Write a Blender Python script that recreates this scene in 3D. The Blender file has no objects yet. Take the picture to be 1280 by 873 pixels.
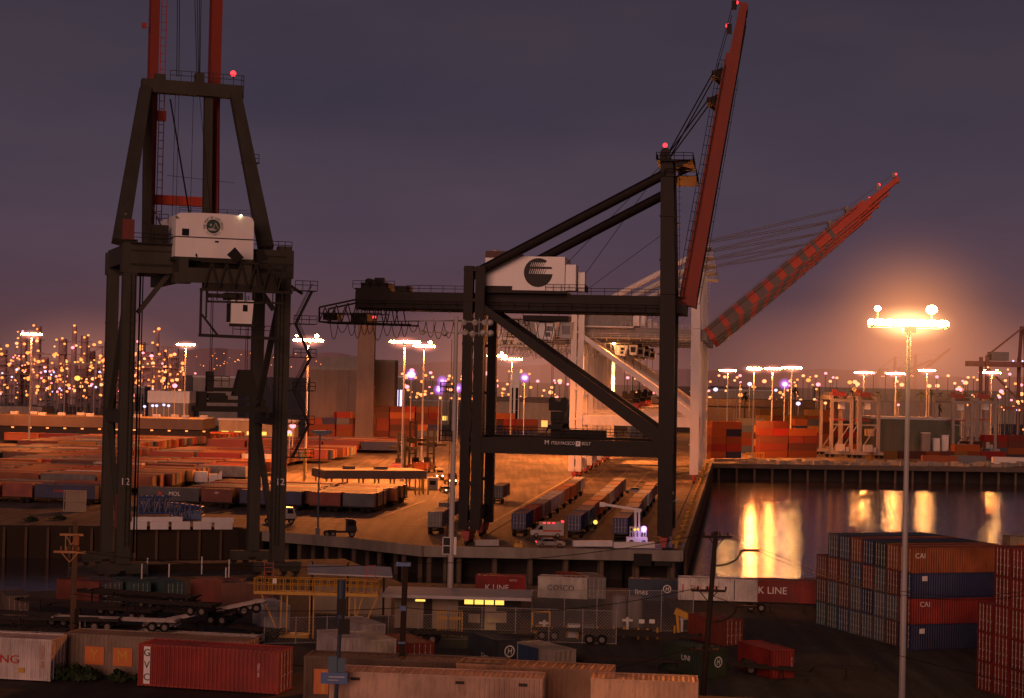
import bpy, bmesh, math, random
from mathutils import Vector, Matrix
random.seed(7)
R = math.radians
scene = bpy.context.scene
col = scene.collection
# ------------------------------------------------------------------ camera model
F, HC, ROLL = 2300.0, 27.0, R(1.3)
PITCH = math.atan(33.5 / F)
def ray(px, py):
    a, b = px - 640.0, py - 436.5
    u = a * math.cos(ROLL) + b * math.sin(ROLL)
    v = a * math.sin(ROLL) - b * math.cos(ROLL)
    return Vector((u, F * math.cos(PITCH) - v * math.sin(PITCH), F * math.sin(PITCH) + v * math.cos(PITCH)))
def G(px, py, z=0.0):
    d = ray(px, py)
    t = (z - HC) / d.z
    return Vector((d.x * t, d.y * t, z))
def P(px, py, Y):
    d = ray(px, py)
    t = Y / d.y
    return Vector((d.x * t, Y, HC + d.z * t))
cam = bpy.data.cameras.new('camera')
cam.sensor_width = 36.0
cam.lens = 36.0 * F / 1280.0
cam.clip_start, cam.clip_end = 1.0, 60000.0
cam_o = bpy.data.objects.new('camera', cam)
col.objects.link(cam_o)
cam_o.matrix_world = Matrix.Translation((0, 0, HC)) @ Matrix.Rotation(R(90) + PITCH, 4, 'X') @ Matrix.Rotation(ROLL, 4, 'Z')
scene.camera = cam_o

# wharf frame: p to the right along the quay normal, q away along the wharf
O = G(850, 690)
far = G(888, 580)
d_ = (far - O).normalized()
WA = math.atan2(d_.x, d_.y)
d_ = Vector((math.sin(WA), math.cos(WA), 0)); a_ = Vector((math.cos(WA), -math.sin(WA), 0))
def W(p, q, z=0.0):
    return O + a_ * p + d_ * q + Vector((0, 0, z))
def invW(v):
    r = v - O
    return r.dot(a_), r.dot(d_)
ROTW = -WA

# ------------------------------------------------------------------ materials
def new_mat(name):
    m = bpy.data.materials.new(name); m.use_nodes = True
    nt = m.node_tree
    return m, nt, nt.nodes['Principled BSDF']
def lin(c):
    return tuple(((x / 255.0) / 12.92 if x / 255.0 < 0.04045 else ((x / 255.0 + 0.055) / 1.055) ** 2.4) for x in c)
def paint(name, c, rough=0.55, var=0.25, scale=1.2, metal=0.0, streak=True, dirt=(0.03, 0.02, 0.012)):
    m, nt, b = new_mat(name)
    N, L = nt.nodes, nt.links
    tc = N.new('ShaderNodeTexCoord')
    mp = N.new('ShaderNodeMapping'); L.new(tc.outputs['Object'], mp.inputs['Vector'])
    mp.inputs['Scale'].default_value = (1, 1, 0.25 if streak else 1)
    n = N.new('ShaderNodeTexNoise'); n.inputs['Scale'].default_value = scale; n.inputs['Detail'].default_value = 6; n.inputs['Roughness'].default_value = 0.65
    L.new(mp.outputs[0], n.inputs['Vector'])
    cr = N.new('ShaderNodeValToRGB'); cr.color_ramp.elements[0].position = 0.38; cr.color_ramp.elements[1].position = 0.72
    L.new(n.outputs['Fac'], cr.inputs['Fac'])
    mx = N.new('ShaderNodeMix'); mx.data_type = 'RGBA'
    mx.inputs['A'].default_value = (*c, 1)
    mx.inputs['B'].default_value = (*[x * (1 - var) + y * var for x, y in zip(c, dirt)], 1)
    L.new(cr.outputs['Color'], mx.inputs['Factor'])
    L.new(mx.outputs['Result'], b.inputs['Base Color'])
    b.inputs['Roughness'].default_value = rough; b.inputs['Metallic'].default_value = metal
    if max(c) < 0.07: b.inputs['Specular IOR Level'].default_value = 0.22
    return m
def emit(name, c, s, sample=True):
    m = bpy.data.materials.new(name); m.use_nodes = True
    nt = m.node_tree; nt.nodes.clear()
    e = nt.nodes.new('ShaderNodeEmission'); e.inputs['Color'].default_value = (*c, 1); e.inputs['Strength'].default_value = s
    o = nt.nodes.new('ShaderNodeOutputMaterial'); nt.links.new(e.outputs[0], o.inputs['Surface'])
    try: m.cycles.emission_sampling = 'FRONT' if sample else 'NONE'
    except Exception: pass
    return m
def object_paint(name, rough=0.55, rust=0.6):
    m, nt, b = new_mat(name)
    N, L = nt.nodes, nt.links
    oi = N.new('ShaderNodeObjectInfo')
    tc = N.new('ShaderNodeTexCoord')
    ad = N.new('ShaderNodeVectorMath'); ad.operation = 'ADD'
    L.new(tc.outputs['Object'], ad.inputs[0])
    cb = N.new('ShaderNodeCombineXYZ'); ml = N.new('ShaderNodeMath'); ml.operation = 'MULTIPLY'; ml.inputs[1].default_value = 60
    L.new(oi.outputs['Random'], ml.inputs[0]); L.new(ml.outputs[0], cb.inputs[0]); L.new(ml.outputs[0], cb.inputs[1])
    L.new(cb.outputs[0], ad.inputs[1])
    mp = N.new('ShaderNodeMapping'); mp.inputs['Scale'].default_value = (1, 1, 0.3); L.new(ad.outputs[0], mp.inputs['Vector'])
    n = N.new('ShaderNodeTexNoise'); n.inputs['Scale'].default_value = 1.5; n.inputs['Detail'].default_value = 7; n.inputs['Roughness'].default_value = 0.7
    L.new(mp.outputs[0], n.inputs['Vector'])
    cr = N.new('ShaderNodeValToRGB'); cr.color_ramp.elements[0].position = 0.5; cr.color_ramp.elements[1].position = 0.75
    L.new(n.outputs['Fac'], cr.inputs['Fac'])
    mf = N.new('ShaderNodeMath'); mf.operation = 'MULTIPLY'; mf.inputs[1].default_value = rust; L.new(cr.outputs['Color'], mf.inputs[0])
    n2 = N.new('ShaderNodeTexNoise'); n2.inputs['Scale'].default_value = 0.35; n2.inputs['Detail'].default_value = 4; L.new(ad.outputs[0], n2.inputs['Vector'])
    fd_ = N.new('ShaderNodeMapRange'); fd_.inputs['From Min'].default_value = 0.3; fd_.inputs['From Max'].default_value = 0.7; fd_.inputs['To Min'].default_value = 0.6; fd_.inputs['To Max'].default_value = 1.25; L.new(n2.outputs['Fac'], fd_.inputs['Value'])
    tn = N.new('ShaderNodeMix'); tn.data_type = 'RGBA'; tn.blend_type = 'MULTIPLY'; tn.inputs['Factor'].default_value = 1.0
    L.new(oi.outputs['Color'], tn.inputs['A']); L.new(fd_.outputs[0], tn.inputs['B'])
    mp3 = N.new('ShaderNodeMapping'); mp3.inputs['Scale'].default_value = (5, 5, 0.12); L.new(ad.outputs[0], mp3.inputs['Vector'])
    n3 = N.new('ShaderNodeTexNoise'); n3.inputs['Scale'].default_value = 1.0; n3.inputs['Detail'].default_value = 3; L.new(mp3.outputs[0], n3.inputs['Vector'])
    s3 = N.new('ShaderNodeMapRange'); s3.inputs['From Min'].default_value = 0.58; s3.inputs['From Max'].default_value = 0.8; s3.inputs['To Max'].default_value = rust * .6; L.new(n3.outputs['Fac'], s3.inputs['Value'])
    mxx = N.new('ShaderNodeMath'); mxx.operation = 'MAXIMUM'; L.new(s3.outputs[0], mxx.inputs[0]); L.new(mf.outputs[0], mxx.inputs[1])
    mx = N.new('ShaderNodeMix'); mx.data_type = 'RGBA'
    L.new(tn.outputs['Result'], mx.inputs['A']); mx.inputs['B'].default_value = (0.06, 0.03, 0.018, 1)
    L.new(mxx.outputs[0], mx.inputs['Factor']); L.new(mx.outputs['Result'], b.inputs['Base Color'])
    if rust > .2:
        wv = N.new('ShaderNodeTexWave'); wv.wave_type = 'BANDS'; wv.bands_direction = 'X'; wv.inputs['Scale'].default_value = 1.1; L.new(tc.outputs['Object'], wv.inputs['Vector'])
        bp = N.new('ShaderNodeBump'); bp.inputs['Strength'].default_value = 0.5; bp.inputs['Distance'].default_value = 0.05; L.new(wv.outputs['Fac'], bp.inputs['Height']); L.new(bp.outputs[0], b.inputs['Normal'])
    b.inputs['Roughness'].default_value = rough
    return m

M = {}
M['black'] = paint('black_steel_paint', (0.011, 0.008, 0.007), 0.55, 0.3, 0.6)
M['olive'] = paint('olive_grey_steel_paint', (0.056, 0.054, 0.044), 0.65, 0.5, 0.5)
M['olive_dark'] = paint('dark_olive_steel', (0.028, 0.026, 0.022), 0.65, 0.4, 0.8)
M['red_boom'] = paint('red_boom_paint', (0.55, 0.055, 0.018), 0.6, 0.3, 0.5)
M['orange_boom'] = paint('faded_orange_boom_paint', (0.24, 0.024, 0.008), 0.65, 0.35, 0.5)
M['white'] = paint('white_steel_paint', (0.72, 0.70, 0.69), 0.5, 0.18, 0.6)
M['white_house'] = paint('white_cladding', (0.86, 0.84, 0.83), 0.45, 0.08, 0.5)
M['grey_steel'] = paint('grey_steel', (0.22, 0.21, 0.2), 0.5, 0.3, 1.0)
M['galv'] = paint('galvanised_steel', (0.36, 0.34, 0.33), 0.45, 0.3, 0.7, 0.0)
M['lightcol'] = paint('pale_pole_paint', (0.45, 0.42, 0.4), 0.5, 0.25, 0.7)
M['dark'] = paint('dark_steel', (0.012, 0.011, 0.01), 0.6, 0.3, 1.0)
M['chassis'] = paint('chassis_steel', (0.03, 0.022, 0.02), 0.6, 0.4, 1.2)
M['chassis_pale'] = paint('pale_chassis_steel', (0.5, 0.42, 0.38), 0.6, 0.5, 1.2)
M['tyre'] = paint('tyre_rubber', (0.012, 0.011, 0.011), 0.85, 0.2, 3)
M['rim'] = paint('wheel_rim', (0.2, 0.17, 0.15), 0.5, 0.3, 3)
M['glass'] = paint('dark_glass', (0.015, 0.015, 0.018), 0.08, 0.0, 1)
M['timber'] = paint('weathered_timber', (0.10, 0.06, 0.035), 0.85, 0.6, 1.5)
M['timber_dark'] = paint('creosoted_timber', (0.03, 0.02, 0.014), 0.85, 0.5, 1.5)
M['yellow'] = paint('yellow_paint', (0.62, 0.33, 0.03), 0.5, 0.3, 1.5)
M['blue'] = paint('blue_lattice_paint', (0.03, 0.07, 0.20), 0.5, 0.3, 1.5)
M['sign_blue'] = paint('blue_sign_paint', (0.04, 0.12, 0.32), 0.4, 0.2, 2)
M['bogie_red'] = paint('red_bogie_paint', (0.35, 0.03, 0.02), 0.5, 0.3, 1.5)
M['letter_white'] = paint('white_lettering', (0.8, 0.78, 0.76), 0.5, 0.15, 3)
M['letter_red'] = paint('red_lettering', (0.5, 0.015, 0.01), 0.5, 0.15, 3)
M['letter_black'] = paint('black_lettering', (0.015, 0.013, 0.013), 0.5, 0.1, 3)
M['letter_blue'] = paint('navy_lettering', (0.02, 0.03, 0.09), 0.5, 0.1, 3)
M['letter_orange'] = paint('orange_lettering', (0.6, 0.16, 0.02), 0.5, 0.2, 3)
M['green'] = paint('seal_green_paint', (0.02, 0.07, 0.05), 0.5, 0.15, 3)
M['rod'] = paint('door_rod_steel', (0.5, 0.47, 0.44), 0.45, 0.35, 3)
M['container'] = object_paint('container_paint')
M['carpaint'] = object_paint('car_paint', 0.25, 0.05)
M['leaf'] = paint('leaf_green', (0.02, 0.04, 0.014), 0.7, 0.5, 2)
M['bark'] = paint('palm_bark', (0.06, 0.04, 0.025), 0.9, 0.4, 2)
M['concrete'] = paint('wharf_concrete', (0.30, 0.27, 0.23), 0.85, 0.5, 0.35)
M['pile'] = paint('pile_concrete', (0.16, 0.12, 0.09), 0.9, 0.6, 0.6)
M['roofing'] = paint('pale_roofing', (0.5, 0.48, 0.5), 0.6, 0.3, 0.4, streak=False)
M['fascia'] = paint('brown_fascia', (0.12, 0.09, 0.075), 0.7, 0.3, 0.4)
M['wall_beige'] = paint('beige_wall', (0.36, 0.29, 0.22), 0.8, 0.35, 0.4)
M['wall_grey'] = paint('grey_wall', (0.25, 0.23, 0.22), 0.8, 0.35, 0.3)
M['wall_green'] = paint('green_grey_cladding', (0.11, 0.12, 0.09), 0.7, 0.3, 0.3)
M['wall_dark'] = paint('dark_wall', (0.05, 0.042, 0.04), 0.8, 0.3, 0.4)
M['silo'] = paint('silo_concrete', (0.21, 0.155, 0.13), 0.85, 0.4, 0.15)
M['hazed_tower_steel'] = paint('hazed_refinery_steel', (0.46, 0.32, 0.34), 0.9, 0.25, 0.3)  # pale pinkish tone paints the fade of distance into the steel
M['canopy_roof'] = paint('canopy_roofing', (.17, .13, .10), .7, .4, .5, streak=False)
M['band_grey'] = paint('band_grey_paint', (.12, .085, .075), .55, .3, .6)
M['gantry'] = paint('weathered_gantry_paint', (.34, .29, .27), .6, .4, .5)
M['boom_far'] = paint('distant_red_steel', (0.26, 0.10, 0.08), 0.6, 0.2, 0.2)

SOD = (1.0, 0.235, 0.042)
M['lamp_sodium'] = emit('sodium_lamp_glass', (1.0, 0.44, 0.13), 230.0)
M['lamp_near'] = emit('bright_sodium_lamp_glass', (1.0, 0.48, 0.13), 140.0)
M['lamp_far'] = emit('distant_sodium_lamp_glass', (1.0, 0.30, 0.11), 2.8, False)
M['lamp_plant'] = emit('plant_work_light_glass', (1.0, 0.26, 0.06), 2.5, False)
M['lamp_pink'] = emit('pink_lamp_glass', (1.0, 0.22, 0.26), 3.2, False)
M['lamp_violet'] = emit('violet_lamp_glass', (0.62, 0.25, 1.0), 4.0, False)
M['lamp_white'] = emit('cool_white_lamp_glass', (0.62, 0.55, 1.0), 2.2, False)
M['lamp_red'] = emit('red_beacon_glass', (1.0, 0.03, 0.04), 3.5, False)
M['lamp_window'] = emit('lit_window_glass', (1.0, 0.58, 0.10), 1.6, False)
M['lamp_head'] = emit('vehicle_headlight_glass', (1.0, 0.75, 0.4), 8.0, False)

# ------------------------------------------------------------------ mesh builder
class MB:
    def __init__(s): s.v, s.f = [], []
    def add(s, vs, fs):
        o = len(s.v); s.v += [tuple(x) for x in vs]; s.f += [tuple(i + o for i in f) for f in fs]
        return s
    def box(s, c, d, rz=0.0):
        x, y, z = d[0] / 2, d[1] / 2, d[2] / 2
        ca, sa = math.cos(rz), math.sin(rz)
        vs = [(c[0] + i * x * ca - j * y * sa, c[1] + i * x * sa + j * y * ca, c[2] + k * z) for k in (-1, 1) for i, j in ((-1, -1), (1, -1), (1, 1), (-1, 1))]
        return s.add(vs, [(3, 2, 1, 0), (4, 5, 6, 7), (0, 1, 5, 4), (1, 2, 6, 5), (2, 3, 7, 6), (3, 0, 4, 7)])
    def beam(s, p, q, w, h, w2=None, h2=None, up=(0, 0, 1)):
        p, q = Vector(p), Vector(q); t = (q - p).normalized(); up = Vector(up)
        if abs(t.dot(up)) > 0.98: up = Vector((1, 0, 0))
        x = t.cross(up).normalized(); y = x.cross(t).normalized()
        w2 = w if w2 is None else w2; h2 = h if h2 is None else h2
        vs = [p - x * w / 2 - y * h / 2, p + x * w / 2 - y * h / 2, p + x * w / 2 + y * h / 2, p - x * w / 2 + y * h / 2,
              q - x * w2 / 2 - y * h2 / 2, q + x * w2 / 2 - y * h2 / 2, q + x * w2 / 2 + y * h2 / 2, q - x * w2 / 2 + y * h2 / 2]
        return s.add(vs, [(3, 2, 1, 0), (4, 5, 6, 7), (0, 1, 5, 4), (1, 2, 6, 5), (2, 3, 7, 6), (3, 0, 4, 7)])
    def tube(s, p, q, r, n=8, r2=None):
        p, q = Vector(p), Vector(q); t = (q - p)
        if t.length < 1e-6: return s
        t.normalize(); up = Vector((0, 0, 1)) if abs(t.z) < 0.9 else Vector((1, 0, 0))
        x = t.cross(up).normalized(); y = x.cross(t); r2 = r if r2 is None else r2
        vs = [p + (x * math.cos(2 * math.pi * i / n) + y * math.sin(2 * math.pi * i / n)) * r for i in range(n)]
        vs += [q + (x * math.cos(2 * math.pi * i / n) + y * math.sin(2 * math.pi * i / n)) * r2 for i in range(n)]
        fs = [(i, (i + 1) % n, n + (i + 1) % n, n + i) for i in range(n)] + [tuple(range(n - 1, -1, -1)), tuple(range(n, 2 * n))]
        return s.add(vs, fs)
    def path(s, pts, r, n=5):
        for a, b in zip(pts, pts[1:]): s.tube(a, b, r, n)
        return s
    def sag(s, p, q, dip, r, k=10, n=4):
        p, q = Vector(p), Vector(q)
        return s.path([p.lerp(q, i / k) - Vector((0, 0, dip * 4 * (i / k) * (1 - i / k))) for i in range(k + 1)], r, n)
    def prism(s, poly, axis, lo, hi):
        n = len(poly)
        def pt(u, v, w):
            return (w, u, v) if axis == 'x' else (u, w, v) if axis == 'y' else (u, v, w)
        vs = [pt(u, v, lo) for u, v in poly] + [pt(u, v, hi) for u, v in poly]
        fs = [(i, (i + 1) % n, n + (i + 1) % n, n + i) for i in range(n)] + [tuple(range(n - 1, -1, -1)), tuple(range(n, 2 * n))]
        return s.add(vs, fs)
    def ball(s, c, r, n=8, m=6, sq=1.0):
        vs, fs = [(c[0], c[1], c[2] + r * sq)], []
        for j in range(1, m):
            ph = math.pi * j / m
            vs += [(c[0] + r * math.sin(ph) * math.cos(2 * math.pi * i / n), c[1] + r * math.sin(ph) * math.sin(2 * math.pi * i / n), c[2] + r * sq * math.cos(ph)) for i in range(n)]
        vs.append((c[0], c[1], c[2] - r * sq))
        fs += [(0, 1 + i, 1 + (i + 1) % n) for i in range(n)]
        for j in range(m - 2):
            a, b = 1 + j * n, 1 + (j + 1) * n
            fs += [(a + i, b + i, b + (i + 1) % n, a + (i + 1) % n) for i in range(n)]
        e = len(vs) - 1; a = 1 + (m - 2) * n
        fs += [(e, a + (i + 1) % n, a + i) for i in range(n)]
        return s.add(vs, fs)
    def rail(s, pts, h=1.1, step=2.0, r=0.045, close=False):
        pts = [Vector(p) for p in pts]
        if close: pts = pts + [pts[0]]
        for a, b in zip(pts, pts[1:]):
            L = (b - a).length; k = max(1, int(round(L / step)))
            for hh in (h, h * 0.55): s.tube(a + Vector((0, 0, hh)), b + Vector((0, 0, hh)), r, 4)
            for i in range(k + 1):
                p = a.lerp(b, i / k); s.tube(p, p + Vector((0, 0, h)), r, 4)
        return s
    def stairs(s, p, q, w=0.8, n=None, side=(0, 1, 0)):
        p, q = Vector(p), Vector(q); sd = Vector(side).normalized() * w / 2
        n = n or max(3, int(abs(q.z - p.z) / 0.35))
        for sg in (-1, 1):
            s.beam(p + sd * sg, q + sd * sg, 0.06, 0.22)
            s.tube(p + sd * sg + Vector((0, 0, 1)), q + sd * sg + Vector((0, 0, 1)), 0.04, 4)
        for i in range(n):
            c = p.lerp(q, (i + .5) / n); s.beam(c - sd, c + sd, 0.24, 0.05)
        return s
    def mesh(s, name):
        me = bpy.data.meshes.new(name); me.from_pydata(s.v, [], s.f)
        bm = bmesh.new(); bm.from_mesh(me); bmesh.ops.recalc_face_normals(bm, faces=bm.faces); bm.to_mesh(me); bm.free()
        return me
    def build(s, name, mat, parent=None, label=None, smooth=False):
        me = s.mesh(name); me.materials.append(mat)
        if smooth:
            for p in me.polygons: p.use_smooth = True
        o = bpy.data.objects.new(name, me); col.objects.link(o)
        if parent is not None: o.parent = parent
        if label: o['label'] = label
        return o
def tag(o, label, cat=None, group=None, kind=None):
    if label: o['label'] = label
    if cat: o['category'] = cat
    if group: o['group'] = group
    if kind: o['kind'] = kind
    return o
def thing(name, label, cat, loc=(0, 0, 0), rz=0.0, group=None):
    o = bpy.data.objects.new(name, None); col.objects.link(o)
    o.location = loc; o.rotation_euler = (0, 0, rz); o.empty_display_size = 0.5
    return tag(o, label, cat, group)
def struct(mb, name, mat):
    return tag(mb.build(name, mat), None, kind='structure')
KIDS = {}
def copy_tree(o, parent=None):
    c = o.copy(); col.objects.link(c)
    if parent is not None: c.parent = parent
    for ch in o.children: copy_tree(ch, c)
    return c
def recolor(o, c):
    o.color = (*c, 1)
    for ch in o.children: recolor(ch, c)
_tx = {}
def text_mesh(body, size, squeeze=1.0, extrude=0.008, align='CENTER'):
    key = (body, size, squeeze, align)
    if key not in _tx:
        cu = bpy.data.curves.new('lettering', 'FONT'); cu.body = body; cu.size = size; cu.extrude = extrude
        cu.align_x = align; cu.align_y = 'CENTER'; cu.resolution_u = 3
        o = bpy.data.objects.new('lettering', cu); col.objects.link(o)
        dg = bpy.context.evaluated_depsgraph_get(); dg.update()
        me = bpy.data.meshes.new_from_object(o.evaluated_get(dg))
        bpy.data.objects.remove(o); bpy.data.curves.remove(cu)
        for v in me.vertices: v.co.x *= squeeze
        _tx[key] = me
    return _tx[key]
def text(body, size, mat, parent, loc, x_dir, z_dir=(0, 0, 1), squeeze=1.0, name='lettering', align='CENTER', bold=0):
    me = text_mesh(body, size, squeeze, align=align).copy(); me.materials.clear(); me.materials.append(mat)
    o = bpy.data.objects.new(name, me); col.objects.link(o); o.parent = parent
    x = Vector(x_dir).normalized(); y = Vector(z_dir).normalized(); z = x.cross(y)
    o.matrix_local = Matrix.Translation(loc) @ Matrix((x, y, z)).transposed().to_4x4()
    return o
TIER = ['lowest', 'second', 'third', 'fourth', 'fifth', 'sixth', 'seventh']
ORD = ['first', 'second', 'third', 'fourth', 'fifth', 'sixth', 'seventh', 'eighth', 'ninth', 'tenth', 'eleventh', 'twelfth', 'thirteenth', 'fourteenth', 'fifteenth', 'sixteenth', 'seventeenth', 'eighteenth', 'nineteenth', 'twentieth'] + ['%dth' % i for i in range(21, 60)]
# ------------------------------------------------------------------ world and light
w = bpy.data.worlds.new('World'); scene.world = w; w.use_nodes = True
nt = w.node_tree; nt.nodes.clear(); N, L = nt.nodes, nt.links
out = N.new('ShaderNodeOutputWorld'); bg = N.new('ShaderNodeBackground'); L.new(bg.outputs[0], out.inputs['Surface'])
tc = N.new('ShaderNodeTexCoord'); sep = N.new('ShaderNodeSeparateXYZ'); L.new(tc.outputs['Generated'], sep.inputs[0])
ramp = N.new('ShaderNodeValToRGB'); L.new(sep.outputs['Z'], ramp.inputs['Fac'])
els = ramp.color_ramp.elements
stops = [(0.0, (100, 68, 68)), (0.025, (94, 66, 71)), (0.06, (82, 65, 78)), (0.10, (73, 62, 76)), (0.15, (66, 58, 71)), (0.22, (60, 53, 65)), (0.32, (48, 41, 50)), (0.6, (40, 34, 42)), (1.0, (36, 31, 40))]
els[0].position, els[0].color = stops[0][0], (*lin(stops[0][1]), 1)
els[1].position, els[1].color = stops[-1][0], (*lin(stops[-1][1]), 1)
for p_, c_ in stops[1:-1]:
    e = els.new(p_); e.color = (*lin(c_), 1)
# broad cloud mottling
mp = N.new('ShaderNodeMapping'); mp.inputs['Scale'].default_value = (1.5, 1.5, 5.0); L.new(tc.outputs['Generated'], mp.inputs['Vector'])
nz = N.new('ShaderNodeTexNoise'); nz.inputs['Scale'].default_value = 2.6; nz.inputs['Detail'].default_value = 5; nz.inputs['Roughness'].default_value = 0.55
L.new(mp.outputs[0], nz.inputs['Vector'])
cr = N.new('ShaderNodeValToRGB'); cr.color_ramp.elements[0].position = 0.3; cr.color_ramp.elements[1].position = 0.75
cr.color_ramp.elements[0].color = (0.78, 0.80, 0.87, 1); cr.color_ramp.elements[1].color = (1.18, 1.10, 1.05, 1)
L.new(nz.outputs['Fac'], cr.inputs['Fac'])
mu = N.new('ShaderNodeMix'); mu.data_type = 'RGBA'; mu.blend_type = 'MULTIPLY'; mu.inputs['Factor'].default_value = 1.0
L.new(ramp.outputs['Color'], mu.inputs['A']); L.new(cr.outputs['Color'], mu.inputs['B'])
# city light on the haze low in the sky, strongest to the right of the harbour
gx = N.new('ShaderNodeMapRange'); gx.inputs['From Min'].default_value = -0.05; gx.inputs['From Max'].default_value = 0.26; L.new(sep.outputs['X'], gx.inputs['Value'])
gz = N.new('ShaderNodeMapRange'); gz.inputs['From Min'].default_value = 0.13; gz.inputs['From Max'].default_value = 0.0; L.new(sep.outputs['Z'], gz.inputs['Value'])
g2 = N.new('ShaderNodeMath'); g2.operation = 'POWER'; g2.inputs[1].default_value = 2.2; L.new(gz.outputs[0], g2.inputs[0])
gg = N.new('ShaderNodeMath'); gg.operation = 'MULTIPLY'; L.new(gx.outputs[0], gg.inputs[0]); L.new(g2.outputs[0], gg.inputs[1])
ga = N.new('ShaderNodeMix'); ga.data_type = 'RGBA'; ga.blend_type = 'ADD'; L.new(gg.outputs[0], ga.inputs['Factor'])
L.new(mu.outputs['Result'], ga.inputs['A']); ga.inputs['B'].default_value = (0.075, 0.022, 0.0, 1)
sky = N.new('ShaderNodeTexSky'); sky.sky_type = 'NISHITA'; sky.sun_disc = False; sky.sun_elevation = R(-3.0); sky.sun_rotation = R(200)
sa = N.new('ShaderNodeMix'); sa.data_type = 'RGBA'; sa.blend_type = 'ADD'; sa.inputs['Factor'].default_value = 0.02
L.new(ga.outputs['Result'], sa.inputs['A']); L.new(sky.outputs[0], sa.inputs['B'])
L.new(sa.outputs['Result'], bg.inputs['Color']); bg.inputs['Strength'].default_value = 1.0

sun = bpy.data.lights.new('afterglow', 'SUN'); sun.energy = 1.12; sun.angle = R(30); sun.color = (1.0, 0.47, 0.34)
so = bpy.data.objects.new('afterglow', sun); col.objects.link(so)
# low afterglow in the west, behind the photographer
sdir = Vector((0.22, 1.0, -0.20)).normalized()
so.rotation_euler = sdir.to_track_quat('-Z', 'Y').to_euler()
scene.view_settings.view_transform = 'Standard'; scene.view_settings.look = 'None'; scene.view_settings.exposure = 0; scene.view_settings.gamma = 1
scene.cycles.max_bounces = 5; scene.cycles.diffuse_bounces = 2; scene.cycles.glossy_bounces = 3; scene.cycles.volume_bounces = 0
scene.cycles.sample_clamp_indirect = 6.0
scene.cycles.use_denoising = True
scene.cycles.use_light_tree = True
def lamp(loc, energy, color=SOD, cone=158, radius=0.8, parent=None, aim=(0, 0, -1), blend=0.5):
    l = bpy.data.lights.new('lamp_light', 'SPOT'); l.energy = energy; l.color = color; l.spot_size = R(cone); l.spot_blend = blend; l.shadow_soft_size = radius
    o = bpy.data.objects.new('lamp_light', l); col.objects.link(o); o.location = loc
    o.rotation_euler = Vector(aim).normalized().to_track_quat('-Z', 'Y').to_euler()
    if parent: o.parent = parent
    return o

# ------------------------------------------------------------------ setting
def ground_mat(name, c1, c2, scale=0.06, rough=0.8, cracks=True, wet=0.0):
    m, nt, b = new_mat(name); N, L = nt.nodes, nt.links
    tc = N.new('ShaderNodeTexCoord')
    n = N.new('ShaderNodeTexNoise'); n.inputs['Scale'].default_value = scale; n.inputs['Detail'].default_value = 9; n.inputs['Roughness'].default_value = 0.62
    mp = N.new('ShaderNodeMapping'); mp.inputs['Rotation'].default_value = (0, 0, WA); mp.inputs['Scale'].default_value = (1.6, 0.5, 1)
    L.new(tc.outputs['Object'], mp.inputs['Vector']); L.new(mp.outputs[0], n.inputs['Vector'])
    cr = N.new('ShaderNodeValToRGB'); cr.color_ramp.elements[0].position = 0.33; cr.color_ramp.elements[1].position = 0.68
    cr.color_ramp.elements[0].color = (*c1, 1); cr.color_ramp.elements[1].color = (*c2, 1)
    L.new(n.outputs['Fac'], cr.inputs['Fac'])
    n2 = N.new('ShaderNodeTexNoise'); n2.inputs['Scale'].default_value = 0.9; n2.inputs['Detail'].default_value = 8
    L.new(mp.outputs[0], n2.inputs['Vector'])
    mr = N.new('ShaderNodeMapRange'); mr.inputs['From Min'].default_value = 0.3; mr.inputs['From Max'].default_value = 0.7; mr.inputs['To Min'].default_value = 0.72; mr.inputs['To Max'].default_value = 1.15
    L.new(n2.outputs['Fac'], mr.inputs['Value'])
    mx = N.new('ShaderNodeMix'); mx.data_type = 'RGBA'; mx.blend_type = 'MULTIPLY'; mx.inputs['Factor'].default_value = 1
    L.new(cr.outputs['Color'], mx.inputs['A']); L.new(mr.outputs[0], mx.inputs['B'])
    mp4 = N.new('ShaderNodeMapping'); mp4.inputs['Rotation'].default_value = (0, 0, WA); mp4.inputs['Scale'].default_value = (0.7, 0.018, 1); L.new(tc.outputs['Object'], mp4.inputs['Vector'])
    n4 = N.new('ShaderNodeTexNoise'); n4.inputs['Scale'].default_value = 1.0; n4.inputs['Detail'].default_value = 5; L.new(mp4.outputs[0], n4.inputs['Vector'])
    r4 = N.new('ShaderNodeMapRange'); r4.inputs['From Min'].default_value = 0.36; r4.inputs['From Max'].default_value = 0.6; r4.inputs['To Min'].default_value = 0.55; r4.inputs['To Max'].default_value = 1.1; L.new(n4.outputs['Fac'], r4.inputs['Value'])
    m4 = N.new('ShaderNodeMix'); m4.data_type = 'RGBA'; m4.blend_type = 'MULTIPLY'; m4.inputs['Factor'].default_value = 1; L.new(mx.outputs['Result'], m4.inputs['A']); L.new(r4.outputs[0], m4.inputs['B'])
    L.new(m4.outputs['Result'], b.inputs['Base Color'])
    b.inputs['Roughness'].default_value = rough
    bp = N.new('ShaderNodeBump'); bp.inputs['Strength'].default_value = 0.25; bp.inputs['Distance'].default_value = 0.03
    L.new(n2.outputs['Fac'], bp.inputs['Height']); L.new(bp.outputs[0], b.inputs['Normal'])
    return m
M['deck'] = ground_mat('terminal_asphalt', (0.055, 0.044, 0.034), (0.20, 0.16, 0.125), 0.09)
M['yard'] = ground_mat('yard_asphalt', (0.035, 0.03, 0.027), (0.075, 0.062, 0.054), 0.08)
M['bank'] = ground_mat('embankment_soil', (0.02, 0.015, 0.012), (0.05, 0.037, 0.028), 0.3, 0.95)
WZ = -5.5
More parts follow.
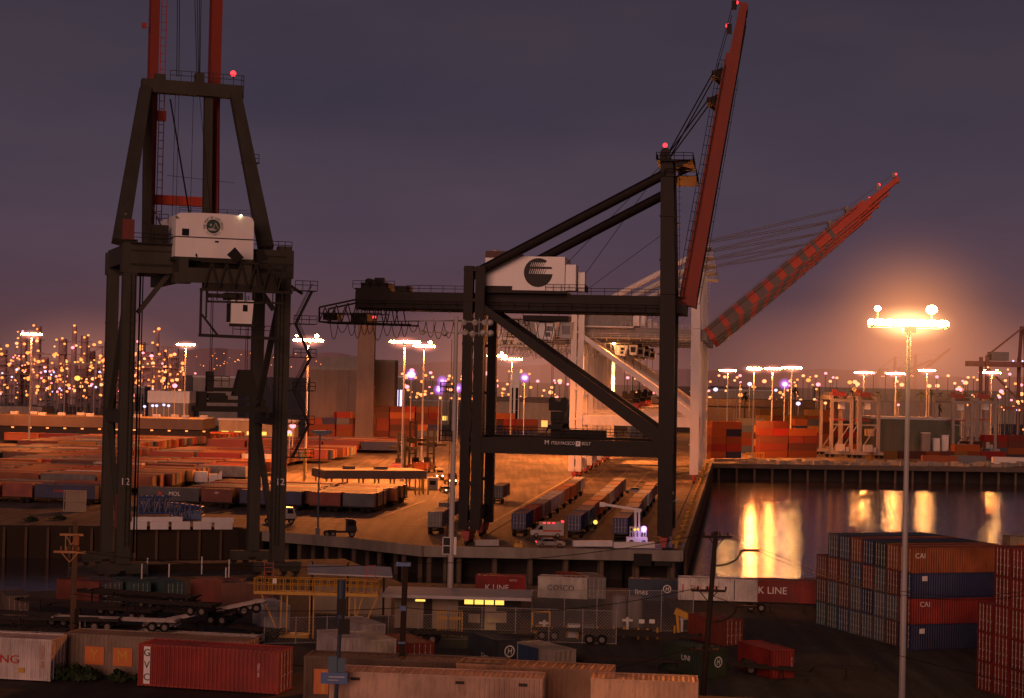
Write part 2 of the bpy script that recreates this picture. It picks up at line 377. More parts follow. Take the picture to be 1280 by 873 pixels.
# water
m, nt, b = new_mat('harbour_water'); N, L = nt.nodes, nt.links
b.inputs['Base Color'].default_value = (0.06, 0.045, 0.055, 1); b.inputs['Roughness'].default_value = 0.10; b.inputs['IOR'].default_value = 2.0
tc = N.new('ShaderNodeTexCoord')
hs = []
for sc_, ds, my in ((0.35, 0.045, 0.8), (1.5, 0.035, 1.6)):
    n = N.new('ShaderNodeTexNoise'); n.inputs['Scale'].default_value = sc_; n.inputs['Detail'].default_value = 3; n.inputs['Roughness'].default_value = 0.5
    mp = N.new('ShaderNodeMapping'); mp.inputs['Scale'].default_value = (0.55 if my > 1 else 0.9, my, 1); L.new(tc.outputs['Object'], mp.inputs['Vector']); L.new(mp.outputs[0], n.inputs['Vector'])
    hs.append((n, ds))
b1 = N.new('ShaderNodeBump'); b1.inputs['Strength'].default_value = 1.0; b1.inputs['Distance'].default_value = hs[0][1]; L.new(hs[0][0].outputs['Fac'], b1.inputs['Height'])
b2 = N.new('ShaderNodeBump'); b2.inputs['Strength'].default_value = 1.0; b2.inputs['Distance'].default_value = hs[1][1]; L.new(hs[1][0].outputs['Fac'], b2.inputs['Height']); L.new(b1.outputs[0], b2.inputs['Normal'])
L.new(b2.outputs[0], b.inputs['Normal'])
M['water'] = m
struct(MB().add([(-6000, -200, WZ), (6000, -200, WZ), (6000, 900, WZ), (-6000, 900, WZ)], [(0, 1, 2, 3)]), 'water', M['water'])

def slab(poly, z0, z1):
    n = len(poly); mb = MB()
    vs = [(p.x, p.y, z1) for p in poly] + [(p.x, p.y, z0) for p in poly]
    return mb.add(vs, [tuple(range(n))] + [(i, n + i, n + (i + 1) % n, (i + 1) % n) for i in range(n)])
# main terminal deck: wharf edge from the left, corner, basin edge, quay across the basin
EDGE = [G(-500, 655), G(0, 656), G(300, 659), G(330, 665), G(440, 674), G(530, 684), O, W(0, (far - O).length), G(1280, 586), G(2600, 604)]
poly = [Vector((-9000, EDGE[0].y - 60, 0))] + EDGE + [Vector((9000, EDGE[-1].y, 0)), Vector((24000, 30000, 0)), Vector((-24000, 30000, 0))]
struct(slab(poly, -1.35, 0.0), 'terminal_ground', M['deck'])
# near yard
NE = [G(-420, 752), G(72, 738), G(96, 703)]
c20, s20 = math.cos(R(20)), math.sin(R(20))
NE.append(NE[-1] + Vector((c20, s20, 0)) * 38)
NE += [G(500, 728), G(850, 737), G(1500, 752)]
npoly = [Vector((-400, 60, 0))] + [Vector((-400, NE[0].y, 0))] + NE + [Vector((500, NE[-1].y, 0)), Vector((500, 60, 0))]
struct(slab(npoly[::-1], -8, 0.0), 'yard_ground', M['yard'])
# embankment in front, carrying the nearest row of containers
ez = 7.3
def crest(x): return 126 - (x + 35) * 0.20
mb = MB(); xs = [-120 + i * 6 for i in range(36)]
vs = []
for x in xs:
    c = crest(x) + random.uniform(-.4, .4)
    vs += [(x, 60, ez), (x, c - 1.0, ez + random.uniform(-.12, .05)), (x, c + 0.8, ez - 0.6), (x, c + 13, 0.02)]
fs = [(i * 4 + k, (i + 1) * 4 + k, (i + 1) * 4 + k + 1, i * 4 + k + 1) for i in range(len(xs) - 1) for k in range(3)]
struct(mb.add(vs, fs), 'embankment_ground', M['bank'])

# under-wharf piles and edge furniture ------------------------------------------------
def along(pts, step, start=0.0):
    res, carry = [], start
    for a, b in zip(pts, pts[1:]):
        Ld = (b - a).length; t = carry
        while t < Ld:
            res.append((a.lerp(b, t / Ld), (b - a).normalized())); t += step
        carry = t - Ld
    return res
# shore wall beneath the deck, set back
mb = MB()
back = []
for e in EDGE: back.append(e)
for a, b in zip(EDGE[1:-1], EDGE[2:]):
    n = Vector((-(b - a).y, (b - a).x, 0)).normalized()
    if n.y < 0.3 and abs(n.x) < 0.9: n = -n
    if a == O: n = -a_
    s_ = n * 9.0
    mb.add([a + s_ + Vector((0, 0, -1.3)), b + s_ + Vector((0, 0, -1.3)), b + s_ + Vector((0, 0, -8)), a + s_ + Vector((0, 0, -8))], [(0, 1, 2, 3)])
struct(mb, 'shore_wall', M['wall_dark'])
pile_me = MB().tube((0, 0, -8.5), (0, 0, -1.36), 0.42, 8).mesh('wharf_pile'); pile_me.materials.append(M['pile'])
def put(me, name, loc, label, cat, group=None, rz=0.0, scale=1.0):
    o = bpy.data.objects.new(name, me); col.objects.link(o); o.location = loc; o.rotation_euler = (0, 0, rz)
    if scale != 1.0: o.scale = (scale,) * 3
    return tag(o, label, cat, group)
front = [EDGE[3], EDGE[4], EDGE[5], O]
for i, (p, t) in enumerate(along(front, 5.6, 1.0)):
    n = Vector((-t.y, t.x, 0))
    for k, off in enumerate((1.3, 5.0)):
        put(pile_me, 'wharf_pile', p + n * off, '%s concrete pile under the facing wharf edge, %s row' % ('pale' if k == 0 else 'shadowed', 'outer' if k == 0 else 'inner'), 'pile', 'concrete piles under the facing wharf edge, %s row' % ('outer' if k == 0 else 'inner'))
for i, (p, t) in enumerate(along([O, EDGE[7]], 7.5, 3.0)):
    put(pile_me, 'wharf_pile', p - a_ * 1.2, 'concrete pile under the wharf edge beside the basin', 'pile', 'piles along the basin side of the wharf')
for i, (p, t) in enumerate(along([EDGE[7], EDGE[8]], 6.0, 3.0)):
    put(pile_me, 'wharf_pile', p + Vector((0, 1.2, 0)), 'pile under the quay on the far side of the basin', 'pile', 'piles under the far basin quay')
# concrete edge beam (fascia) on the facing wharf
mb = MB()
for a, b in zip(front, front[1:]):
    n = Vector((-(b - a).y, (b - a).x, 0)).normalized()
    mb.beam(a - n * 0.26 + Vector((0, 0, -0.62)), b - n * 0.26 + Vector((0, 0, -0.62)), 0.5, 1.7)
struct(mb, 'wharf_edge_kerb', M['concrete'])
mb = MB()
n = -a_
mb.beam(O + a_ * 0.26 + Vector((0, 0, -0.62)), EDGE[7] + a_ * 0.26 + Vector((0, 0, -0.62)), 0.5, 1.7)
struct(mb, 'basin_edge_kerb', M['concrete'])
mb = MB().beam(EDGE[7] + Vector((0, -.3, -.5)), EDGE[8] + Vector((0, -.3, -.5)), 0.5, 1.5).beam(EDGE[8] + Vector((0, -.3, -.5)), EDGE[9] + Vector((0, -.3, -.5)), 0.5, 1.5)
struct(mb, 'far_quay_kerb', M['fascia'])
# timber fender wall on the left reach, with white panels above
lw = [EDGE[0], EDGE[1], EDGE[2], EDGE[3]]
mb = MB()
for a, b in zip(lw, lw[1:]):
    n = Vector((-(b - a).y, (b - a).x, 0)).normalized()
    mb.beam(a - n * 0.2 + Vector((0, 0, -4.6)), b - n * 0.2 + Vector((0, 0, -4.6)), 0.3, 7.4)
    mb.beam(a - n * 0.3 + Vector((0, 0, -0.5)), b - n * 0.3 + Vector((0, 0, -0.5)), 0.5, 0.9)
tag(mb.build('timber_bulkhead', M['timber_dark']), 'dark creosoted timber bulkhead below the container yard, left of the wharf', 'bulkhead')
fm = MB().beam((0, 0, -7.4), (0, 0, -0.3), 0.42, 0.42).mesh('fender_pile'); fm.materials.append(M['timber'])
for i, (p, t) in enumerate(along([EDGE[1], EDGE[2]], 3.6, 0.8)):
    n = Vector((-t.y, t.x, 0))
    put(fm, 'fender_pile', p - n * 0.62, 'upright brown timber fender pile on the dark bulkhead', 'fender pile', 'timber fender piles on the dark bulkhead', math.atan2(t.y, t.x))
pm = MB().box((0, 0, 0.15), (3.05, 0.3, 1.35)).mesh('fender_board'); pm.materials.append(M['white'])
k = 0
for i, (p, t) in enumerate(along([G(164, 659), EDGE[2]], 3.6, 1.0)):
    n = Vector((-t.y, t.x, 0))
    put(pm, 'fender_board', p - n * 0.95 + Vector((0, 0, .2)), 'white rectangular panel in the row along the top of the timber bulkhead', 'panel', 'white panels along the bulkhead top', math.atan2(t.y, t.x))
# white pipe-like barriers standing on the deck edge
for i, (x0, x1, y, lb) in enumerate(((165, 228, 652, 'long white barrier beam behind the bulkhead panels near the blue lattice boom'), (252, 292, 653, 'short white barrier beam between the blue lattice boom and the crane leg'))):
    a, b = G(x0, y), G(x1, y)
    tag(MB().beam(a + Vector((0, 0, .45)), b + Vector((0, 0, .45)), 0.5, 0.75).beam(a + Vector((0, 0, .05)), b + Vector((0, 0, .05)), 0.9, 0.1).build('barrier', M['white']), lb, 'barrier')
for i, (x0, x1, y, lb) in enumerate(((716, 765, 683, 'long white barrier on the wharf edge beside the parked white car'), (767, 818, 685, 'long white barrier on the wharf edge below the boom lift basket'), (594, 623, 682, 'pale barrier on the wharf edge near the black crane legs'))):
    a, b = G(x0, y), G(x1, y)
    tag(MB().beam(a + Vector((0, 0, .5)), b + Vector((0, 0, .5)), 0.55, 0.85).beam(a + Vector((0, 0, .05)), b + Vector((0, 0, .05)), 0.9, 0.1).build('barrier', M['white'] if i < 2 else M['lightcol']), lb, 'barrier')
# painted lane lines on the deck (4 mm above)
M['line'] = paint('lane_paint', (0.46, 0.36, 0.2), 0.7, 0.6, 0.8, streak=False)
mb = MB()
def strip(a, b, w_, z=0.004):
    t = (b - a).normalized(); n = Vector((-t.y, t.x, 0)) * w_ / 2; zz = Vector((0, 0, z))
    mb.add([a - n + zz, b - n + zz, b + n + zz, a + n + zz], [(0, 1, 2, 3)])
pa, qa = invW(G(612, 655))
strip(W(pa, qa), W(pa, qa + 230), 0.45)
for dp in (6.2, 12.6, 19.0, 25.0): strip(W(pa + dp, qa + 2), W(pa + dp, qa + 210), 0.18)
pb, qb = invW(G(480, 645))
strip(W(pb, qb), W(pb, qb + 46), 0.4)
for i in range(22): strip(W(pb + 8, qb - 8 + i * 4.2), W(pb + 8, qb - 5.8 + i * 4.2), 0.3)
strip(W(pb - 30, qb - 16), W(pb + 22, qb - 18), 0.25)
for i in range(40):
    strip(W(-5.5, 4 + i * 7.5), W(-2.8, 4 + i * 7.5), 0.9)
struct(mb, 'road_markings', M['line'])
mb = MB()
for dp in (-2.6, -33.1):
    for k in (-.7, .7):
        a, b = W(dp, 1), W(dp, 300); mb.beam(a + Vector((0, 0, .0)), b, 0.12, 0.06)
struct(mb, 'crane_rail_road', M['grey_steel'])
# hills on the horizon, distance fade painted into their pale colour
def hills(name, pts, Y, c):
    mb = MB(); n = len(pts)
    vs = [P(px, py, Y) for px, py in pts]
    vs = [Vector((v.x, v.y + random.uniform(-20, 20), v.z)) for v in vs]
    base = [Vector((v.x, v.y - 60, -2)) for v in vs]
    bk = [Vector((v.x, v.y + 1500, -2)) for v in vs]
    mb.add(vs + base + bk, [(i, i + 1, n + i + 1, n + i) for i in range(n - 1)] + [(i + 1, i, 2 * n + i, 2 * n + i + 1) for i in range(n - 1)])
    return struct(mb, name, paint(name + '_hazed_soil', c, 0.95, 0.3, 0.002, streak=False))
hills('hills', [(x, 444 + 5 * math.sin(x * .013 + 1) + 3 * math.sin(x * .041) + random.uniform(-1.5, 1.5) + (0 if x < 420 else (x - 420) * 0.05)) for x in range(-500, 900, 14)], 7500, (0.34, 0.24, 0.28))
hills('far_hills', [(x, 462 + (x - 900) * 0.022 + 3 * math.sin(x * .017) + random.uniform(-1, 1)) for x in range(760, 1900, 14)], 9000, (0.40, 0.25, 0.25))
# ------------------------------------------------------------------ containers
COL = dict(orange=(0.34, 0.09, 0.022), red=(0.26, 0.022, 0.014), brick=(0.20, 0.04, 0.022), navy=(0.022, 0.032, 0.10), slate=(0.10, 0.11, 0.13), grey=(0.24, 0.23, 0.22), white=(0.62, 0.58, 0.54),
           tan=(0.36, 0.26, 0.16), green=(0.025, 0.05, 0.03), teal=(0.05, 0.10, 0.10), brown=(0.14, 0.05, 0.03), ochre=(0.40, 0.19, 0.04), blue=(0.05, 0.075, 0.13))
CNAME = dict(orange='rust orange', red='bright red', brick='brick red', navy='navy blue', slate='slate grey', grey='pale grey', white='off-white', tan='tan', green='dark green', teal='teal', brown='brown', ochre='ochre', blue='steel blue')
CH, CW = 2.59, 2.44
def corr_wall(mb, x0, x1, y, z0, z1, sgn, axis='x', per=0.28, dep=0.035):
    n = max(2, int((x1 - x0) / (per / 4)))
    lo, hi = [], []
    for i in range(n + 1):
        u = x0 + (x1 - x0) * i / n
        d = (0, 0, dep, dep)[i % 4] * -sgn
        lo.append((u, y + d, z0) if axis == 'x' else (y + d, u, z0)); hi.append((u, y + d, z1) if axis == 'x' else (y + d, u, z1))
    mb.add(lo + hi, [(i, i + 1, n + 2 + i, n + 1 + i) for i in range(n)])
def container_body(L, near, H=CH):
    mb = MB(); hx, hy = L / 2, CW / 2
    if not near:
        mb.box((0, 0, H / 2), (L - .06, CW - .06, H - .1))
        for x in (-hx + .06, hx - .06):
            for y in (-hy + .06, hy - .06): mb.box((x, y, H / 2), (.13, .13, H))
        for y in (-hy + .05, hy - .05):
            for z in (.08, H - .07): mb.box((0, y, z), (L - .26, .11, .13))
        return mb
    for x in (-hx + .07, hx - .07):
        for y in (-hy + .07, hy - .07):
            mb.box((x, y, H / 2), (.14, .14, H - .24))
            for z in (.06, H - .06): mb.box((x, y, z), (.18, .17, .12))
    for y in (-hy + .05, hy - .05):
        for z in (.08, H - .06): mb.box((0, y, z), (L - .36, .10, .13))
    for x in (-hx + .05, hx - .05):
        for z in (.08, H - .06): mb.box((x, 0, z), (.10, CW - .34, .13))
    for s in (-1, 1): corr_wall(mb, -hx + .14, hx - .14, s * (hy - .03), .14, H - .12, s)
    corr_wall(mb, -hy + .14, hy - .14, -hx + .04, .14, H - .12, -1, 'y')
    n = int((L - .2) / .14); lo = []; hi = []
    for i in range(n + 1):
        x = -hx + .1 + (L - .2) * i / n; z = H - .06 + (.0, .0, .022, .022)[i % 4]
        lo.append((x, -hy + .1, z)); hi.append((x, hy - .1, z))
    mb.add(lo + hi, [(i, i + 1, n + 2 + i, n + 1 + i) for i in range(n)])
    mb.box((0, 0, .1), (L - .3, CW - .3, .1)); mb.box((hx - .25, 0, H / 2), (.04, CW - .2, H - .2))
    return mb
def mk(me, m): me.materials.append(m); return me
CM = {}; REG = []
for tagk, L in (('20', 6.06), ('30', 9.2), ('40', 12.19)):
    CM[tagk, 0] = mk(container_body(L, False).mesh('container'), M['container'])
    CM[tagk, 1] = mk(container_body(L, True).mesh('container'), M['container'])
CM['40h', 1] = mk(container_body(12.19, True, 2.9).mesh('container'), M['container'])
def door_mesh(s, H=CH):
    mb = MB(); mb.box((0, 0, 0), (.06, 1.04, H - .32))
    for z in (-.62, -.2, .22, .64): mb.box((.035, 0, z * H / 2.59), (.02, .96, .16))
    for z in (-.9, -.3, .3, .9): mb.box((.04, s * .5, z), (.05, .08, .1))
    return mk(mb.mesh('door'), M['container'])
def rods_mesh(H=CH):
    mb = MB()
    mb.tube((.09, 0, -H / 2 + .1), (.09, 0, H / 2 - .1), .022, 6)
    for z in (-.9, -.35, .35, .95): mb.box((.075, 0, z), (.05, .11, .07))
    mb.box((.1, .12, -.25), (.03, .28, .05))
    return mk(mb.mesh('locking_bar'), M['rod'])
DM = {s: door_mesh(s) for s in (-1, 1)}; RM = rods_mesh()
def container(size, colr, loc, rz, label, near=True, group=None, doors=True, name='shipping_container', cat='container', end=None):
    o = bpy.data.objects.new(name, CM[size, 1 if near else 0]); col.objects.link(o)
    o.location = loc; o.rotation_euler = (0, 0, rz)
    c = COL[colr] if isinstance(colr, str) else colr
    jitter = random.uniform(.85, 1.15) if near else random.uniform(.55, 1.3); c = tuple(x * jitter for x in c); o.color = (*c, 1)
    tag(o, label, cat, group)
    L = {'20': 6.06, '30': 9.2}.get(size, 12.19)
    if not near: REG.append(o)
    if near and doors:
        for s in (-1, 1):
            d = bpy.data.objects.new('door', DM[s]); col.objects.link(d); d.parent = o; d.color = o.color
            d.location = (L / 2 - .06, s * .545, CH / 2 + .01)
            for yy in (-.26, .26):
                r = bpy.data.objects.new('locking_bar', RM); col.objects.link(r); r.parent = d; r.location = (0, yy, 0)
    return o
# chassis -----------------------------------------------------------------
def wheel_mesh(r=.5, w_=.28):
    t = MB(); n = 18
    prof = [(r * .55, -w_ / 2), (r * .93, -w_ / 2), (r, -w_ / 3), (r, w_ / 3), (r * .93, w_ / 2), (r * .55, w_ / 2)]
    vs = [(p * math.cos(2 * math.pi * i / n), y, p * math.sin(2 * math.pi * i / n)) for i in range(n) for p, y in prof]
    k = len(prof)
    fs = [(i * k + j, i * k + (j + 1) % k, ((i + 1) % n) * k + (j + 1) % k, ((i + 1) % n) * k + j) for i in range(n) for j in range(k)]
    t.add(vs, fs)
    ri = MB().tube((0, -w_ * .33, 0), (0, w_ * .33, 0), r * .56, 14).tube((0, -w_ * .5, 0), (0, w_ * .5, 0), r * .22, 8)
    return mk(t.mesh('tyre'), M['tyre']), mk(ri.mesh('rim'), M['rim'])
TY, RI = wheel_mesh()
def wheel(parent, loc, scale=1.0):
    t = bpy.data.objects.new('wheel', TY); col.objects.link(t); t.parent = parent; t.location = loc; t.scale = (scale,) * 3
    r = bpy.data.objects.new('rim', RI); col.objects.link(r); r.parent = t
    return t
def chassis_frame(L, mat):
    mb = MB(); hx = L / 2
    for y in (-.45, .45):
        mb.box((0, y, 1.05), (L, .14, .28))
    for x in [-hx + .15 + i * (L - .3) / 6 for i in range(7)]: mb.box((x, 0, 1.06), (.12, .78, .16))
    for x in (-hx + .12, hx - .12): mb.box((x, 0, 1.13), (.22, 2.4, .14))
    for y in (-.75, .75):
        mb.box((hx * .55, y, .62), (.12, .12, .95)); mb.box((hx * .55, y, .13), (.3, .3, .06))
    mb.box((-hx + 1.7, 0, .62), (2.4, 1.6, .12)); mb.box((-hx + .06, 0, .65), (.1, 2.2, .12))
    return mk(mb.mesh('frame'), mat)
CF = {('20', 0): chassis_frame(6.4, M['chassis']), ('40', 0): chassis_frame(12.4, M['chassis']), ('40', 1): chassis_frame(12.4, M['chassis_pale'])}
mb = MB().tube((0, -.8, .5), (0, .8, .5), .1, 8)
for y in (-.95, .95): mb.tube((0, y - .25, .5), (0, y + .25, .5), .5, 10)
cw = mk(mb.mesh('axle'), M['tyre'])
def chassis(size, loc, rz, label, pale=0, full=True, group=None, tilt=0.0, flip=False):
    t = thing('container_chassis', label, 'chassis', loc, rz, group)
    if tilt or flip: t.rotation_euler = (R(180) if flip else 0, tilt, rz)
    f = bpy.data.objects.new('frame', CF[size, pale]); col.objects.link(f); f.parent = t
    L = 6.4 if size == '20' else 12.4
    if full:
        for x in (-L / 2 + 1.1, -L / 2 + 2.35):
            for y in (-.98, .98): wheel(t, (x, y, .5))
    else:
        for x in (-L / 2 + 1.1, -L / 2 + 2.35):
            f2 = bpy.data.objects.new('axle', cw); col.objects.link(f2); f2.parent = t; f2.location = (x, 0, 0)
    return t
CZ = 1.2
# ---- terminal trailer yard, rows along the wharf frame ---------------------------------------
def ordw(i): return ORD[i]
USED = set()
def block(rf, deep, cols, where, weights, chass=True, first=None, pitch=3.1, skip=0.10, q0=0, gaps=()):
    """rf: right front bottom corner in the photo; rows go back along the wharf, files to the left"""
    p0, qq0 = invW(G(*rf)); names, ws = zip(*weights)
    for r in range(deep):
        p = p0 + random.uniform(-.9, .9); q = qq0 + r * pitch
        row = first if (r == 0 and first) else None
        for c in range(cols if not row else len(row)):
            if row: size, cl = row[c]
            else:
                size = '40'; cl = random.choices(names, ws)[0]
                if random.random() < skip or r in gaps: p -= 12.7; continue
            L = 12.19 if size == '40' else 6.06
            loc = W(p - L / 2, q + CW / 2, CZ)
            lab = '%s container, %s row back, %s from right, %s' % (CNAME[cl], ORD[r], ORD[c], where)
            near = c == 0 or r == 0
            container(size, cl, loc, ROTW, lab, near=False, group='containers parked on chassis in the trailer yard')
            if chass and (r == 0 or c == 0) and loc.y < 450:
                t = chassis(size, W(p - L / 2, q + CW / 2, 0), ROTW + math.pi, 'dark wheeled chassis, %s row back, %s from right, %s' % (ORD[r], ORD[c], where), full=False, group='chassis under the parked containers')
            p -= L + random.choice([.5, .5, .9, 1.6])
WARM = [('orange', 5), ('brick', 5), ('red', 2.5), ('navy', 2.4), ('slate', 2.6), ('grey', 1.3), ('tan', .9), ('brown', 4.5), ('ochre', 1.2), ('white', .5), ('blue', 1.6)]
block((466, 642), 11, 3, 'block behind blue lamp pole', WARM, first=[('20', 'slate'), ('20', 'brick'), ('40', 'navy'), ('20', 'brick'), ('40', 'slate')])
block((188, 618), 14, 4, 'block behind blue lattice boom', WARM, skip=.03)
block((122, 632), 5, 3, 'block at far left edge', WARM, first=[('40', 'navy'), ('20', 'brick'), ('40', 'orange')])
block((304, 603), 13, 5, 'middle block beyond lattice boom', WARM, first=[('40', 'grey'), ('40', 'brick'), ('40', 'white')])
block((124, 586), 18, 3, 'back block behind crane legs', WARM, skip=.03)
block((168, 570), 40, 3, 'long block before the warehouse', WARM, skip=.04)
block((90, 557), 16, 2, 'short block below the left mast', WARM, skip=.04)
block((352, 586), 14, 3, 'block right of the generator trailer', WARM)
block((410, 580), 14, 2, 'block behind the gate canopy', WARM)
block((496, 568), 16, 3, 'block beside the top loaders', WARM)
block((352, 566), 12, 2, 'file behind the crane stairs', WARM, skip=.0)
# lettering on the grey front container of the first block and on the navy one at the left
def find(lab):
    for o in col.objects:
        if o.get('label') == lab: return o
def side_text(o, body, size, mat, x=0.0, z=1.35, side=-1, squeeze=1.0, name='lettering', H=CH):
    """text on the local -Y (side=-1) or +Y side"""
    return text(body, size, mat, o, (x, side * (CW / 2 + .03), z), (1 if side < 0 else -1, 0, 0), squeeze=squeeze, name=name)
def end_text(o, body, size, mat, y=0.0, z=1.35, end=1, L=12.19, squeeze=1.0, name='lettering'):
    return text(body, size, mat, o, (end * (L / 2 + .06), y, z), (0, end, 0), squeeze=squeeze, name=name)
o = find('slate grey container, first row back, fifth from right, block behind blue lamp pole')
side_text(o, 'MOL', 1.1, M['letter_white'], 1.2); 
bx = MB().prism([(-.5, .9), (.1, .9), (-.1, 1.7), (-.7, 1.7)], 'y', -CW / 2 - .05, -CW / 2 - .03); bx.build('emblem', M['letter_red'], o).location = (-1.4, 0, 0)
o = find('navy blue container, first row back, first from right, block at far left edge')
side_text(o, 'CHINA SHIPPING', .75, M['letter_red'], 0.6)
o = find('brick red container, first row back, fourth from right, block behind blue lamp pole')
side_text(o, '0H', .6, M['letter_white'], 0, 1.8)
# ---- trailers queued under the black crane --------------------------------------------------
LANES = [((648, 671), ['navy', 'red', 'slate', 'white', 'white', 'orange', 'orange', 'slate', 'white'], 'the lane nearest landside legs'),
         ((718, 673), ['navy', 'blue', 'red', 'orange', 'tan', 'white', 'grey', 'brick', 'slate'], 'the middle lane under black crane'),
         ((776, 676), ['navy', 'slate', 'blue', 'brick', 'tan', 'white', 'brown', 'brick'], 'the lane nearest waterside legs')]
for (px, py), cols_, where in LANES:
    p0, q0 = invW(G(px, py)); q = q0 + 6.1 - 13.4
    for i, cl in enumerate(cols_):
        q += random.uniform(13.0, 14.4)
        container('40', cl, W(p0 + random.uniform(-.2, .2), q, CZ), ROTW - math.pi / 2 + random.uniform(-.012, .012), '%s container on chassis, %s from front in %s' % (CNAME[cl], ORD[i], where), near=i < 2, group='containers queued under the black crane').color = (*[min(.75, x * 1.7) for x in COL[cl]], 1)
        chassis('40', W(p0, q, 0), ROTW + math.pi / 2, 'dark wheeled chassis, %s from front in %s' % (ORD[i], where), full=False, group='chassis queued under the black crane')
for (px, py), cl, lb in (((543, 668), 'grey', 'pale grey ribbed container on a chassis left of the black crane legs'), ((556, 655), 'slate', 'slate container on a chassis just behind the pale grey ribbed one by the crane'), ((621, 630), 'slate', 'dark slate container on a chassis behind the black landside legs')):
    p0, q0 = invW(G(px, py))
    container('40', cl, W(p0, q0 + 6.1, CZ), ROTW - math.pi / 2, lb, near=True)
    chassis('40', W(p0, q0 + 6.1, 0), ROTW + math.pi / 2, 'dark wheeled chassis under the ' + lb.split(' on ')[0] + (' behind the legs' if px == 621 else ' left of the legs'), full=False)
# ---- stacks further back ----------------------------------------------------------------------
def stack(px0, px1, py, tiers, where, weights, depth=1, rz=0.0, hole=.08, size='40', split=(.5,)):
    a, b = G(px0, py), G(px1, py); Ld = (b - a).length; t = (b - a).normalized(); ang = math.atan2(t.y, t.x)
    names, ws = zip(*weights); n = max(1, int(Ld / 12.6))
    for c in range(n):
        h = tiers if isinstance(tiers, int) else tiers[c % len(tiers)]
        for k in range(h):
            if random.random() < .6:
                for j in (0, 1):
                    cl = random.choices(names, ws)[0]
                    container('20', cl, a + t * (c * 12.9 + 3.1 + j * 6.3) + Vector((0, 0, k * CH)), ang, 'short %s container, %s tier, %s file, %s half, %s' % (CNAME[cl], TIER[k], ORD[c], ('left', 'right')[j], where), near=False, group='containers stacked in ' + where)
            else:
                cl = random.choices(names, ws)[0]
                o = container('40', cl, a + t * (c * 12.9 + 6.2 + random.uniform(-.2, .2)) + Vector((0, 0, k * CH)), ang, '%s container, %s tier, %s file, %s' % (CNAME[cl], TIER[k], ORD[c], where), near=False, group='containers stacked in ' + where)
STK = [('orange', 4), ('brick', 4), ('red', 2), ('navy', 2.4), ('slate', 1.6), ('ochre', .8), ('brown', 4), ('blue', .5)]
stack(384, 566, 546, [3, 4, 5, 5, 5], 'stack below the chimney', STK)
stack(612, 690, 546, [4, 3], 'stack behind the hanging spreader', STK)
stack(786, 842, 556, [3, 3], 'stack behind the portal beam', [('navy', 2), ('orange', 2), ('blue', 1)])
stack(886, 944, 574, [5, 3], 'stack beside white crane leg', [('orange', 5), ('red', 3), ('navy', 2)])
stack(946, 1040, 572, [5, 4, 5], 'tall stack by yard gantries', STK)
stack(946, 1040, 558, [6, 5, 6, 5], 'higher stack behind tall one', [('orange', 3), ('ochre', 2)])
stack(886, 1050, 566, [4, 5, 4, 5], 'wall of boxes by the basin', STK)
stack(1040, 1100, 563, [4, 4], 'stack behind first yard gantries', STK)
stack(886, 950, 560, [4, 4], 'stack behind the bright red one', STK)
stack(1100, 1196, 540, [4, 4, 4], 'stack above the green warehouse', [('orange', 4), ('brick', 3)])
stack(1086, 1262, 573, [1, 1, 1, 2, 1], 'low row on far quay', STK)
stack(1196, 1300, 568, [2, 3, 3], 'short stack by last yard gantry', STK)
for px, py, cl, lb in ((1174, 579, 'orange', 'bright orange container at the quay edge across the basin'), (1210, 579, 'slate', 'slate container right of the bright orange one across the basin'), (1262, 581, 'white', 'off-white container at the right edge across the basin')):
    container('40', cl, G(px, py), 0.0, lb, near=False)
# ------------------------------------------------------------------ near yard containers
def near_c(px, py, size, colr, yaw, label, corner=(1, -1), z=0.0, doors=True, group=None, H=None):
    """px,py: ground pixel of the named bottom corner (x sign, y sign in local axes)"""
    L = {'20': 6.06, '30': 9.2}.get(size, 12.19)
    g = G(px, py, z)
    off = Matrix.Rotation(yaw, 3, 'Z') @ Vector((corner[0] * L / 2, corner[1] * CW / 2, 0))
    return container(size, colr, Vector((g.x, g.y, z)) - off, yaw, label, True, group, doors)
# back row by the wharf, standing on low trailers
def on_chassis(px, py, size, colr, yaw, label, corner=(1, -1), doors=True, full=True):
    o = near_c(px, py, size, colr, yaw, label, corner, CZ, doors)
    chassis('40' if size == '30' else size, Vector((o.location.x, o.location.y, 0)), yaw + math.pi, 'wheeled chassis under the ' + label.split(' standing')[0].split(' beside')[0], full=full)
    return o
k1 = near_c(594, 746, '20', (0.33, 0.012, 0.014), R(-4), 'bright red container with white line lettering behind the guard station', (-1, -1))
side_text(k1, 'K LINE', 1.0, M['letter_white'], -.4, 1.15); side_text(k1, 'KKTU', .36, M['letter_white'], 1.6, 2.1, name='serial_lettering'); side_text(k1, 'GENERAL', .25, M['letter_white'], -.3, .6, name='small_lettering')
c1 = near_c(672, 747, '20', (0.42, 0.40, 0.36), R(-9), 'pale grey container with navy lettering behind the chain link fence', (-1, -1), doors=True)
side_text(c1, 'COSCO', .95, M['letter_blue'], -.2, 1.25)
near_c(731, 748, '20', 'red', R(100) + math.pi, 'plain red container between two pale containers behind the fence', (1, 1))
near_c(757, 749, '20', 'grey', R(100) + math.pi, 'plain pale grey container left of the dark blue one', (1, 1))
m1 = near_c(785, 750, '20', (0.03, 0.05, 0.085), R(-8), 'dark blue container with a white round emblem near the wharf corner', (-1, -1))
side_text(m1, 'lines', .9, M['letter_white'], -1.4, 1.0)
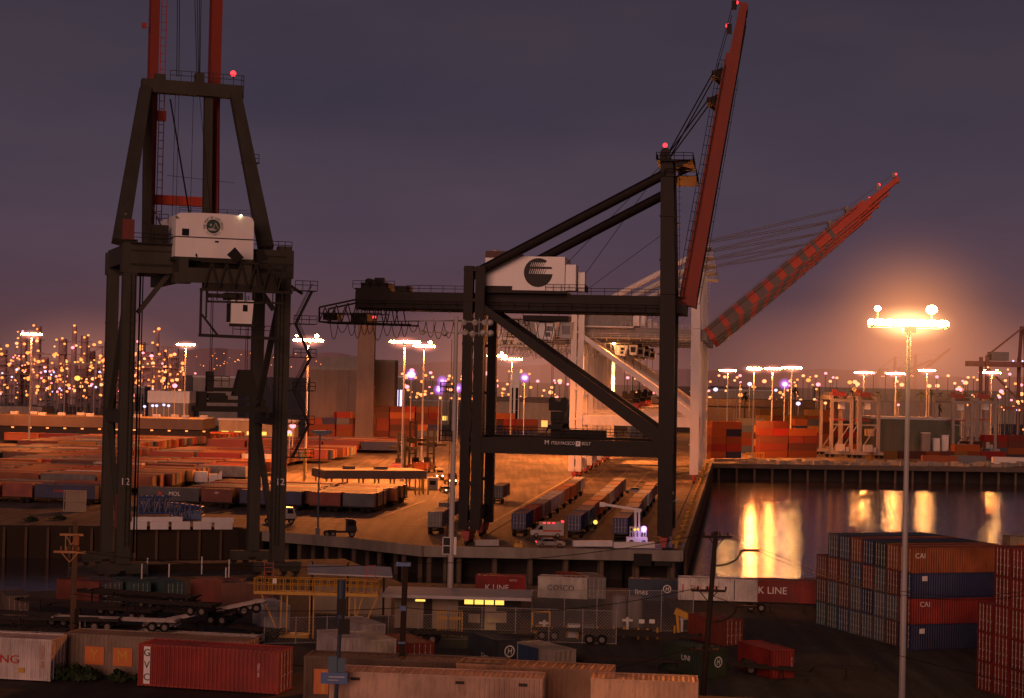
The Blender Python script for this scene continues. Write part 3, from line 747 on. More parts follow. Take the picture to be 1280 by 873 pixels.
def round_logo(o, x, z, r, side=-1, end=None, L=6.06, mat='letter_white'):
    mb = MB(); n = 24
    for i in range(n):
        a0, a1 = 2 * math.pi * i / n, 2 * math.pi * (i + 1) / n
        v = [(ra * math.cos(an), ra * math.sin(an)) for an in (a0, a1) for ra in (r * .78, r)]
        pts = [(x + u, side * (CW / 2 + .035), z + h) if end is None else (end * (L / 2 + .14), x + u, z + h) for u, h in v]
        mb.add(pts, [(0, 1, 3, 2)])
    for u0, w_ in ((-.38, .16), (.22, .16)):
        q_ = [(u0 * r, -.5 * r), ((u0 + w_) * r, -.5 * r), ((u0 + w_ + .12) * r, .5 * r), ((u0 + .12) * r, .5 * r)]
        mb.add([(x + u, side * (CW / 2 + .035), z + h) if end is None else (end * (L / 2 + .14), x + u, z + h) for u, h in q_], [(0, 1, 2, 3)])
    q_ = [(-.2 * r, -.1 * r), (.3 * r, .02 * r), (.3 * r, .2 * r), (-.2 * r, .08 * r)]
    mb.add([(x + u, side * (CW / 2 + .035), z + h) if end is None else (end * (L / 2 + .145), x + u, z + h) for u, h in q_], [(0, 1, 2, 3)])
    return mb.build('emblem', M[mat], o)
round_logo(m1, 1.7, 1.5, .5)
tr = on_chassis(848, 750, '30', 'white', R(-3), 'white box container with red side lettering behind the crossarm utility pole', (-1, -1))
tr.location += Vector((0, 0, 0))
side_text(tr, 'TRAC LEASE', .62, M['letter_red'], -1.6, 1.5); side_text(tr, 'I', 1.5, M['letter_red'], -4.1, 1.3, name='tall_letter'); side_text(tr, 'LEASING', .3, M['letter_black'], -1.5, .9, name='small_lettering'); MB().box((1.9, -CW / 2 - .02, 1.35), (.08, .03, 2.3)).build('side_seam', M['letter_black'], tr)
k2 = on_chassis(934, 752, '40', (0.16, 0.015, 0.012), R(-7), 'dark red container with white line lettering at the basin edge', (-1, -1))
side_text(k2, 'K LINE', 1.15, M['letter_white'], -3.2, 1.35)
on_chassis(990, 754, '20', 'red', R(-12), 'short red container beside the dark red lettered one at the basin edge', (-1, -1))
on_chassis(1012, 752, '20', 'grey', R(8), 'pale grey container end just behind the short red one', (-1, -1))
# left: grey box and three teal roofs
near_c(24, 766, '20', (0.17, 0.12, 0.09), R(-62) + 0, 'rusty grey brown container alone beside the left water notch', (-1, 1), doors=True).rotation_euler = (0, 0, R(-70))
for i, (px, lb, cl) in enumerate(((112, 'slate container with pale sloping-looking roof, left of the two teal ones', 'slate'), (147, 'teal container in the middle of the three behind the chassis pile', 'teal'), (190, 'teal container right of the three behind the chassis pile', 'teal'))):
    near_c(px + 41, 756, '20', cl, R(-58), lb, (1, 1))
near_c(70, 752, '20', 'brick', R(-25), 'dull brick red container roof behind the left utility pole', (-1, -1))
near_c(238, 752, '20', 'brick', R(-4), 'small brick red container behind the chassis pile near the crane legs', (-1, -1))
near_c(276, 757, '20', 'brown', R(-4), 'brown container between the chassis pile and the yellow platform', (-1, -1))
near_c(362, 788, '20', (0.42, 0.40, 0.42), R(-68), 'pale lilac grey container under the yellow platform', (1, 1))
# middle
near_c(425, 834, '20', (0.55, 0.48, 0.45), R(-63), 'off-white reefer container with pale roof, nearest the blue sign pole', (1, -1))
near_c(452, 815, '20', (0.50, 0.44, 0.42), R(-63), 'off-white container with a pale roof behind the near reefer', (1, -1))
near_c(464, 836, '20', (0.58, 0.50, 0.40), R(-63), 'cream reefer container with warning marks left of the dark pole', (1, -1))
near_c(512, 840, '20', (0.25, 0.035, 0.022), R(-62), 'red ribbed container right of the dark utility pole', (1, -1))
ha = near_c(621, 836, '20', (0.035, 0.042, 0.05), R(-62), 'dark slate container with a round white emblem on its end', (1, -1), doors=False)
mb = MB().box((6.06 / 2 + .02, 0, CH / 2), (.04, CW - .3, CH - .3)); mb.build('end_panel', M['container'], ha).color = ha.color
round_logo(ha, 0.0, 1.55, .55, end=1); side_text(ha, 'Line', .8, M['letter_white'], .6, .8, side=-1)
hb = near_c(691, 850, '20', (0.40, 0.33, 0.27), R(-58), 'tan container with ribbed end and blue front side, middle of the yard', (1, -1), doors=False)
corr = MB(); corr_wall(corr, -CW / 2 + .14, CW / 2 - .14, 6.06 / 2 - .02, .14, CH - .12, 1, 'y', per=.5, dep=.05); corr.build('end_panel', M['container'], hb).color = hb.color
mb = MB(); corr_wall(mb, -2.9, 0.6, -CW / 2 + .002, .16, CH - .16, -1); mb.build('blue_side_panel', paint('blue_side', (0.03, 0.06, 0.13), .5, .3), hb, 'blue painted half of the side')
gr = near_c(884, 849, '20', (0.03, 0.048, 0.028), R(-52), 'dark green container with a round white emblem on its end', (1, -1), doors=False)
mb = MB().box((6.06 / 2 + .02, 0, CH / 2), (.04, CW - .3, CH - .3)); mb.build('end_panel', M['container'], gr).color = gr.color
round_logo(gr, 0.0, 1.45, .5, end=1); side_text(gr, 'UNI', .7, M['letter_white'], .2, 1.5); end_text(gr, 'UNI GLORY', .26, M['letter_white'], 0, .75, 1, 6.0, name='small_lettering')
rd = near_c(963, 849, '20', (0.30, 0.025, 0.016), R(-68), 'red container standing alone on a chassis at lower right of the yard', (1, -1), doors=False)
corr = MB(); corr_wall(corr, -CW / 2 + .14, CW / 2 - .14, 6.06 / 2 - .02, .14, CH - .12, 1, 'y'); corr.build('end_panel', M['container'], rd).color = rd.color
text('KKTU 718', .22, M['letter_white'], rd, (6.06 / 2 + .05, .95, 1.4), (0, 0, 1), (0, -1, 0), name='serial_lettering')
near_c(905, 808, '20', 'brick', R(-58), 'rusty red open container behind the crossarm utility pole', (1, -1))
# ---- stacks on the right -------------------------------------------------------------------
ang = R(19)
base = G(1138, 813)
uL = Vector((math.cos(ang), math.sin(ang), 0)); uC = Vector((-math.sin(ang), math.cos(ang), 0))
SC = ['grey', 'slate', 'navy', 'brown', 'brick', 'teal', 'slate', 'navy', 'grey', 'brown']
sets = {0: ['orange', 'slate', 'brown'], 1: ['slate', 'navy', 'grey'], 2: ['brick', 'orange'], 3: ['navy', 'slate']}
FRONT = [('navy', ''), ('red', 'CAI'), ('navy', ''), ('orange', 'CAI')]
for c in range(8):
    tiers = 4 if c < 7 else 3
    for k in range(tiers):
        if c == 0: cl, tx = FRONT[k]
        else:
            cl = random.choice(['slate', 'slate', 'navy', 'brown', 'blue', 'teal'] if k < 2 else ['slate', 'brown', 'brick', 'navy', 'blue', 'brick']); tx = ''
        if k == 3: cl = ['orange', 'orange', 'green', 'navy', 'orange', 'blue', 'slate', 'brown', 'brick', 'brick'][c]
        loc = base + uL * (12.19 / 2) + uC * (CW / 2 + c * 2.52) + Vector((0, 0, k * (CH + .012)))
        o = container('40', cl, loc, ang + math.pi, '%s container in the big stack, %s tier, %s file back from its front' % (CNAME[cl], TIER[k], ORD[c]), True, 'containers in the big right stack')
        if c == 0:
            if tx: side_text(o, tx, .75, M['letter_white'], 5.15 if k == 3 else 4.5, 1.75 if k == 3 else 2.0, side=1)
            else:
                s_ = MB().box((4.6 if k else 4.8, CW / 2 + .035, 2.05 if k == 2 else 1.9), (.62, .02, .5)); s_.build('square_mark', M['letter_white'], o)
b2 = G(1304, 886)
for c in range(4):
    tiers = 5 if c < 3 else 3
    for k in range(tiers):
        loc = b2 + uL * (12.19 / 2) + uC * (CW / 2 + c * 2.52) + Vector((0, 0, k * (CH + .012)))
        container('40', (random.uniform(.17, .24), .018, .014), loc, ang + math.pi, 'red container in the red stack by the right edge, %s tier, %s file back' % (TIER[k], ORD[c]), True, 'containers in the red stack')
y_ = near_c(1262, 700, '40', 'tan', R(5), 'tan container with orange square marks seen above the big right stack', (-1, -1), z=CH * 3)
for k in range(3): near_c(1262, 700, '40', 'slate', R(5), 'slate container under the tan one behind the big right stack, %s tier' % TIER[k], (-1, -1), z=CH * k, doors=False).location = y_.location - Vector((0, 0, CH * (3 - k)))
for x in (-4.8, -3.6): MB().box((x, -CW / 2 - .04, 1.4), (.8, .02, .7)).build('orange_mark', M['letter_orange'], y_)
# ---- foreground row on the embankment ------------------------------------------------------
EZ = 7.32
def fg(px, py_top, size, colr, yaw, label, corner, doors=True):
    L = {'20': 6.06, '30': 9.2}.get(size, 12.19)
    g = G(px, py_top, EZ + CH)
    off = Matrix.Rotation(yaw, 3, 'Z') @ Vector((corner[0] * L / 2, corner[1] * CW / 2, 0))
    p_ = g - off; p_.z = EZ
    return container(size, colr, p_, yaw, label, True, None, doors)
f1 = fg(64, 800, '40', (0.60, 0.52, 0.48), R(-9), 'white container with big red letters at the lower left corner', (1, -1))
side_text(f1, 'MING', .72, M['letter_red'], 2.9, 1.25, squeeze=1.25)
text('HDMU 640', .3, M['letter_orange'], f1, (5.55, -CW / 2 - .03, 1.5), (0, 0, -1), (1, 0, 0), name='serial_lettering')
MB().box((4.2, -CW / 2 - .04, .62), (.4, .02, .3)).build('yellow_mark', M['yellow'], f1)
f2 = fg(88, 799, '40', (0.21, 0.15, 0.105), R(-11), 'tan grey ribbed container with orange letter panels by the left pole', (-1, -1))
f2.location += Vector((-1.0, 2.6, 0))
for x, t_ in ((-4.0, 'Y'), (-2.1, 'M'), (1.0, 'L')):
    MB().box((x, -CW / 2 - .03, 1.25), (1.3, .02, 1.15)).build('orange_panel', M['letter_orange'], f2); side_text(f2, t_, 1.1, M['yellow'], x, 1.25, squeeze=.9).location.y -= .03
f3 = fg(349, 815, '30', (0.25, 0.02, 0.013), R(-13), 'long dark red container with a white vertical letter strip', (1, -1))
MB().box((-4.0, -CW / 2 - .03, 1.3), (.42, .02, 2.3)).build('letter_strip', M['letter_white'], f3)
for i, t_ in enumerate('GVC'): side_text(f3, t_, .62, M['letter_black'], -4.0, 2.05 - i * .75).location.y -= .03
text('TEXU 402', .2, M['letter_white'], f3, (3.3, -CW / 2 - .03, 1.4), (0, 0, -1), (1, 0, 0), name='serial_lettering')
f4 = fg(380, 820, '40', (0.13, 0.085, 0.055), R(-6), 'grey tan ribbed container with an orange panel behind the blue sign pole', (-1, -1))
MB().box((-5.0, -CW / 2 - .03, 1.1), (.9, .02, 1.5)).build('orange_panel', M['letter_orange'], f4)
MB().box((-4.85, -CW / 2 - .045, 1.1), (.2, .02, 1.3)).build('yellow_stripe', M['yellow'], f4)
f5 = fg(678, 848, '40', (0.48, 0.31, 0.22), R(-5), 'long white ribbed container along the bottom of the view', (1, -1))
f5.location += Vector((0, -.2, 0))
for x in (-4.6, 1.4, 5.0): MB().box((x, -CW / 2 - .03, 2.2), (.5, .06, .16)).build('vent_cover', M['wall_dark'], f5)
f7 = fg(764, 841, '30', (0.30, 0.17, 0.09), R(-10), 'tan brown container with pale end bars right of the long white one', (1, -1))
f7.location += Vector((0, .6, 0))
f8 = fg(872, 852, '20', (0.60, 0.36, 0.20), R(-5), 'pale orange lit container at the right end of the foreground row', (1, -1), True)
f8.location += Vector((0, -.3, 0))
# ------------------------------------------------------------------ ship to shore cranes (local X to the water, Y along the wharf, Z up)
def beacon(parent, loc, mat='lamp_red', r=.38):
    b = MB().tube(Vector(loc) - Vector((0, 0, .7)), Vector(loc) - Vector((0, 0, .2)), .1, 6).build('beacon_mount', M['dark'], parent)
    MB().ball(loc, r, 8, 6).build('beacon_lamp', M[mat], b)
def sts_crane(name, label, group, main, boom_mat, ang, span=31.3, wid=16.0, apex=61.0, white=False, house_mat='white_house', bands=False, landtop=44.5, blen=49.0):
    t = thing(name, label, 'crane', group=group)
    mm = M[main]; gz0, gz1 = 37.4, 40.4; S = -span
    for y in (0, wid):
        mb = MB().beam((0, y, 2.2), (-.3, y, gz1), 2.3, 1.9, 2.4, 1.9, up=(0, 1, 0)).beam((-.3, y, gz1), (-.9, y * .82 + wid * .09, apex), 2.4, 1.9, 2.0, 1.6, up=(0, 1, 0))
        for z in (10, 17, 24, 31, 46, 53): mb.box((-.2 - z * .008, y if z < 40 else y * .9 + wid * .05, z), (2.55, 2.05, .16))
        mb.build('leg', mm, t)
        mb = MB()
        for dx in (-.95, .95): mb.beam((S + dx, y, 2.2), (S + dx, y, landtop), 1.5, 1.7, up=(0, 1, 0))
        for z in (3, 9.5, 16, 24, 32, 39, landtop - .6): mb.box((S, y, z), (3.5, 1.9, .5))
        mb.build('leg', mm, t)
        for x in (0, S):
            b = MB().box((x, y, 1.75), (1.1, 7.6, .9)).box((x, y - 2, 1.0), (.8, 3.2, .7)).box((x, y + 2, 1.0), (.8, 3.2, .7)).build('bogie', M['bogie_red'], t)
            wm = MB()
            for k in (-3.1, -1.3, 1.3, 3.1): wm.tube((x - .2, y + k, .45), (x + .2, y + k, .45), .45, 12)
            wm.build('rail_wheel', M['dark'], b)
        MB().beam((S, y, 15.8), (-.2, y, 15.8), 1.5, 2.5).build('portal_beam', mm, t)
        MB().beam((S + .6, y, 38.4), (-1.0, y, 17.6), 1.1, 1.1, 2.0, 2.1).build('diagonal_brace', mm, t)
        MB().tube((-1.2, y * .85 + wid * .075, apex - 1.2 - y * .1), (S, y * .85 + wid * .075, landtop - 1.0 - y * .1), .8, 12).build('backstay_tube', mm, t)
    rl = MB().rail([(S + 1, -.8, 17.25), (-1.2, -.8, 17.25)], 1.1, 2.2).rail([(S + 1, wid + .8, 17.25), (-1.2, wid + .8, 17.25)], 1.1, 2.2)
    rl.build('handrail', mm, t)
    for x in (S, 0):
        MB().beam((x, .9, 4.4), (x, wid - .9, 4.4), 1.5, 1.8).build('sill_beam', mm, t); MB().beam((x, .9, 15.8), (x, wid - .9, 15.8), 1.4, 2.4).build('sill_beam', mm, t)
    MB().beam((S, .9, landtop - 1.0), (S, wid - .9, landtop - 1.0), 1.4, 1.8).beam((-.3, .9, 41.3), (-.3, wid - .9, 41.3), 1.4, 1.6).build('cross_beam', mm, t)
    # main girders with lower trolley rail and cross members
    for y in (5.0, 11.0):
        mb = MB().beam((S - 20.5, y, (gz0 + gz1) / 2), (2.6, y, (gz0 + gz1) / 2), 1.2, gz1 - gz0)
        mb.beam((S - 20.5, y + (.85 if y < 8 else -.85), gz0 + .2), (2.6, y + (.85 if y < 8 else -.85), gz0 + .2), .5, .3)
        for x in range(int(S) - 19, 2, 3): mb.box((x, y, (gz0 + gz1) / 2), (.12, 1.36, gz1 - gz0 - .1))
        mb.build('girder', mm if not white else M['grey_steel'], t)
    mb = MB()
    for x in range(int(S) - 20, 3, 6): mb.beam((x, 5.6, gz0 + 2.4), (x, 10.4, gz0 + 2.4), .5, .7)
    mb.build('girder_tie', mm, t)
    wk = MB()
    for y in (3.6, 12.4):
        wk.box(((S - 17.9) / 2, y, gz0 + .3), (-S + 22, 1.1, .08))
    wk.rail([(S - 20, 3.1, gz0 + .35), (-1.6, 3.1, gz0 + .35)], 1.1, 2.4).rail([(S - 12, 5, gz1), (S - 2, 5, gz1)], 1.1, 2.2).rail([(S + 14, 5, gz1), (-2, 5, gz1)], 1.1, 2.2)
    for x in range(int(S) - 20, 0, 3): wk.beam((x, 3.2, gz0 + .2), (x, 5, gz0 - .35), .1, .1).beam((x, 3.2, gz0 + .2), (x, 4.6, gz0 + .25), .1, .12)
    wk.build('walkway', mm, t)
    # back platform with machinery and truss at the tail
    tr_ = MB()
    x0, x1 = S - 26.5, S - 16
    for y in (4.6, 11.4):
        tr_.beam((x0, y, 37.6), (x1 + 1, y, 40.2), .28, .28).beam((x0, y, 35.2), (x1 + 5, y, 35.0), .28, .28).beam((x0, y, 35.2), (x0, y, 37.6), .28, .28).beam((x0, y, 36.6), (x1, y, 36.8), .18, .18)
        for i in range(7):
            xa = x0 + i * 1.9; tr_.beam((xa, y, 35.2), (xa + .95, y, 37.6 + i * .4), .16, .16).beam((xa + .95, y, 37.6 + i * .4), (xa + 1.9, y, 35.2), .16, .16)
    for i in range(5): tr_.beam((x0 + i * 2.4, 4.6, 35.2), (x0 + i * 2.4, 11.4, 35.2), .2, .2)
    tr_.build('tail_truss', M['dark'] if not white else mm, t)
    mc = MB().box((S - 17.5, 8, gz1 + 1.0), (4.6, 5, .9)).box((S - 16.8, 6.2, gz1 + 1.8), (1.6, 1.2, 1.0)).tube((S - 18.6, 5.6, gz1 + 1.6), (S - 18.6, 10.4, gz1 + 1.6), .6, 10).box((S - 12.8, 6.5, gz1 + .55), (2.6, 2.4, .9)).box((x0 + 1.5, 8, 36.2), (2.4, 4, 1.2)).box((x0 + 6.4, 8, 36), (2.8, 4, 1.6))
    mc.prism([(S - 20.8, gz1 + .5), (S - 14.6, gz1 + .5), (S - 15.2, gz0 + 1), (S - 18, gz0 + .6)], 'y', 4.3, 11.7)
    mc.rail([(S - 21, 4.6, gz1 + .5), (S - 14, 4.6, gz1 + .5)], 1.2, 1.5)
    mc.build('tail_machinery', M['dark'] if not white else M['grey_steel'], t)
    # festoon cables
    fe = MB().beam((x0 + 1, 3.9, 35.1), (S + 14, 3.9, 36.4), .12, .16)
    x = x0 + 2
    while x < S + 13:
        stepx = random.uniform(1.1, 1.9); zt = 35.0 + (x - x0) * .033
        fe.sag((x, 3.9, zt), (x + stepx, 3.9, zt), random.uniform(1.6, 3.0) * (1 if x < S - 3 else 1.35), .055, 8)
        x += stepx * random.uniform(.7, 1.0)
    fe.build('festoon_cable', M['dark'] if not white else M['grey_steel'], t)
    # machine house
    hs = MB()
    hx0, hx1, hy0, hy1, hz0, hz1 = S + 1.2, S + 14.2, 2.9, 13.1, gz1 + .5, gz1 + 6.0
    hs.box(((hx0 + hx1) / 2, 8, (hz0 + hz1) / 2), (hx1 - hx0, hy1 - hy0, hz1 - hz0))
    house = hs.build('machine_house', M[house_mat], t)
    MB().box(((hx0 + hx1) / 2, 8, hz0 - .3), (hx1 - hx0 + .6, hy1 - hy0 + 1.4, .4)).build('house_deck', mm, house)
    if not white:
        MB().box((hx0 + 2.6, 8, hz1 + .25), (5.2, hy1 - hy0 + .1, 1.1)).build('roof_parapet', paint('dark_red_parapet', (.08, .02, .018), .6, .3), house)
        MB().ball((hx0 + 1.2, 6, hz1 + 1.0), .55, 10, 6, .6).build('roof_vent', M['lightcol'], house)
        MB().box((hx0 + 1.9, hy0 - .04, hz0 + .15), (5.2, .06, 1.0)).build('dark_skirt', mm, house)
    ax = MB().box((hx1 + .9, 6, hz0 + 2.2), (1.7, 5, 4.2)).box((hx1 + 2.5, 7, hz0 + 1.6), (1.1, 3, 3.2)); ax.build('side_cabinet', M['white_house'], house)
    hr = MB().rail([(hx1 - 3, hy0 - .9, hz0 - .1), (hx1 + 3.4, hy0 - .9, hz0 - .1), (hx1 + 3.4, 8, hz0 - .1)], 1.1, 1.2); hr.build('handrail', mm, house)
    # operator cab
    cb = MB().prism([(S + 9.6, 33.3), (S + 12.0, 32.9), (S + 12.9, 35.9), (S + 9.0, 35.9)], 'y', 6.4, 8.8).build('operator_cab', M['white_house'], t)
    MB().box((S + 11.5, 6.38, 34.85), (1.2, .04, .8)).box((S + 11.3, 6.38, 33.9), (.9, .04, .7)).build('cab_window', M['glass'], cb)
    cm = MB().prism([(S + 13.4, 33.3), (S + 15.2, 33.3), (S + 15.4, 36), (S + 13.2, 36)], 'y', 6.2, 8.9).build('equipment_cab', M['lightcol'], t)
    MB().box((S + 14.3, 6.16, 34.7), (1.3, .06, 1.4)).build('cab_window', M['glass'], cm)
    MB().box((S + 11, 8, 36.5), (7.5, 5.2, .9)).box((S + 11, 8, 36.05), (2.4, 3.4, .5)).build('trolley', M['dark'], t)
    # headblock and spreader on ropes
    sx = S + 13.2
    rp = MB()
    for dx in (-1.3, 1.3):
        for dy in (-1.1, 1.1): rp.tube((sx + dx, 8 + dy, 36), (sx + dx * .8, 8 + dy, 23), .035, 4)
    rp.build('hoist_rope', M['dark'], t)
    hb_ = MB().box((sx, 8, 22.2), (3.0, 2.6, 1.5)).box((sx, 8, 20.7), (2.2, 3.8, 1.2))
    for dx in (-1, 1): hb_.tube((sx + dx, 6.8, 23.1), (sx + dx, 9.2, 23.1), .6, 10)
    hb_.build('headblock', M['dark'], t)
    sp = MB().box((sx, 8, 19.2), (1.2, 12.0, .6)).box((sx, 2.1, 18.9), (2.3, .4, .7)).box((sx, 13.9, 18.9), (2.3, .4, .7)).box((sx, 8, 19.8), (2.2, 3, .7))
    for dy in (2.1, 13.9):
        for dx in (-1.1, 1.1): sp.prism([(sx + dx - .2, 18.7), (sx + dx + .2, 18.7), (sx + dx * 1.35, 17.8)], 'y', dy - .2, dy + .2)
    sp.build('spreader', M['bogie_red'] if white else M['dark'], t)
    # apex with platforms
    ap = MB().beam((-1.0, wid * .09, apex), (-1.0, wid * .91, apex), 2.0, 1.6)
    for y in (wid * .09, wid * .91):
        ap.box((-.6, y, apex + .9), (3.0, 2.0, .25)).box((-1.4, y, apex + 1.5), (1.4, 1.2, 1.2)).prism([(.4, apex - .2), (2.8, apex + .9), (.4, apex + .9)], 'y', y - .2, y + .2)
        ap.tube((-1.2, y - .5, apex + 2.2), (-1.2, y + .5, apex + 2.2), .8, 12)
    ap.build('apex_beam', mm, t)
    pr = MB()
    for z, xl, xr in ((apex + 1.0, -2.6, 3.2), (apex - 1.6, -1.2, 3.8)):
        pr.box(((xl + xr) / 2, wid / 2, z), (xr - xl, wid * .98, .1)).rail([(xl, -.1, z), (xr, -.1, z), (xr, wid, z), (xl, wid, z)], 1.1, 1.6, .05, True)
    pr.build('apex_platform', mm, t)
    # boom
    hx, hz = 2.7, 39.0
    ca, sa = math.cos(ang), math.sin(ang)
    def B(l, h, y): return (hx + l * ca - h * sa, y, hz + l * sa + h * ca)
    bm_ = thing('boom', None, None); del_ = None
    bm_.parent = t
    n = 10
    bmain = MB(); segs = [0, .5 * blen, .86 * blen, blen]
    for y in (5.0, 11.0):
        dirv = (-sa, 0, ca)
        bmain.beam(B(0, .1, y), B(.84 * blen, 0, y), 1.2, 3.4 if white else 2.7, 1.2, 2.6 if white else 2.3, up=dirv).beam(B(.84 * blen, -.25, y), B(blen, -.3, y), 1.1, 1.7, 1.0, 1.2, up=dirv)
        bmain.prism([(B(-.2, -1.4, 0)[0], B(-.2, -1.4, 0)[2]), (B(1.6, -1.3, 0)[0], B(1.6, -1.3, 0)[2]), (B(.6, 1.2, 0)[0], B(.6, 1.2, 0)[2])], 'y', y - .7, y + .7)
    bmain.beam(B(blen, -.3, 4.6), B(blen, -.3, 11.4), 1.3, 1.2).box(B(blen + .2, -.4, 8), (1.2, 3, 1.2))
    bo = bmain.build('boom_girder', M[boom_mat], t)
    bpy.data.objects.remove(bm_)
    if bands:
        dirv = (-sa, 0, ca)
        for i in range(9):
            l0 = 1.2 + i * 5.0 + random.uniform(-.5, .5); l1 = l0 + 3.9 - i * .36 + random.uniform(-.5, .4)
            for y in (5.0, 11.0): MB().beam(B(l0, .06, y), B(l1, .06, y), 1.27, 3.44, up=dirv).build('dark_band', M['band_grey'], bo)
    bt = MB(); dirv = (-sa, 0, ca)
    for i in range(1, 13): bt.beam(B(blen * i / 13.0, .2, 5.5), B(blen * i / 13.0, .2, 10.5), .45, .6, up=dirv)
    for y in (5.9, 10.1): bt.beam(B(0, -1.25, y), B(blen * .96, -1.05, y), .35, .25, up=dirv)
    bt.build('boom_tie', mm if not white else M['boom_far'], bo)
    cw_ = MB()
    for y in (3.9,):
        cw_.beam(B(1, .9, y), B(blen * .8, .9, y), .9, .08, up=dirv)
        for i in range(26):
            l_ = 1 + i * blen * .79 / 25
            cw_.tube(B(l_, .9, y - .4), B(l_, 2.0, y - .4), .045, 4)
        for h in (1.45, 2.0): cw_.tube(B(1, h, y - .4), B(blen * .8, h, y - .4), .05, 4)
    cw_.beam(B(.5, -1.9, 4.3), B(blen * .76, -1.6, 4.3), .1, .1, up=dirv)
    for i in range(14): cw_.beam(B(.5 + i * blen * .055, -1.8, 4.3), B(.5 + i * blen * .055, -1.0, 4.6), .08, .08, up=dirv)
    cw_.build('boom_walkway', M['dark'] if not white else M['grey_steel'], bo)
    la = MB()
    for l_ in (blen * .68, blen * .77):
        for y in (5.0, 11.0): la.prism([(B(l_ - 1.2, 1.0, 0)[0], B(l_ - 1.2, 1.0, 0)[2]), (B(l_ + 1.2, 1.0, 0)[0], B(l_ + 1.2, 1.0, 0)[2]), (B(l_, 2.9, 0)[0], B(l_, 2.9, 0)[2])], 'y', y - .4, y + .4)
        la.beam(B(l_, 2.4, 4.8), B(l_, 2.4, 11.2), .8, .8)
    la.box(B(blen * .92, 1.3, 5.0), (.8, .8, 1.6)).box(B(blen * 1.0, 1.2, 5.0), (.8, .8, 1.4))
    la.build('stay_lug', M['dark'] if not white else M['grey_steel'], bo)
    ro = MB()
    for y in (4.6, 5.4, 10.6, 11.4):
        for l_, r_ in ((blen * .68, .07), (blen * .77, .07)):
            ro.tube((-1.1, y, apex + 2.2), B(l_, 2.6, y), r_, 5)
    for y in (5, 11): ro.tube(B(blen * .77, 2.4, y), B(blen * .99, 1.5, y), .05, 4)
    ro.tube((-1.4, 7, apex + 1.6), (S + 13, 7, gz1 + 4), .045, 4); ro.tube((-1.4, 8.4, apex + 1.6), (S + 15, 8.4, gz1 + .6), .045, 4); ro.tube((-1.4, 9, apex - 10), (S + 17, 9, gz1 + .8), .04, 4)
    ro.build('stay_rope', M['dark'] if not white else M['grey_steel'], t)
    # ladder on the mast and stairs on a landside leg
    ld = MB()
    for y in (-1.3,):
        for x in (.55, 1.1): ld.beam((x + .4, 1.4, 41), (x - .1, 1.9, apex), .08, .08)
        for z in range(42, int(apex), 1): ld.beam((.9, 1.5, z), (1.5, 1.5, z), .07, .07)
    ld.build('mast_ladder', mm, t)
    st = MB(); z = 2.4; sx_ = S - 1.4; k = 0
    while z < 36:
        y0, y1 = (wid - 4, wid - .6) if k % 2 == 0 else (wid - .6, wid - 4)
        st.stairs((sx_ - .2, y0, z), (sx_ - .2, y1, z + 3.4), .8, side=(1, 0, 0)); st.box((sx_ - .2, y1 + (.5 if y1 > y0 else -.5), z + 3.4), (1.0, 1.2, .1)); z += 3.4; k += 1
    st.build('stair', mm, t)
    beacon(t, (-1.3, 1.4, apex + 3.4)); beacon(t, B(blen * .93, 1.6, 5)); beacon(t, B(blen * 1.01, .9, 5), r=.3)
    return t, B

def place(t, v): t.location = v; t.rotation_euler = (0, 0, ROTW); return t
cb_, Bf = sts_crane('ship_to_shore_crane', 'black quay crane with raised red boom and round emblem on its white house', None, 'black', 'orange_boom', R(81), wid=16.0)
baseB = G(830, 688); pB, qB = invW(baseB)
place(cb_, W(pB, qB + 1.0))
# emblem on the machine house: dark disc with slanted bars cut on its right half
house = [c for c in cb_.children if c.name.startswith('machine_house')][0]
S = -31.3; cx_, cz_, r_ = S + 9.9, 40.9 + 2.9, 2.35; yy = 2.9 - .04
mb = MB(); n = 40
ring = [(cx_ + r_ * math.cos(2 * math.pi * i / n), yy, cz_ + r_ * math.sin(2 * math.pi * i / n)) for i in range(n)]
mb.add(ring, [tuple(range(n))]); emb = mb.build('round_emblem', M['letter_black'], house)
mb = MB()
def sl(u0, z0, z1, w_, sh=.28): mb.add([(cx_ + u0, yy - .02, cz_ + z0), (cx_ + u0 + w_, yy - .02, cz_ + z0), (cx_ + u0 + w_ + sh, yy - .02, cz_ + z1), (cx_ + u0 + sh, yy - .02, cz_ + z1)], [(0, 1, 2, 3)])
for i in range(8): sl(-1.35 + i * .30, .95, 1.62, .06 + i * .020)
for i in range(9): sl(-1.55 + i * .32, -.22, .60, .06 + i * .022)
mb.add([(cx_ + 1.0, yy - .02, cz_ + .95), (cx_ + 2.4, yy - .02, cz_ + .95), (cx_ + 2.4, yy - .02, cz_ + 1.75), (cx_ + 1.35, yy - .02, cz_ + 1.9)], [(0, 1, 2, 3)])
mb.add([(cx_ + 1.2, yy - .02, cz_ - .22), (cx_ + 2.4, yy - .02, cz_ - .22), (cx_ + 2.4, yy - .02, cz_ + .60), (cx_ + 1.45, yy - .02, cz_ + .60)], [(0, 1, 2, 3)])
mb.build('emblem_bars', M['white_house'], emb)
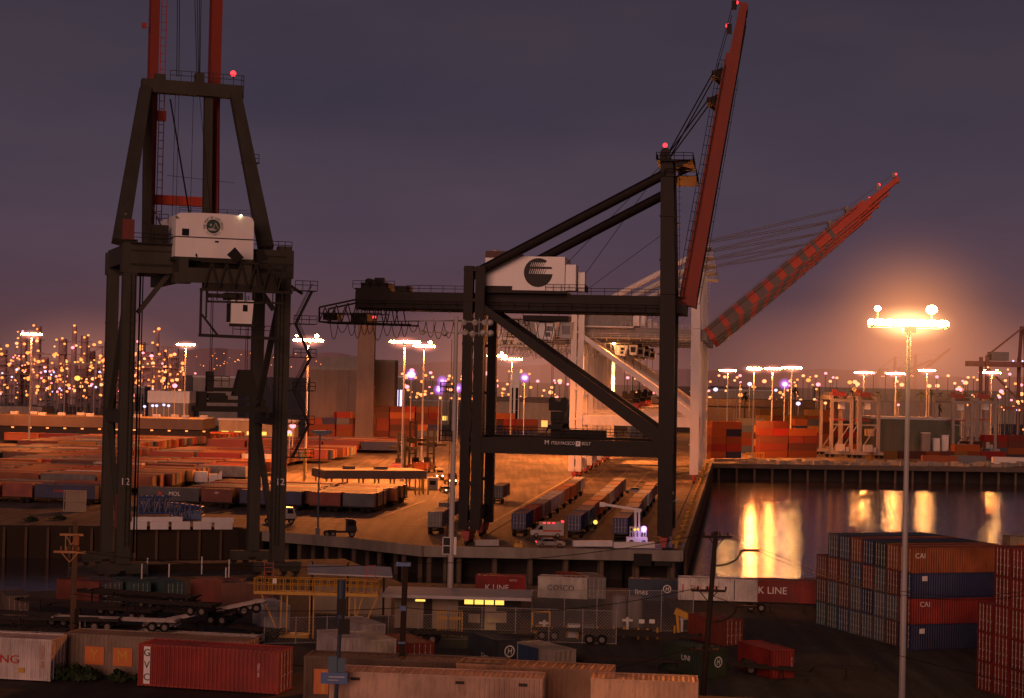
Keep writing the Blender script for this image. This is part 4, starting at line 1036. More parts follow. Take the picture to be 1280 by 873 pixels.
# name plate on the portal beam
pl = MB().box((S + 15.4, -1.55 / 2 - .06, 16.45), (7.4, .05, 1.0)).build('name_plate', M['dark'], cb_)
text('ITSUI PACECO', .72, M['letter_white'], pl, (S + 14.9, -.86, 16.45), (1, 0, 0), squeeze=.82)
text('M', 1.0, M['letter_white'], pl, (S + 12.3, -.86, 16.5), (1, 0, 0), name='plate_emblem')
MB().box((S + 17.3, -.87, 16.42), (.75, .03, .8)).build('plate_square', M['letter_white'], pl)
text('P', .6, M['letter_black'], pl, (S + 17.3, -.90, 16.42), (1, 0, 0), name='plate_emblem')
text('BOLT', .72, M['letter_white'], pl, (S + 18.6, -.86, 16.45), (1, 0, 0), squeeze=.82)
MB().box((S + 17, 3.5, 18.0), (9, 1.2, 1.1)).build('beam_walkway', M['dark'], cb_)
# a second black crane leg pair is hidden; white cranes behind
wc, Bw = sts_crane('ship_to_shore_crane', 'white quay crane, nearest of the four with lowered red banded booms', 'white quay cranes with red booms', 'white', 'red_boom', R(41), wid=16.0, white=True, bands=True, blen=64.0, house_mat='grey_steel')
baseW = G(866, 604); pW, qW = invW(baseW)
place(wc, W(pB, qW))
labs = ['white quay crane, second of the four with lowered red booms', 'white quay crane, third of the four with lowered red booms', 'white quay crane, farthest of the four with lowered red booms']
for i in range(3):
    c = copy_tree(wc); c['label'] = labs[i]; c.location = W(pB, qW + 36 * (i + 1))
# added floodlights under the white crane's girder, put in to brighten the lanes
for x in (-8, -22):
    f_ = MB().box((x, 3.2, 36.6), (.9, .6, .5)).build('floodlight_box', M['dark'], wc); MB().ball((x, 3.1, 36.2), .32).build('added_lamp', M['lamp_sodium'], f_)
    lamp((x, 2.0, 35.8), 42000, cone=150, parent=wc, aim=(.1, -.75, -.75), blend=.5)
# ------------------------------------------------------------------ left olive crane, seen from its land side
lc = thing('ship_to_shore_crane', 'olive grey quay crane with upright red boom and round green seal on white house', 'crane', rz=R(110))
bl = G(155, 722); br = G(344, 722)
u_, v_ = Vector((math.cos(R(20)), math.sin(R(20)), 0)), Vector((-math.sin(R(20)), math.cos(R(20)), 0))
mid = (bl + br) / 2
HW = 10.1; GA = 15.24
lc.location = P(250, 722, 240); lc.location.z = 0
ol = M['olive']
# local X = away from camera (water), local Y = to the left
for sy in (1, -1):
    y = sy * HW
    mb = MB().beam((0, y, 1.8), (0, y * 1.0, 43.4), 1.7, 1.8, up=(1, 0, 0))
    for z in (9, 16.5, 25, 33): mb.box((0, y, z), (1.95, 1.82, .2))
    mb.build('leg', ol, lc)
    mb = MB().beam((GA, y, 1.8), (GA, y, 42.6), 1.5, 1.8, up=(1, 0, 0))
    for z in (9, 16.5, 25, 33): mb.box((GA, y, z), (1.95, 1.62, .2))
    mb.build('leg', ol, lc)
    for x in (0, GA):
        b = MB().box((x, y, 1.35), (1.1, 6.4, .9)).box((x, y - 1.8, .8), (.8, 2.6, .6)).box((x, y + 1.8, .8), (.8, 2.6, .6)).build('bogie', ol, lc)
        wm = MB()
        for k in (-2.6, -1, 1, 2.6): wm.tube((x - .2, y + k, .42), (x + .2, y + k, .42), .42, 12)
        wm.build('rail_wheel', M['dark'], b)
    MB().beam((.9, y, 20.5), (GA - .9, y, 20.5), 1.3, 1.6).build('portal_beam', ol, lc)
    MB().beam((.8, y, 2.8), (GA - .8, y, 19.5), .7, .7).beam((.8, y, 38), (GA - .8, y, 21.5), .7, .7).build('diagonal_brace', ol, lc)
    MB().beam((0, y, 41.6), (GA, y, 41.6), 1.5, 2.4).build('top_beam', ol, lc)
    # sloping A-frame members
    MB().beam((0.2, y + 1.3 if sy > 0 else -7.7, 43), (GA - 1.0, 6.5 if sy > 0 else -5.9, 65.2), 1.9, 1.4, 1.5, 1.2, up=(1, 0, 0)).build('frame_leg', ol, lc)
    MB().beam((GA, 5.7 if sy > 0 else -2.6, 43), (GA, 6.0 if sy > 0 else -2.3, 65.2), 1.1, 1.3, 1.1, 1.2, up=(1, 0, 0)).build('frame_leg', ol, lc)
    tx_ = text('12', 1.25, M['letter_white'], lc, (-.92, y - sy * 0.0, 12.3), (0, -1, 0), name='number')
MB().beam((-.05, HW + 1.1, 41.0), (-.05, -HW - 1.1, 41.0), 1.9, 3.7).build('cross_beam', ol, lc)
MB().beam((GA, HW + 1, 41.0), (GA, -HW - 1, 41.0), 1.6, 3.0).build('cross_beam', ol, lc)
MB().beam((.1, HW - 1.2, 34.0), (.1, HW - 5.2, 39.4), .6, .6).build('knee_brace', ol, lc)
MB().beam((.1, -HW + 1.2, 35.0), (.1, -HW + 4.4, 39.4), .6, .6).build('knee_brace', ol, lc)
# girders pointing to the water, short back end toward the yard
for y in (4.1, -4.1):
    MB().beam((-5.5, y, 39.6), (GA + 2, y, 39.6), 1.2, 3.0).build('girder', ol, lc)
MB().box((-5.3, 0, 38.9), (.5, 9.4, 1.9)).box((-4.6, 4.2, 38.5), (1.6, 2.2, 1.4)).box((-4.6, -4.2, 38.5), (1.6, 2.2, 1.4)).build('girder_end', ol, lc)
tz = MB()
for i in range(6):
    ya = 1.5 - i * 1.9; tz.beam((-5.7, ya, 37.2), (-5.7, ya - .95, 40.6), .2, .2).beam((-5.7, ya - .95, 40.6), (-5.7, ya - 1.9, 37.2), .2, .2)
tz.beam((-5.7, 2, 40.7), (-5.7, -10, 40.7), .3, .3).beam((-5.7, 2, 37.1), (-5.7, -10, 37.1), .3, .35).beam((-5.5, 1, 35.6), (-5.5, -9, 35.7), .25, .25)
tz.box((-4.4, -3.4, 38.4), (1.8, 9.5, 2.2)).box((-5, -1.0, 36.4), (1.6, 3.4, .5))
for i in range(9): tz.beam((-5.9, 1 - i * 1.2, 36.9), (-5.9, 1 - i * 1.2, 35.6 + (i % 3) * .2), .12, .12)
tz.build('trolley_truss', M['olive_dark'], lc)
sp = MB().prism([(-3.4, 41.3), (-2.2, 42.6), (-1.2, 41.6), (-2.4, 40.6)], 'x', -6.6, -6.4).prism([(-6.6, 41.2), (-5.9, 42.4), (-5.0, 42.2), (-5.2, 40.8)], 'x', -6.6, -6.4)
sp.build('sheave_bracket', M['dark'], lc)
# machine house: bevelled box with curved roof edge
hx0, hx1 = -3.6, 9.6; hz0, hz1 = 41.3, 46.9; yl, yr = 4.9, -5.2
prof = [(yl, hz0), (yr, hz0), (yr, hz1 - .75), (yr + .2, hz1 - .3), (yr + .6, hz1 - .08), (-1.5, hz1 + .12), (1.5, hz1 + .12), (yl - .6, hz1), (yl - .15, hz1 - .2), (yl, hz1 - .55)]
hm = MB().prism(prof, 'x', hx0, hx1)
lh = hm.build('machine_house', M['white_house'], lc)
MB().box((hx0 - .02, (yl + yr) / 2, hz0 + 2.55), (.05, yl - yr + .04, .14)).box(((hx0 + hx1) / 2, yl + .02, hz0 + 2.55), (hx1 - hx0, .05, .14)).build('house_band', M['letter_black'], lh)
MB().box((hx0 - .03, yl - 1.25, hz0 + 3.15), (.06, .9, .9)).build('house_window', M['glass'], lh)
MB().box((hx0 - .03, -.4, hz0 + 2.1), (.06, .5, .22)).build('house_vent', M['letter_black'], lh)
MB().box(((hx0 + hx1) / 2, (yl + yr) / 2, hz0 - .25), (hx1 - hx0 + .4, yl - yr + .4, .45)).build('house_deck', M['olive_dark'], lh)
# port seal
sy_, sz_, sr = .1, hz0 + 4.05, 1.38; sx_ = hx0 - .05
def disc(r0, r1, x, n=36):
    mb = MB()
    for i in range(n):
        a0, a1 = 2 * math.pi * i / n, 2 * math.pi * (i + 1) / n
        mb.add([(x, sy_ - r0 * math.cos(a0), sz_ + r0 * math.sin(a0)), (x, sy_ - r1 * math.cos(a0), sz_ + r1 * math.sin(a0)), (x, sy_ - r1 * math.cos(a1), sz_ + r1 * math.sin(a1)), (x, sy_ - r0 * math.cos(a1), sz_ + r0 * math.sin(a1))], [(0, 1, 2, 3)])
    return mb
seal = disc(sr * .955, sr, sx_).build('round_seal', M['letter_white'], lh)
disc(.02, sr * .66, sx_ - .01).build('seal_disc', M['green'], seal)
mb = MB()
def sq_(pts): mb.add([(sx_ - .02, sy_ - u, sz_ + h) for u, h in pts], [tuple(range(len(pts)))])
sq_([(-.05, -.35), (.25, .5), (.32, .5), (.06, -.35)]); sq_([(.25, .5), (.34, .5), (.72, -.25), (.6, -.3)]); sq_([(-.7, -.3), (-.1, -.2), (.3, -.42), (.55, -.35), (.3, -.55), (-.5, -.55)]); sq_([(-.45, .02), (-.2, .02), (-.2, .3), (-.45, .3)])
mb.build('seal_picture', M['lightcol'], seal)
def ring_text(sx, body, r, a0, a1, size, flip=False):
    for i, ch in enumerate(body):
        if ch == ' ': continue
        a = a0 + (a1 - a0) * (i + .5) / len(body)
        rad = Vector((0, -math.cos(a), math.sin(a))); tan = Vector((0, -math.sin(a), -math.cos(a)))
        if flip: up, xd = -rad, -tan
        else: up, xd = rad, tan
        text(ch, size, M['green'], seal, Vector((sx_ - .03, sy_, sz_)) + rad * r, xd, up, name='seal_letter')
ring_text(0, 'THE PORT OF LONG BEACH', sr * .81, R(200), R(-20), .36)
ring_text(0, 'CALIFORNIA', sr * .81, R(215), R(325), .28, flip=True)
# top beam, platform, beacon
MB().beam((GA - .6, 7.0, 65.6), (GA - .6, -7.0, 65.6), 1.7, 1.8).build('apex_beam', ol, lc)
ra = MB().rail([(GA - 1.2, 3.2, 66.5), (GA - 1.2, -7.0, 66.5), (GA + .5, -7, 66.5)], 1.4, 1.4).box((GA - .6, -.9, 67.0), (1.4, 1.2, 1.6)).box((GA - .6, 4.5, 66.9), (1.2, 1.4, .8))
ra.build('handrail', ol, lc)
beacon(lc, (GA - .6, -5.6, 68.2), r=.42)
# upright boom: two girders and cross ties
lbm = M['red_boom']
MB().beam((GA + 3.5, 4.9, 45), (GA + 3.2, 4.9, 93), 1.2, 2.2, up=(1, 0, 0)).build('boom_girder', M['orange_boom'], lc)
MB().beam((GA + 3.5, -3.7, 45), (GA + 3.2, -3.7, 93), 1.45, 2.2, up=(1, 0, 0)).build('boom_girder', M['orange_boom'], lc)
bt = MB()
for z in (50.4, 80): bt.beam((GA + 3.2, 4.6, z), (GA + 3.2, -3.2, z), 1.3, 1.3)
bt.build('boom_tie', M['red_boom'], lc)
bd = MB().tube((GA + 1.6, -4.3, 48), (GA + 2.6, -4.2, 64.6), .28, 8); bd.build('boom_strut', M['bogie_red'], lc)
ld = MB()
for y in (4.05, 3.35): ld.beam((GA + 2.5, y, 46), (GA + 2.3, y, 93), .12, .12)
for i in range(42): ld.beam((GA + 2.45, 4.05, 46.5 + i * 1.1), (GA + 2.45, 3.35, 46.5 + i * 1.1), .1, .1)
ld.box((GA + 2.4, 3.7, 62), (.9, 1.2, 1.4)).box((GA + 2.4, 6.4, 74.4), (.5, .6, .7))
ld.build('boom_ladder', M['bogie_red'], lc)
ro = MB()
for y0, y1 in ((2.2, 2.2), (1.9, 1.9), (.3, -.6), (-.2, -.8), (-.8, -.9), (-1.2, -1.0)): ro.tube((GA + 2, y0, 93), (GA - .4, y1, 67.2), .05, 4)
for y in (-2.3, 2.0, 1.5, -.5): ro.tube((GA + 1.5, y, 66), (GA + 1.5, y, 45), .035, 4)
ro.tube((GA - .4, 3.0, 64), (-3.8, 2.2, 41.4), .11, 5); ro.tube((GA - .4, -1.0, 65), (6, -1.4, 47), .04, 4); ro.tube((GA - .4, 3.2, 53.5), (GA - .4, -6.2, 53.0), .03, 4)
ro.build('stay_rope', M['dark'], lc)
# left landing platform with handrails, right ladder platform
lp = MB().box((-.2, HW - 2.6, 42.95), (3.0, 5.4, .15)).rail([(-1.6, HW, 43), (-1.6, HW - 5.2, 43)], 1.2, 1.2).rail([(-1.2, HW - 2.4, 45.6), (-1.2, HW - 4.6, 45.6)], 1.2, 1.0).box((-.6, HW - 3.6, 44.2), (1.2, 2.2, 2.4)).beam((-1.2, HW - 1.6, 45.8), (-1.2, HW - 4.4, 43.2), .25, .25).beam((-1.2, HW - 2.4, 48), (-1.2, HW - 4.6, 43.4), .15, .15)
lp.build('landing_platform', M['olive_dark'], lc)
MB().box((-1.5, HW + .5, 44.6), (.5, 1.5, 2.6)).build('red_cabinet', paint('dull_red_cabinet', (.16, .03, .022), .6, .3), lc)
for y, z in ((HW + .9, 46.5), (HW - 2.9, 46.6), (4.9, 46.3), (-3.4, 46.9)):
    MB().ball((-3.9 if y < 5.2 else -1.9, y, z), .16, 8, 6).build('work_light', M['lamp_head'] if y in (-3.4,) else M['rim'], lc)
rp = MB().rail([(GA - 5, -6.2, 55.4), (GA - 5, -8.6, 55.4)], 1.2, .9).box((GA - 5, -7.4, 55.4), (1.4, 2.4, .1)).tube((GA - 5.2, -6.6, 60), (GA - 5.2, -6.3, 55.4), .12, 5).beam((GA - .8, -6.6, 64), (GA - .8, -7.6, 57), .5, .5)
rp.build('ladder_platform', ol, lc)
# hanging inspection frame, cab, ropes and spreader
hf = MB().beam((-4.5, 1.6, 37), (-4.5, 1.6, 31.4), .28, .28).beam((-4.5, .9, 37), (-4.5, .9, 33.5), .2, .2).beam((-4.5, 1.8, 31.3), (-4.5, -9.4, 31.1), .3, .4).beam((-4.5, 1.5, 34), (-4.5, -.6, 31.4), .25, .25)
hf.rail([(-4.5, -2.6, 31.5), (-4.5, -7.6, 31.4)], 1.3, 1.0).beam((-4.5, -2.9, 36.8), (-4.5, -2.9, 33), .12, .12).box((-4.5, -2.9, 34.8), (.5, .6, .5))
hf.build('inspection_frame', M['olive_dark'], lc)
cb2 = MB().prism([(-2.1, 32.9), (-4.8, 32.9), (-5.0, 35.9), (-2.1, 35.9)], 'x', -5.6, -2.6).build('operator_cab', M['white_house'], lc)
MB().box((-5.63, -3.9, 34.9), (.06, .6, .85)).build('cab_window', M['glass'], cb2)
MB().box((-4.1, -2.08, 34.3), (2.4, .08, 2.4)).box((-4.1, -2.6, 36.4), (2.2, 2.2, .9)).box((-5.6, -3.5, 32.7), (.2, 3.2, .4)).build('cab_frame', M['olive_dark'], cb2)
rp2 = MB()
for y in (.1, -4.5):
    rp2.tube((-4.8, y, 36.5), (-4.8, y, 27 - 2.6), .05, 4); rp2.tube((-3.6, y, 36.5), (-3.6, y, 27 - 2.6), .04, 4)
rp2.build('hoist_rope', M['dark'], lc)
hb2 = MB().prism([(-3.6, 27.0), (-5.2, 27.0), (-6.0, 23.6), (-2.8, 23.6)], 'x', -5.2, -3.2)
hb2.box((-4.2, .2, 25.4), (1.4, .8, 2.6)).box((-4.2, -1.2, 24.4), (1.6, 3.6, .5)).box((-4.2, -.5, 23.6), (1.6, 2.6, .7)).rail([(-5, .8, 24.8), (-5, -2.2, 24.8)], 1.3, .9)
hb2.build('headblock', M['olive_dark'], lc)
sp2 = MB().box((-4.2, -2.6, 21.9), (2.2, 9.6, .7)).box((-4.2, -2.6, 22.9), (1.6, 7.2, .4)).box((-4.2, 1.2, 23.0), (2.3, 1.0, 2.2)).box((-4.2, -6.6, 22.4), (2.3, .6, 1.6)).box((-4.2, -1.0, 23.2), (1.5, 2.2, .9))
for y in (1.8, -7.2): sp2.box((-4.2, y, 21.3), (2.4, .3, .8))
sp2.build('spreader', M['olive_dark'], lc)
# ladders, cable trays and walkway rails on the left crane
dt = MB()
for x_ in (-.95,):
    for y0_ in (HW - .35, -HW + .35):
        for dy in (-.25, .25): dt.beam((x_ - .1, y0_ + dy, 4), (x_ - .1, y0_ + dy, 39), .06, .06)
        for k in range(34): dt.beam((x_ - .1, y0_ - .25, 4.5 + k), (x_ - .1, y0_ + .25, 4.5 + k), .05, .05)
dt.build('leg_ladder', M['olive_dark'], lc)
wr = MB().rail([(-1.0, HW - 5.6, 42.9), (-1.0, 4.9, 42.9)], 1.1, .9).rail([(-1.0, -5.4, 42.9), (-1.0, -HW - .8, 42.9)], 1.1, .9).rail([(-3.4, 4.5, 46.9), (-3.4, -4.8, 46.9)], .7, 1.6, .03)
wr.build('walkway_rail', M['olive_dark'], lc)
MB().beam((-1.05, HW, 40.2), (-1.05, -HW, 40.2), .2, .3).beam((-1.05, HW, 42.0), (-1.05, -HW, 42.0), .12, .2).build('cable_tray', M['olive_dark'], lc)
# zigzag stairs on the right
st = MB(); z = 37.6; k = 0; sxx = .2
pts = []
while z > 17:
    y0, y1 = (-HW - 3.6, -HW - 1.5) if k % 2 == 0 else (-HW - 1.5, -HW - 3.6)
    st.stairs((sxx - 1.4, y0, z), (sxx - 1.4, y1 - .0, z - 4.4), .8, side=(1, 0, 0)); z -= 4.4
    st.box((sxx - 1.4, -HW - 2.4, z), (1.4, 3.4, .12)).rail([(sxx - 2.1, -HW - 1.1, z), (sxx - 2.1, -HW - 4.2, z)], 1.1, 1.0); k += 1
st.rail([(sxx - 2, -HW - 1.2, 37.7), (sxx - 2, -HW - 4.2, 37.7)], 1.2, 1.0).box((sxx - 1.4, -HW - 2.6, 37.6), (1.4, 3.2, .12)).beam((0, -HW + 2, 40.0), (-1, -HW - 2.4, 37.2), .4, .4)
st.build('stair', M['olive_dark'], lc)
gl = MB().box((-.2, HW + .3, 8.5), (.5, 1.6, 4.4)); gl.build('red_ladder_cage', paint('dull_red_cage', (.13, .03, .025), .6, .4), lc)
MB().tube((1.2, HW - 1.6, 3), (1.2, HW - 1.6, 41), .12, 6).tube((1.6, HW - 2.0, 3), (1.6, HW - 2.0, 41), .08, 6).build('conduit', M['dark'], lc)
# ------------------------------------------------------------------ high mast lights
pole_me = {}
def mast_pole(h, r):
    k_ = (round(h, 1), r)
    if k_ not in pole_me:
        pole_me[k_] = mk(MB().tube((0, 0, 0), (0, 0, h), r, 10, r * .6).box((0, 0, .3), (r * 3.2, r * 3.2, .6)).mesh('pole'), M['lightcol'])
    return pole_me[k_]
lamp_me = {}
def lamp_unit(mat, r):
    if (mat, r) not in lamp_me: lamp_me[mat, r] = mk(MB().ball((0, 0, 0), r, 10, 6, .8).mesh('lamp'), M[mat])
    return lamp_me[mat, r]
bar_me = {}
def link(name, me, parent, loc=(0, 0, 0)):
    o = bpy.data.objects.new(name, me); col.objects.link(o); o.parent = parent; o.location = loc; return o
def mast(px_top, py_top, base_py, label, wide=7.0, n=10, mat='lamp_sodium', energy=0, r=.42, group='high mast lights', yaw=0.0, pr=.33, cone=174, up_lamp=False, base=None, extra=0, aim=(0, 0, -1), blend=.2):
    b = base if base is not None else G(px_top - (base_py - py_top) * .0227, base_py)
    h = P(px_top, py_top, b.y).z
    t = thing('high_mast_light', label, 'light mast', b, yaw, group)
    link('pole', mast_pole(h, pr), t)
    if wide not in bar_me:
        mb = MB().beam((-wide / 2, 0, 0), (wide / 2, 0, 0), .22, .25).beam((-wide / 2, -.5, -.1), (wide / 2, -.5, -.1), .12, .12).beam((-wide / 2, .5, -.1), (wide / 2, .5, -.1), .12, .12)
        for x in (-wide / 2 + .3, 0, wide / 2 - .3): mb.beam((x, -.6, -.05), (x, .6, -.05), .14, .14)
        mb.box((0, 0, -.3), (1.0, 1.0, .5))
        bar_me[wide] = mk(mb.mesh('lamp_bar'), M['grey_steel'])
    br = link('lamp_bar', bar_me[wide], t, (0, 0, h))
    for i in range(n): link('lamp', lamp_unit(mat, r), br, (-wide / 2 + .25 + (wide - .5) * i / max(1, n - 1), -.3 if i % 2 else .3, .25))
    for k in range(extra):
        kx = -wide * .4 + k * wide * .68
        link('stalk', mk(MB().tube((0, 0, 0), (0, 0, .9), .06, 6).mesh('stalk'), M['grey_steel']), br, (kx, 0, .2))
        link('lamp', lamp_unit(mat, r * (.75 if k == 0 else 1.3)), br, (kx, 0, 1.4))
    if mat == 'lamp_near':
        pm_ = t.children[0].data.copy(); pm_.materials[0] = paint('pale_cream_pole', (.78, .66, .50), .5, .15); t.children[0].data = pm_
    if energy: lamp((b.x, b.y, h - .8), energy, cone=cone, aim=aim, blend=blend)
    return t
EN = 270000
mast(39, 419, 556, 'tall lit light mast at far left in front of the refinery', energy=EN * .8)
mast(232, 432, 556, 'lit light mast between the two leg pairs of the olive crane', 6.5, energy=EN * .8)
mast(385, 427, 597, 'lit light mast just right of the olive crane stairs', 7.5, energy=EN, extra=2)
mast(506, 429, 602, 'lit light mast behind the black crane tail, left of the pair', 7.5, n=10, energy=EN * 1.2)
mast(530, 434, 578, 'lit light mast right of the pair behind the black crane tail', 6.5, energy=EN, extra=2)
mast(621, 446, 560, 'lit light mast just right of the black landside legs', 7, energy=0, extra=2)
mast(640, 450, 556, 'wide lit light mast behind the bright violet lamp', 8, n=9, energy=EN * .9)
mast(943, 462, 574, 'lit light mast by the container stacks across the basin', 4.6, n=9, energy=EN * .7, r=.55)
mast(966, 462, 571, 'left one of the two wide lit masts behind the tall container stack', 5.5, energy=EN * .3)
mast(990, 461, 570, 'right one of the two wide lit masts behind the tall container stack', 7, energy=0)
mast(910, 464, 545, 'lit light mast right of the white crane legs', 8, energy=EN * .45)
mast(1080, 467, 556, 'lit light mast behind the left yard gantry cranes', 8, n=9, energy=EN * .45)
mast(1120, 468, 556, 'lit light mast left of the big near mast, above the green warehouse', 8, n=9, energy=EN * .45)
mast(1159, 464, 554, 'lit light mast right of the big near mast, above the green warehouse', 7.5, energy=EN * .45)
mast(1240, 467, 556, 'lit light mast near the right edge behind the yard gantry', 8, energy=EN * .45, extra=2)
mast(750, 463, 575, 'lit light mast seen under the black girder between white braces', 6, energy=EN * 1.6)
mast(790, 464, 548, 'lit light mast seen left of the black waterside leg', 5, energy=0)
# the big near one on the right
nb = G(1127, 889); nb.z = 0
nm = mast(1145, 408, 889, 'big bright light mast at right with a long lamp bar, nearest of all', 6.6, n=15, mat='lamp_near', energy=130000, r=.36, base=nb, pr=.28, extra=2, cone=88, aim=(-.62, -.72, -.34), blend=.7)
# unlit near mast by the black crane legs
def dish_mesh():
    mb = MB(); n = 14
    prof = [(.08, .35), (.3, .25), (.45, 0.0), (.48, -.05), (.42, .0), (.25, .2)]
    for i in range(n):
        a0, a1 = 2 * math.pi * i / n, 2 * math.pi * (i + 1) / n
        for (r0, z0), (r1, z1) in zip(prof, prof[1:]):
            mb.add([(r0 * math.cos(a0), r0 * math.sin(a0), z0), (r1 * math.cos(a0), r1 * math.sin(a0), z1), (r1 * math.cos(a1), r1 * math.sin(a1), z1), (r0 * math.cos(a1), r0 * math.sin(a1), z0)], [(0, 1, 2, 3)])
    mb.tube((0, 0, .3), (0, 0, .7), .16, 8)
    return mk(mb.mesh('floodlight'), M['lightcol'])
DISH = dish_mesh()
ub = G(562, 766); uh = P(571, 402, ub.y).z
um = thing('high_mast_light', 'unlit pale mast with two rows of dish floodlights before the black crane legs', 'light mast', ub)
link('pole', mk(MB().tube((0, 0, 0), (0, 0, uh + .6), .36, 12, .22).box((0, 0, .3), (1.1, 1.1, .6)).mesh('pole'), M['lightcol']), um)
ub2 = link('lamp_bar', mk(MB().beam((-4.2, 0, uh), (4.2, 0, uh), .14, .14).beam((-4.2, 0, uh - 1.3), (4.2, 0, uh - 1.3), .14, .14).beam((-2.6, 0, uh - 1.6), (-2.6, 0, uh + .4), .1, .1).beam((2.6, 0, uh - 1.6), (2.6, 0, uh + .4), .1, .1).mesh('lamp_bar'), M['grey_steel']), um)
for i, x in enumerate((-3.9, -2.7, -1.4, .9, 2.0, 3.1, 3.9)):
    for z in (uh, uh - 1.3):
        if (x < -1 and z == uh) or (x == -2.7): continue
        d = link('floodlight', DISH, ub2, (x + random.uniform(-.15, .15), -.3, z + random.uniform(-.1, .1))); d.scale = (.78,) * 3; d.rotation_euler = (R(random.uniform(50, 110)), R(random.uniform(-30, 30)), 0)
pf = MB()
for z in (19.5, 25): pf.box((-.9, 0, z), (1.6, 1.4, .08)).rail([(-1.6, -.6, z), (-.2, -.6, z)], 1.1, .7).rail([(-1.6, -.6, z), (-1.6, .6, z)], 1.1, .7)
for z in range(3, 31): pf.beam((-.45, -.3, z), (-.45, .1, z), .04, .04)
pf.beam((-.45, -.3, 2), (-.45, -.3, 31), .05, .05).beam((-.45, .1, 2), (-.45, .1, 31), .05, .05)
pf.build('service_platform', M['dark'], um)
sb = MB().box((-.5, -.35, 7.6), (.85, .15, 2.0)).build('sign_box', M['letter_black'], um)
fr = MB()
for z in (6.65, 7.6, 8.55): fr.box((-.5, -.44, z), (.9, .04, .08))
for x in (-.93, -.07): fr.box((x, -.44, 7.6), (.08, .04, 2.0))
fr.build('sign_frame', M['white'], sb)
MB().box((.45, -.3, 7.6), (.3, .12, 2.0)).build('sign_panel', M['white'], um)
# smaller coloured lamp posts in the terminal
def post(px, py, base_py, label, mat, r, h_extra=0, group=None, base_col='lightcol'):
    b = G(px, base_py); h = P(px, py, b.y).z
    t = thing('lamp_post', label, 'lamp post', b, group=group)
    link('pole', mk(MB().tube((0, 0, 0), (0, 0, h), .16, 8).mesh('pole'), M[base_col]), t)
    hd = link('lamp_head', mk(MB().box((0, 0, .1), (r * 1.6, .6, .3)).mesh('lamp_head'), M['grey_steel']), t, (0, 0, h))
    link('lamp', lamp_unit(mat, r), hd, (0, -.3, -.1))
    return t
post(512, 468, 560, 'bright violet lamp on a post between the lit masts', 'lamp_violet', 1.5)
post(654, 472, 556, 'violet lamp on a post right of the black landside legs', 'lamp_violet', 1.1)
post(979, 480, 572, 'violet lamp on a post before the tall container stack', 'lamp_violet', 1.0)
post(551, 476, 556, 'small violet lamp left of the black landside legs, upper one', 'lamp_violet', .7)
post(547, 487, 556, 'small violet lamp left of the black landside legs, lower one', 'lamp_violet', .9)
post(571, 485, 556, 'small violet lamp right beside the unlit mast', 'lamp_violet', .7)
post(365, 532, 575, 'bright pink lamp right of the olive crane leg, upper one', 'lamp_pink', 1.0)
post(361, 540, 577, 'bright pink lamp right of the olive crane leg, lower one', 'lamp_pink', .7)
post(217, 482, 548, 'pink lamp on a post left of the white roofed building', 'lamp_pink', 1.0)
# a thin blue lamp pole on the deck
b = G(397, 669); t = thing('lamp_post', 'thin blue grey unlit lamp pole with a flat head on the wharf deck', 'lamp post', b)
link('pole', mk(MB().tube((0, 0, 0), (0, 0, 17), .16, 8, .1).box((0, 0, .6), (.7, .7, 1.2)).mesh('pole'), paint('blue_grey_pole', (.10, .13, .18), .5, .3)), t)
link('lamp_head', mk(MB().box((.3, 0, 17.1), (3.4, 1.2, .35)).prism([(-1.2, 16.9), (1.9, 16.9), (1.2, 16.5), (-.6, 16.5)], 'y', -.5, .5).mesh('lamp_head'), paint('blue_grey_head', (.12, .17, .24), .4, .2)), t)
b = G(838, 684)
t = thing('lamp_post', 'thin pale pole with small lamps at the wharf corner by the waterside legs', 'lamp post', b)
link('pole', mk(MB().tube((0, 0, 0), (0, 0, 8.5), .11, 8).box((0, 0, .4), (.5, .5, .8)).beam((-.2, 0, 7.4), (1.2, 0, 7.4), .1, .1).mesh('pole'), M['lightcol']), t)
link('lamp_head', mk(MB().ball((-.4, 0, 7.8), .3).ball((.1, 0, 8.7), .3).box((.9, 0, 7.6), (.5, .4, .3)).mesh('lamp_head'), M['white']), t)
# ------------------------------------------------------------------ far lights, in the distance
fp = {}
def far_light(px, py, Y, mat, r, label, group, pole=True):
    v = P(px, py, Y); h = max(3.0, v.z)
    t = thing('street_lamp', label, 'street lamp', (v.x, v.y, 0), group=group)
    k_ = round(h)
    if pole:
        if k_ not in fp: fp[k_] = mk(MB().tube((0, 0, 0), (0, 0, k_), .22, 6).box((0, 0, k_ - .1), (1.2, .6, .3)).mesh('pole'), M['grey_steel'])
        link('pole', fp[k_], t)
    link('lamp', lamp_unit(mat, r), t, (0, -.4, h)); return t
random.seed(21)
for i in range(160):
    px = random.uniform(500, 1290); Y = random.uniform(850, 1500)
    if 830 < px < 885: continue
    py = random.uniform(464, 500) + (px - 640) * .018
    mat = random.choices(['lamp_far', 'lamp_pink', 'lamp_plant', 'lamp_white'], [5, 3, 3, .7])[0]
    far_light(px, py, Y, mat, random.choice([.6, .8, 1.0, 1.4]) * Y / 1100, 'small distant lamp among the terminal lights behind the cranes', 'distant lamps behind the cranes')
for i in range(56):
    px = random.uniform(505, 660) if i < 40 else random.uniform(1190, 1290); Y = random.uniform(900, 1400)
    far_light(px, random.uniform(462, 500) + (8 if px > 900 else 0), Y, random.choice(['lamp_plant', 'lamp_far', 'lamp_plant']), random.uniform(.6, 1.1) * Y / 1100, 'small distant orange lamp in the crowded far lights', 'distant orange lamps')
for i in range(40):
    px = random.uniform(240, 420); far_light(px, random.uniform(441, 462), random.uniform(2300, 3600), 'lamp_plant', random.uniform(.5, 1.1), 'tiny city lamp low on the distant hillside', 'city lamps on the hillside')
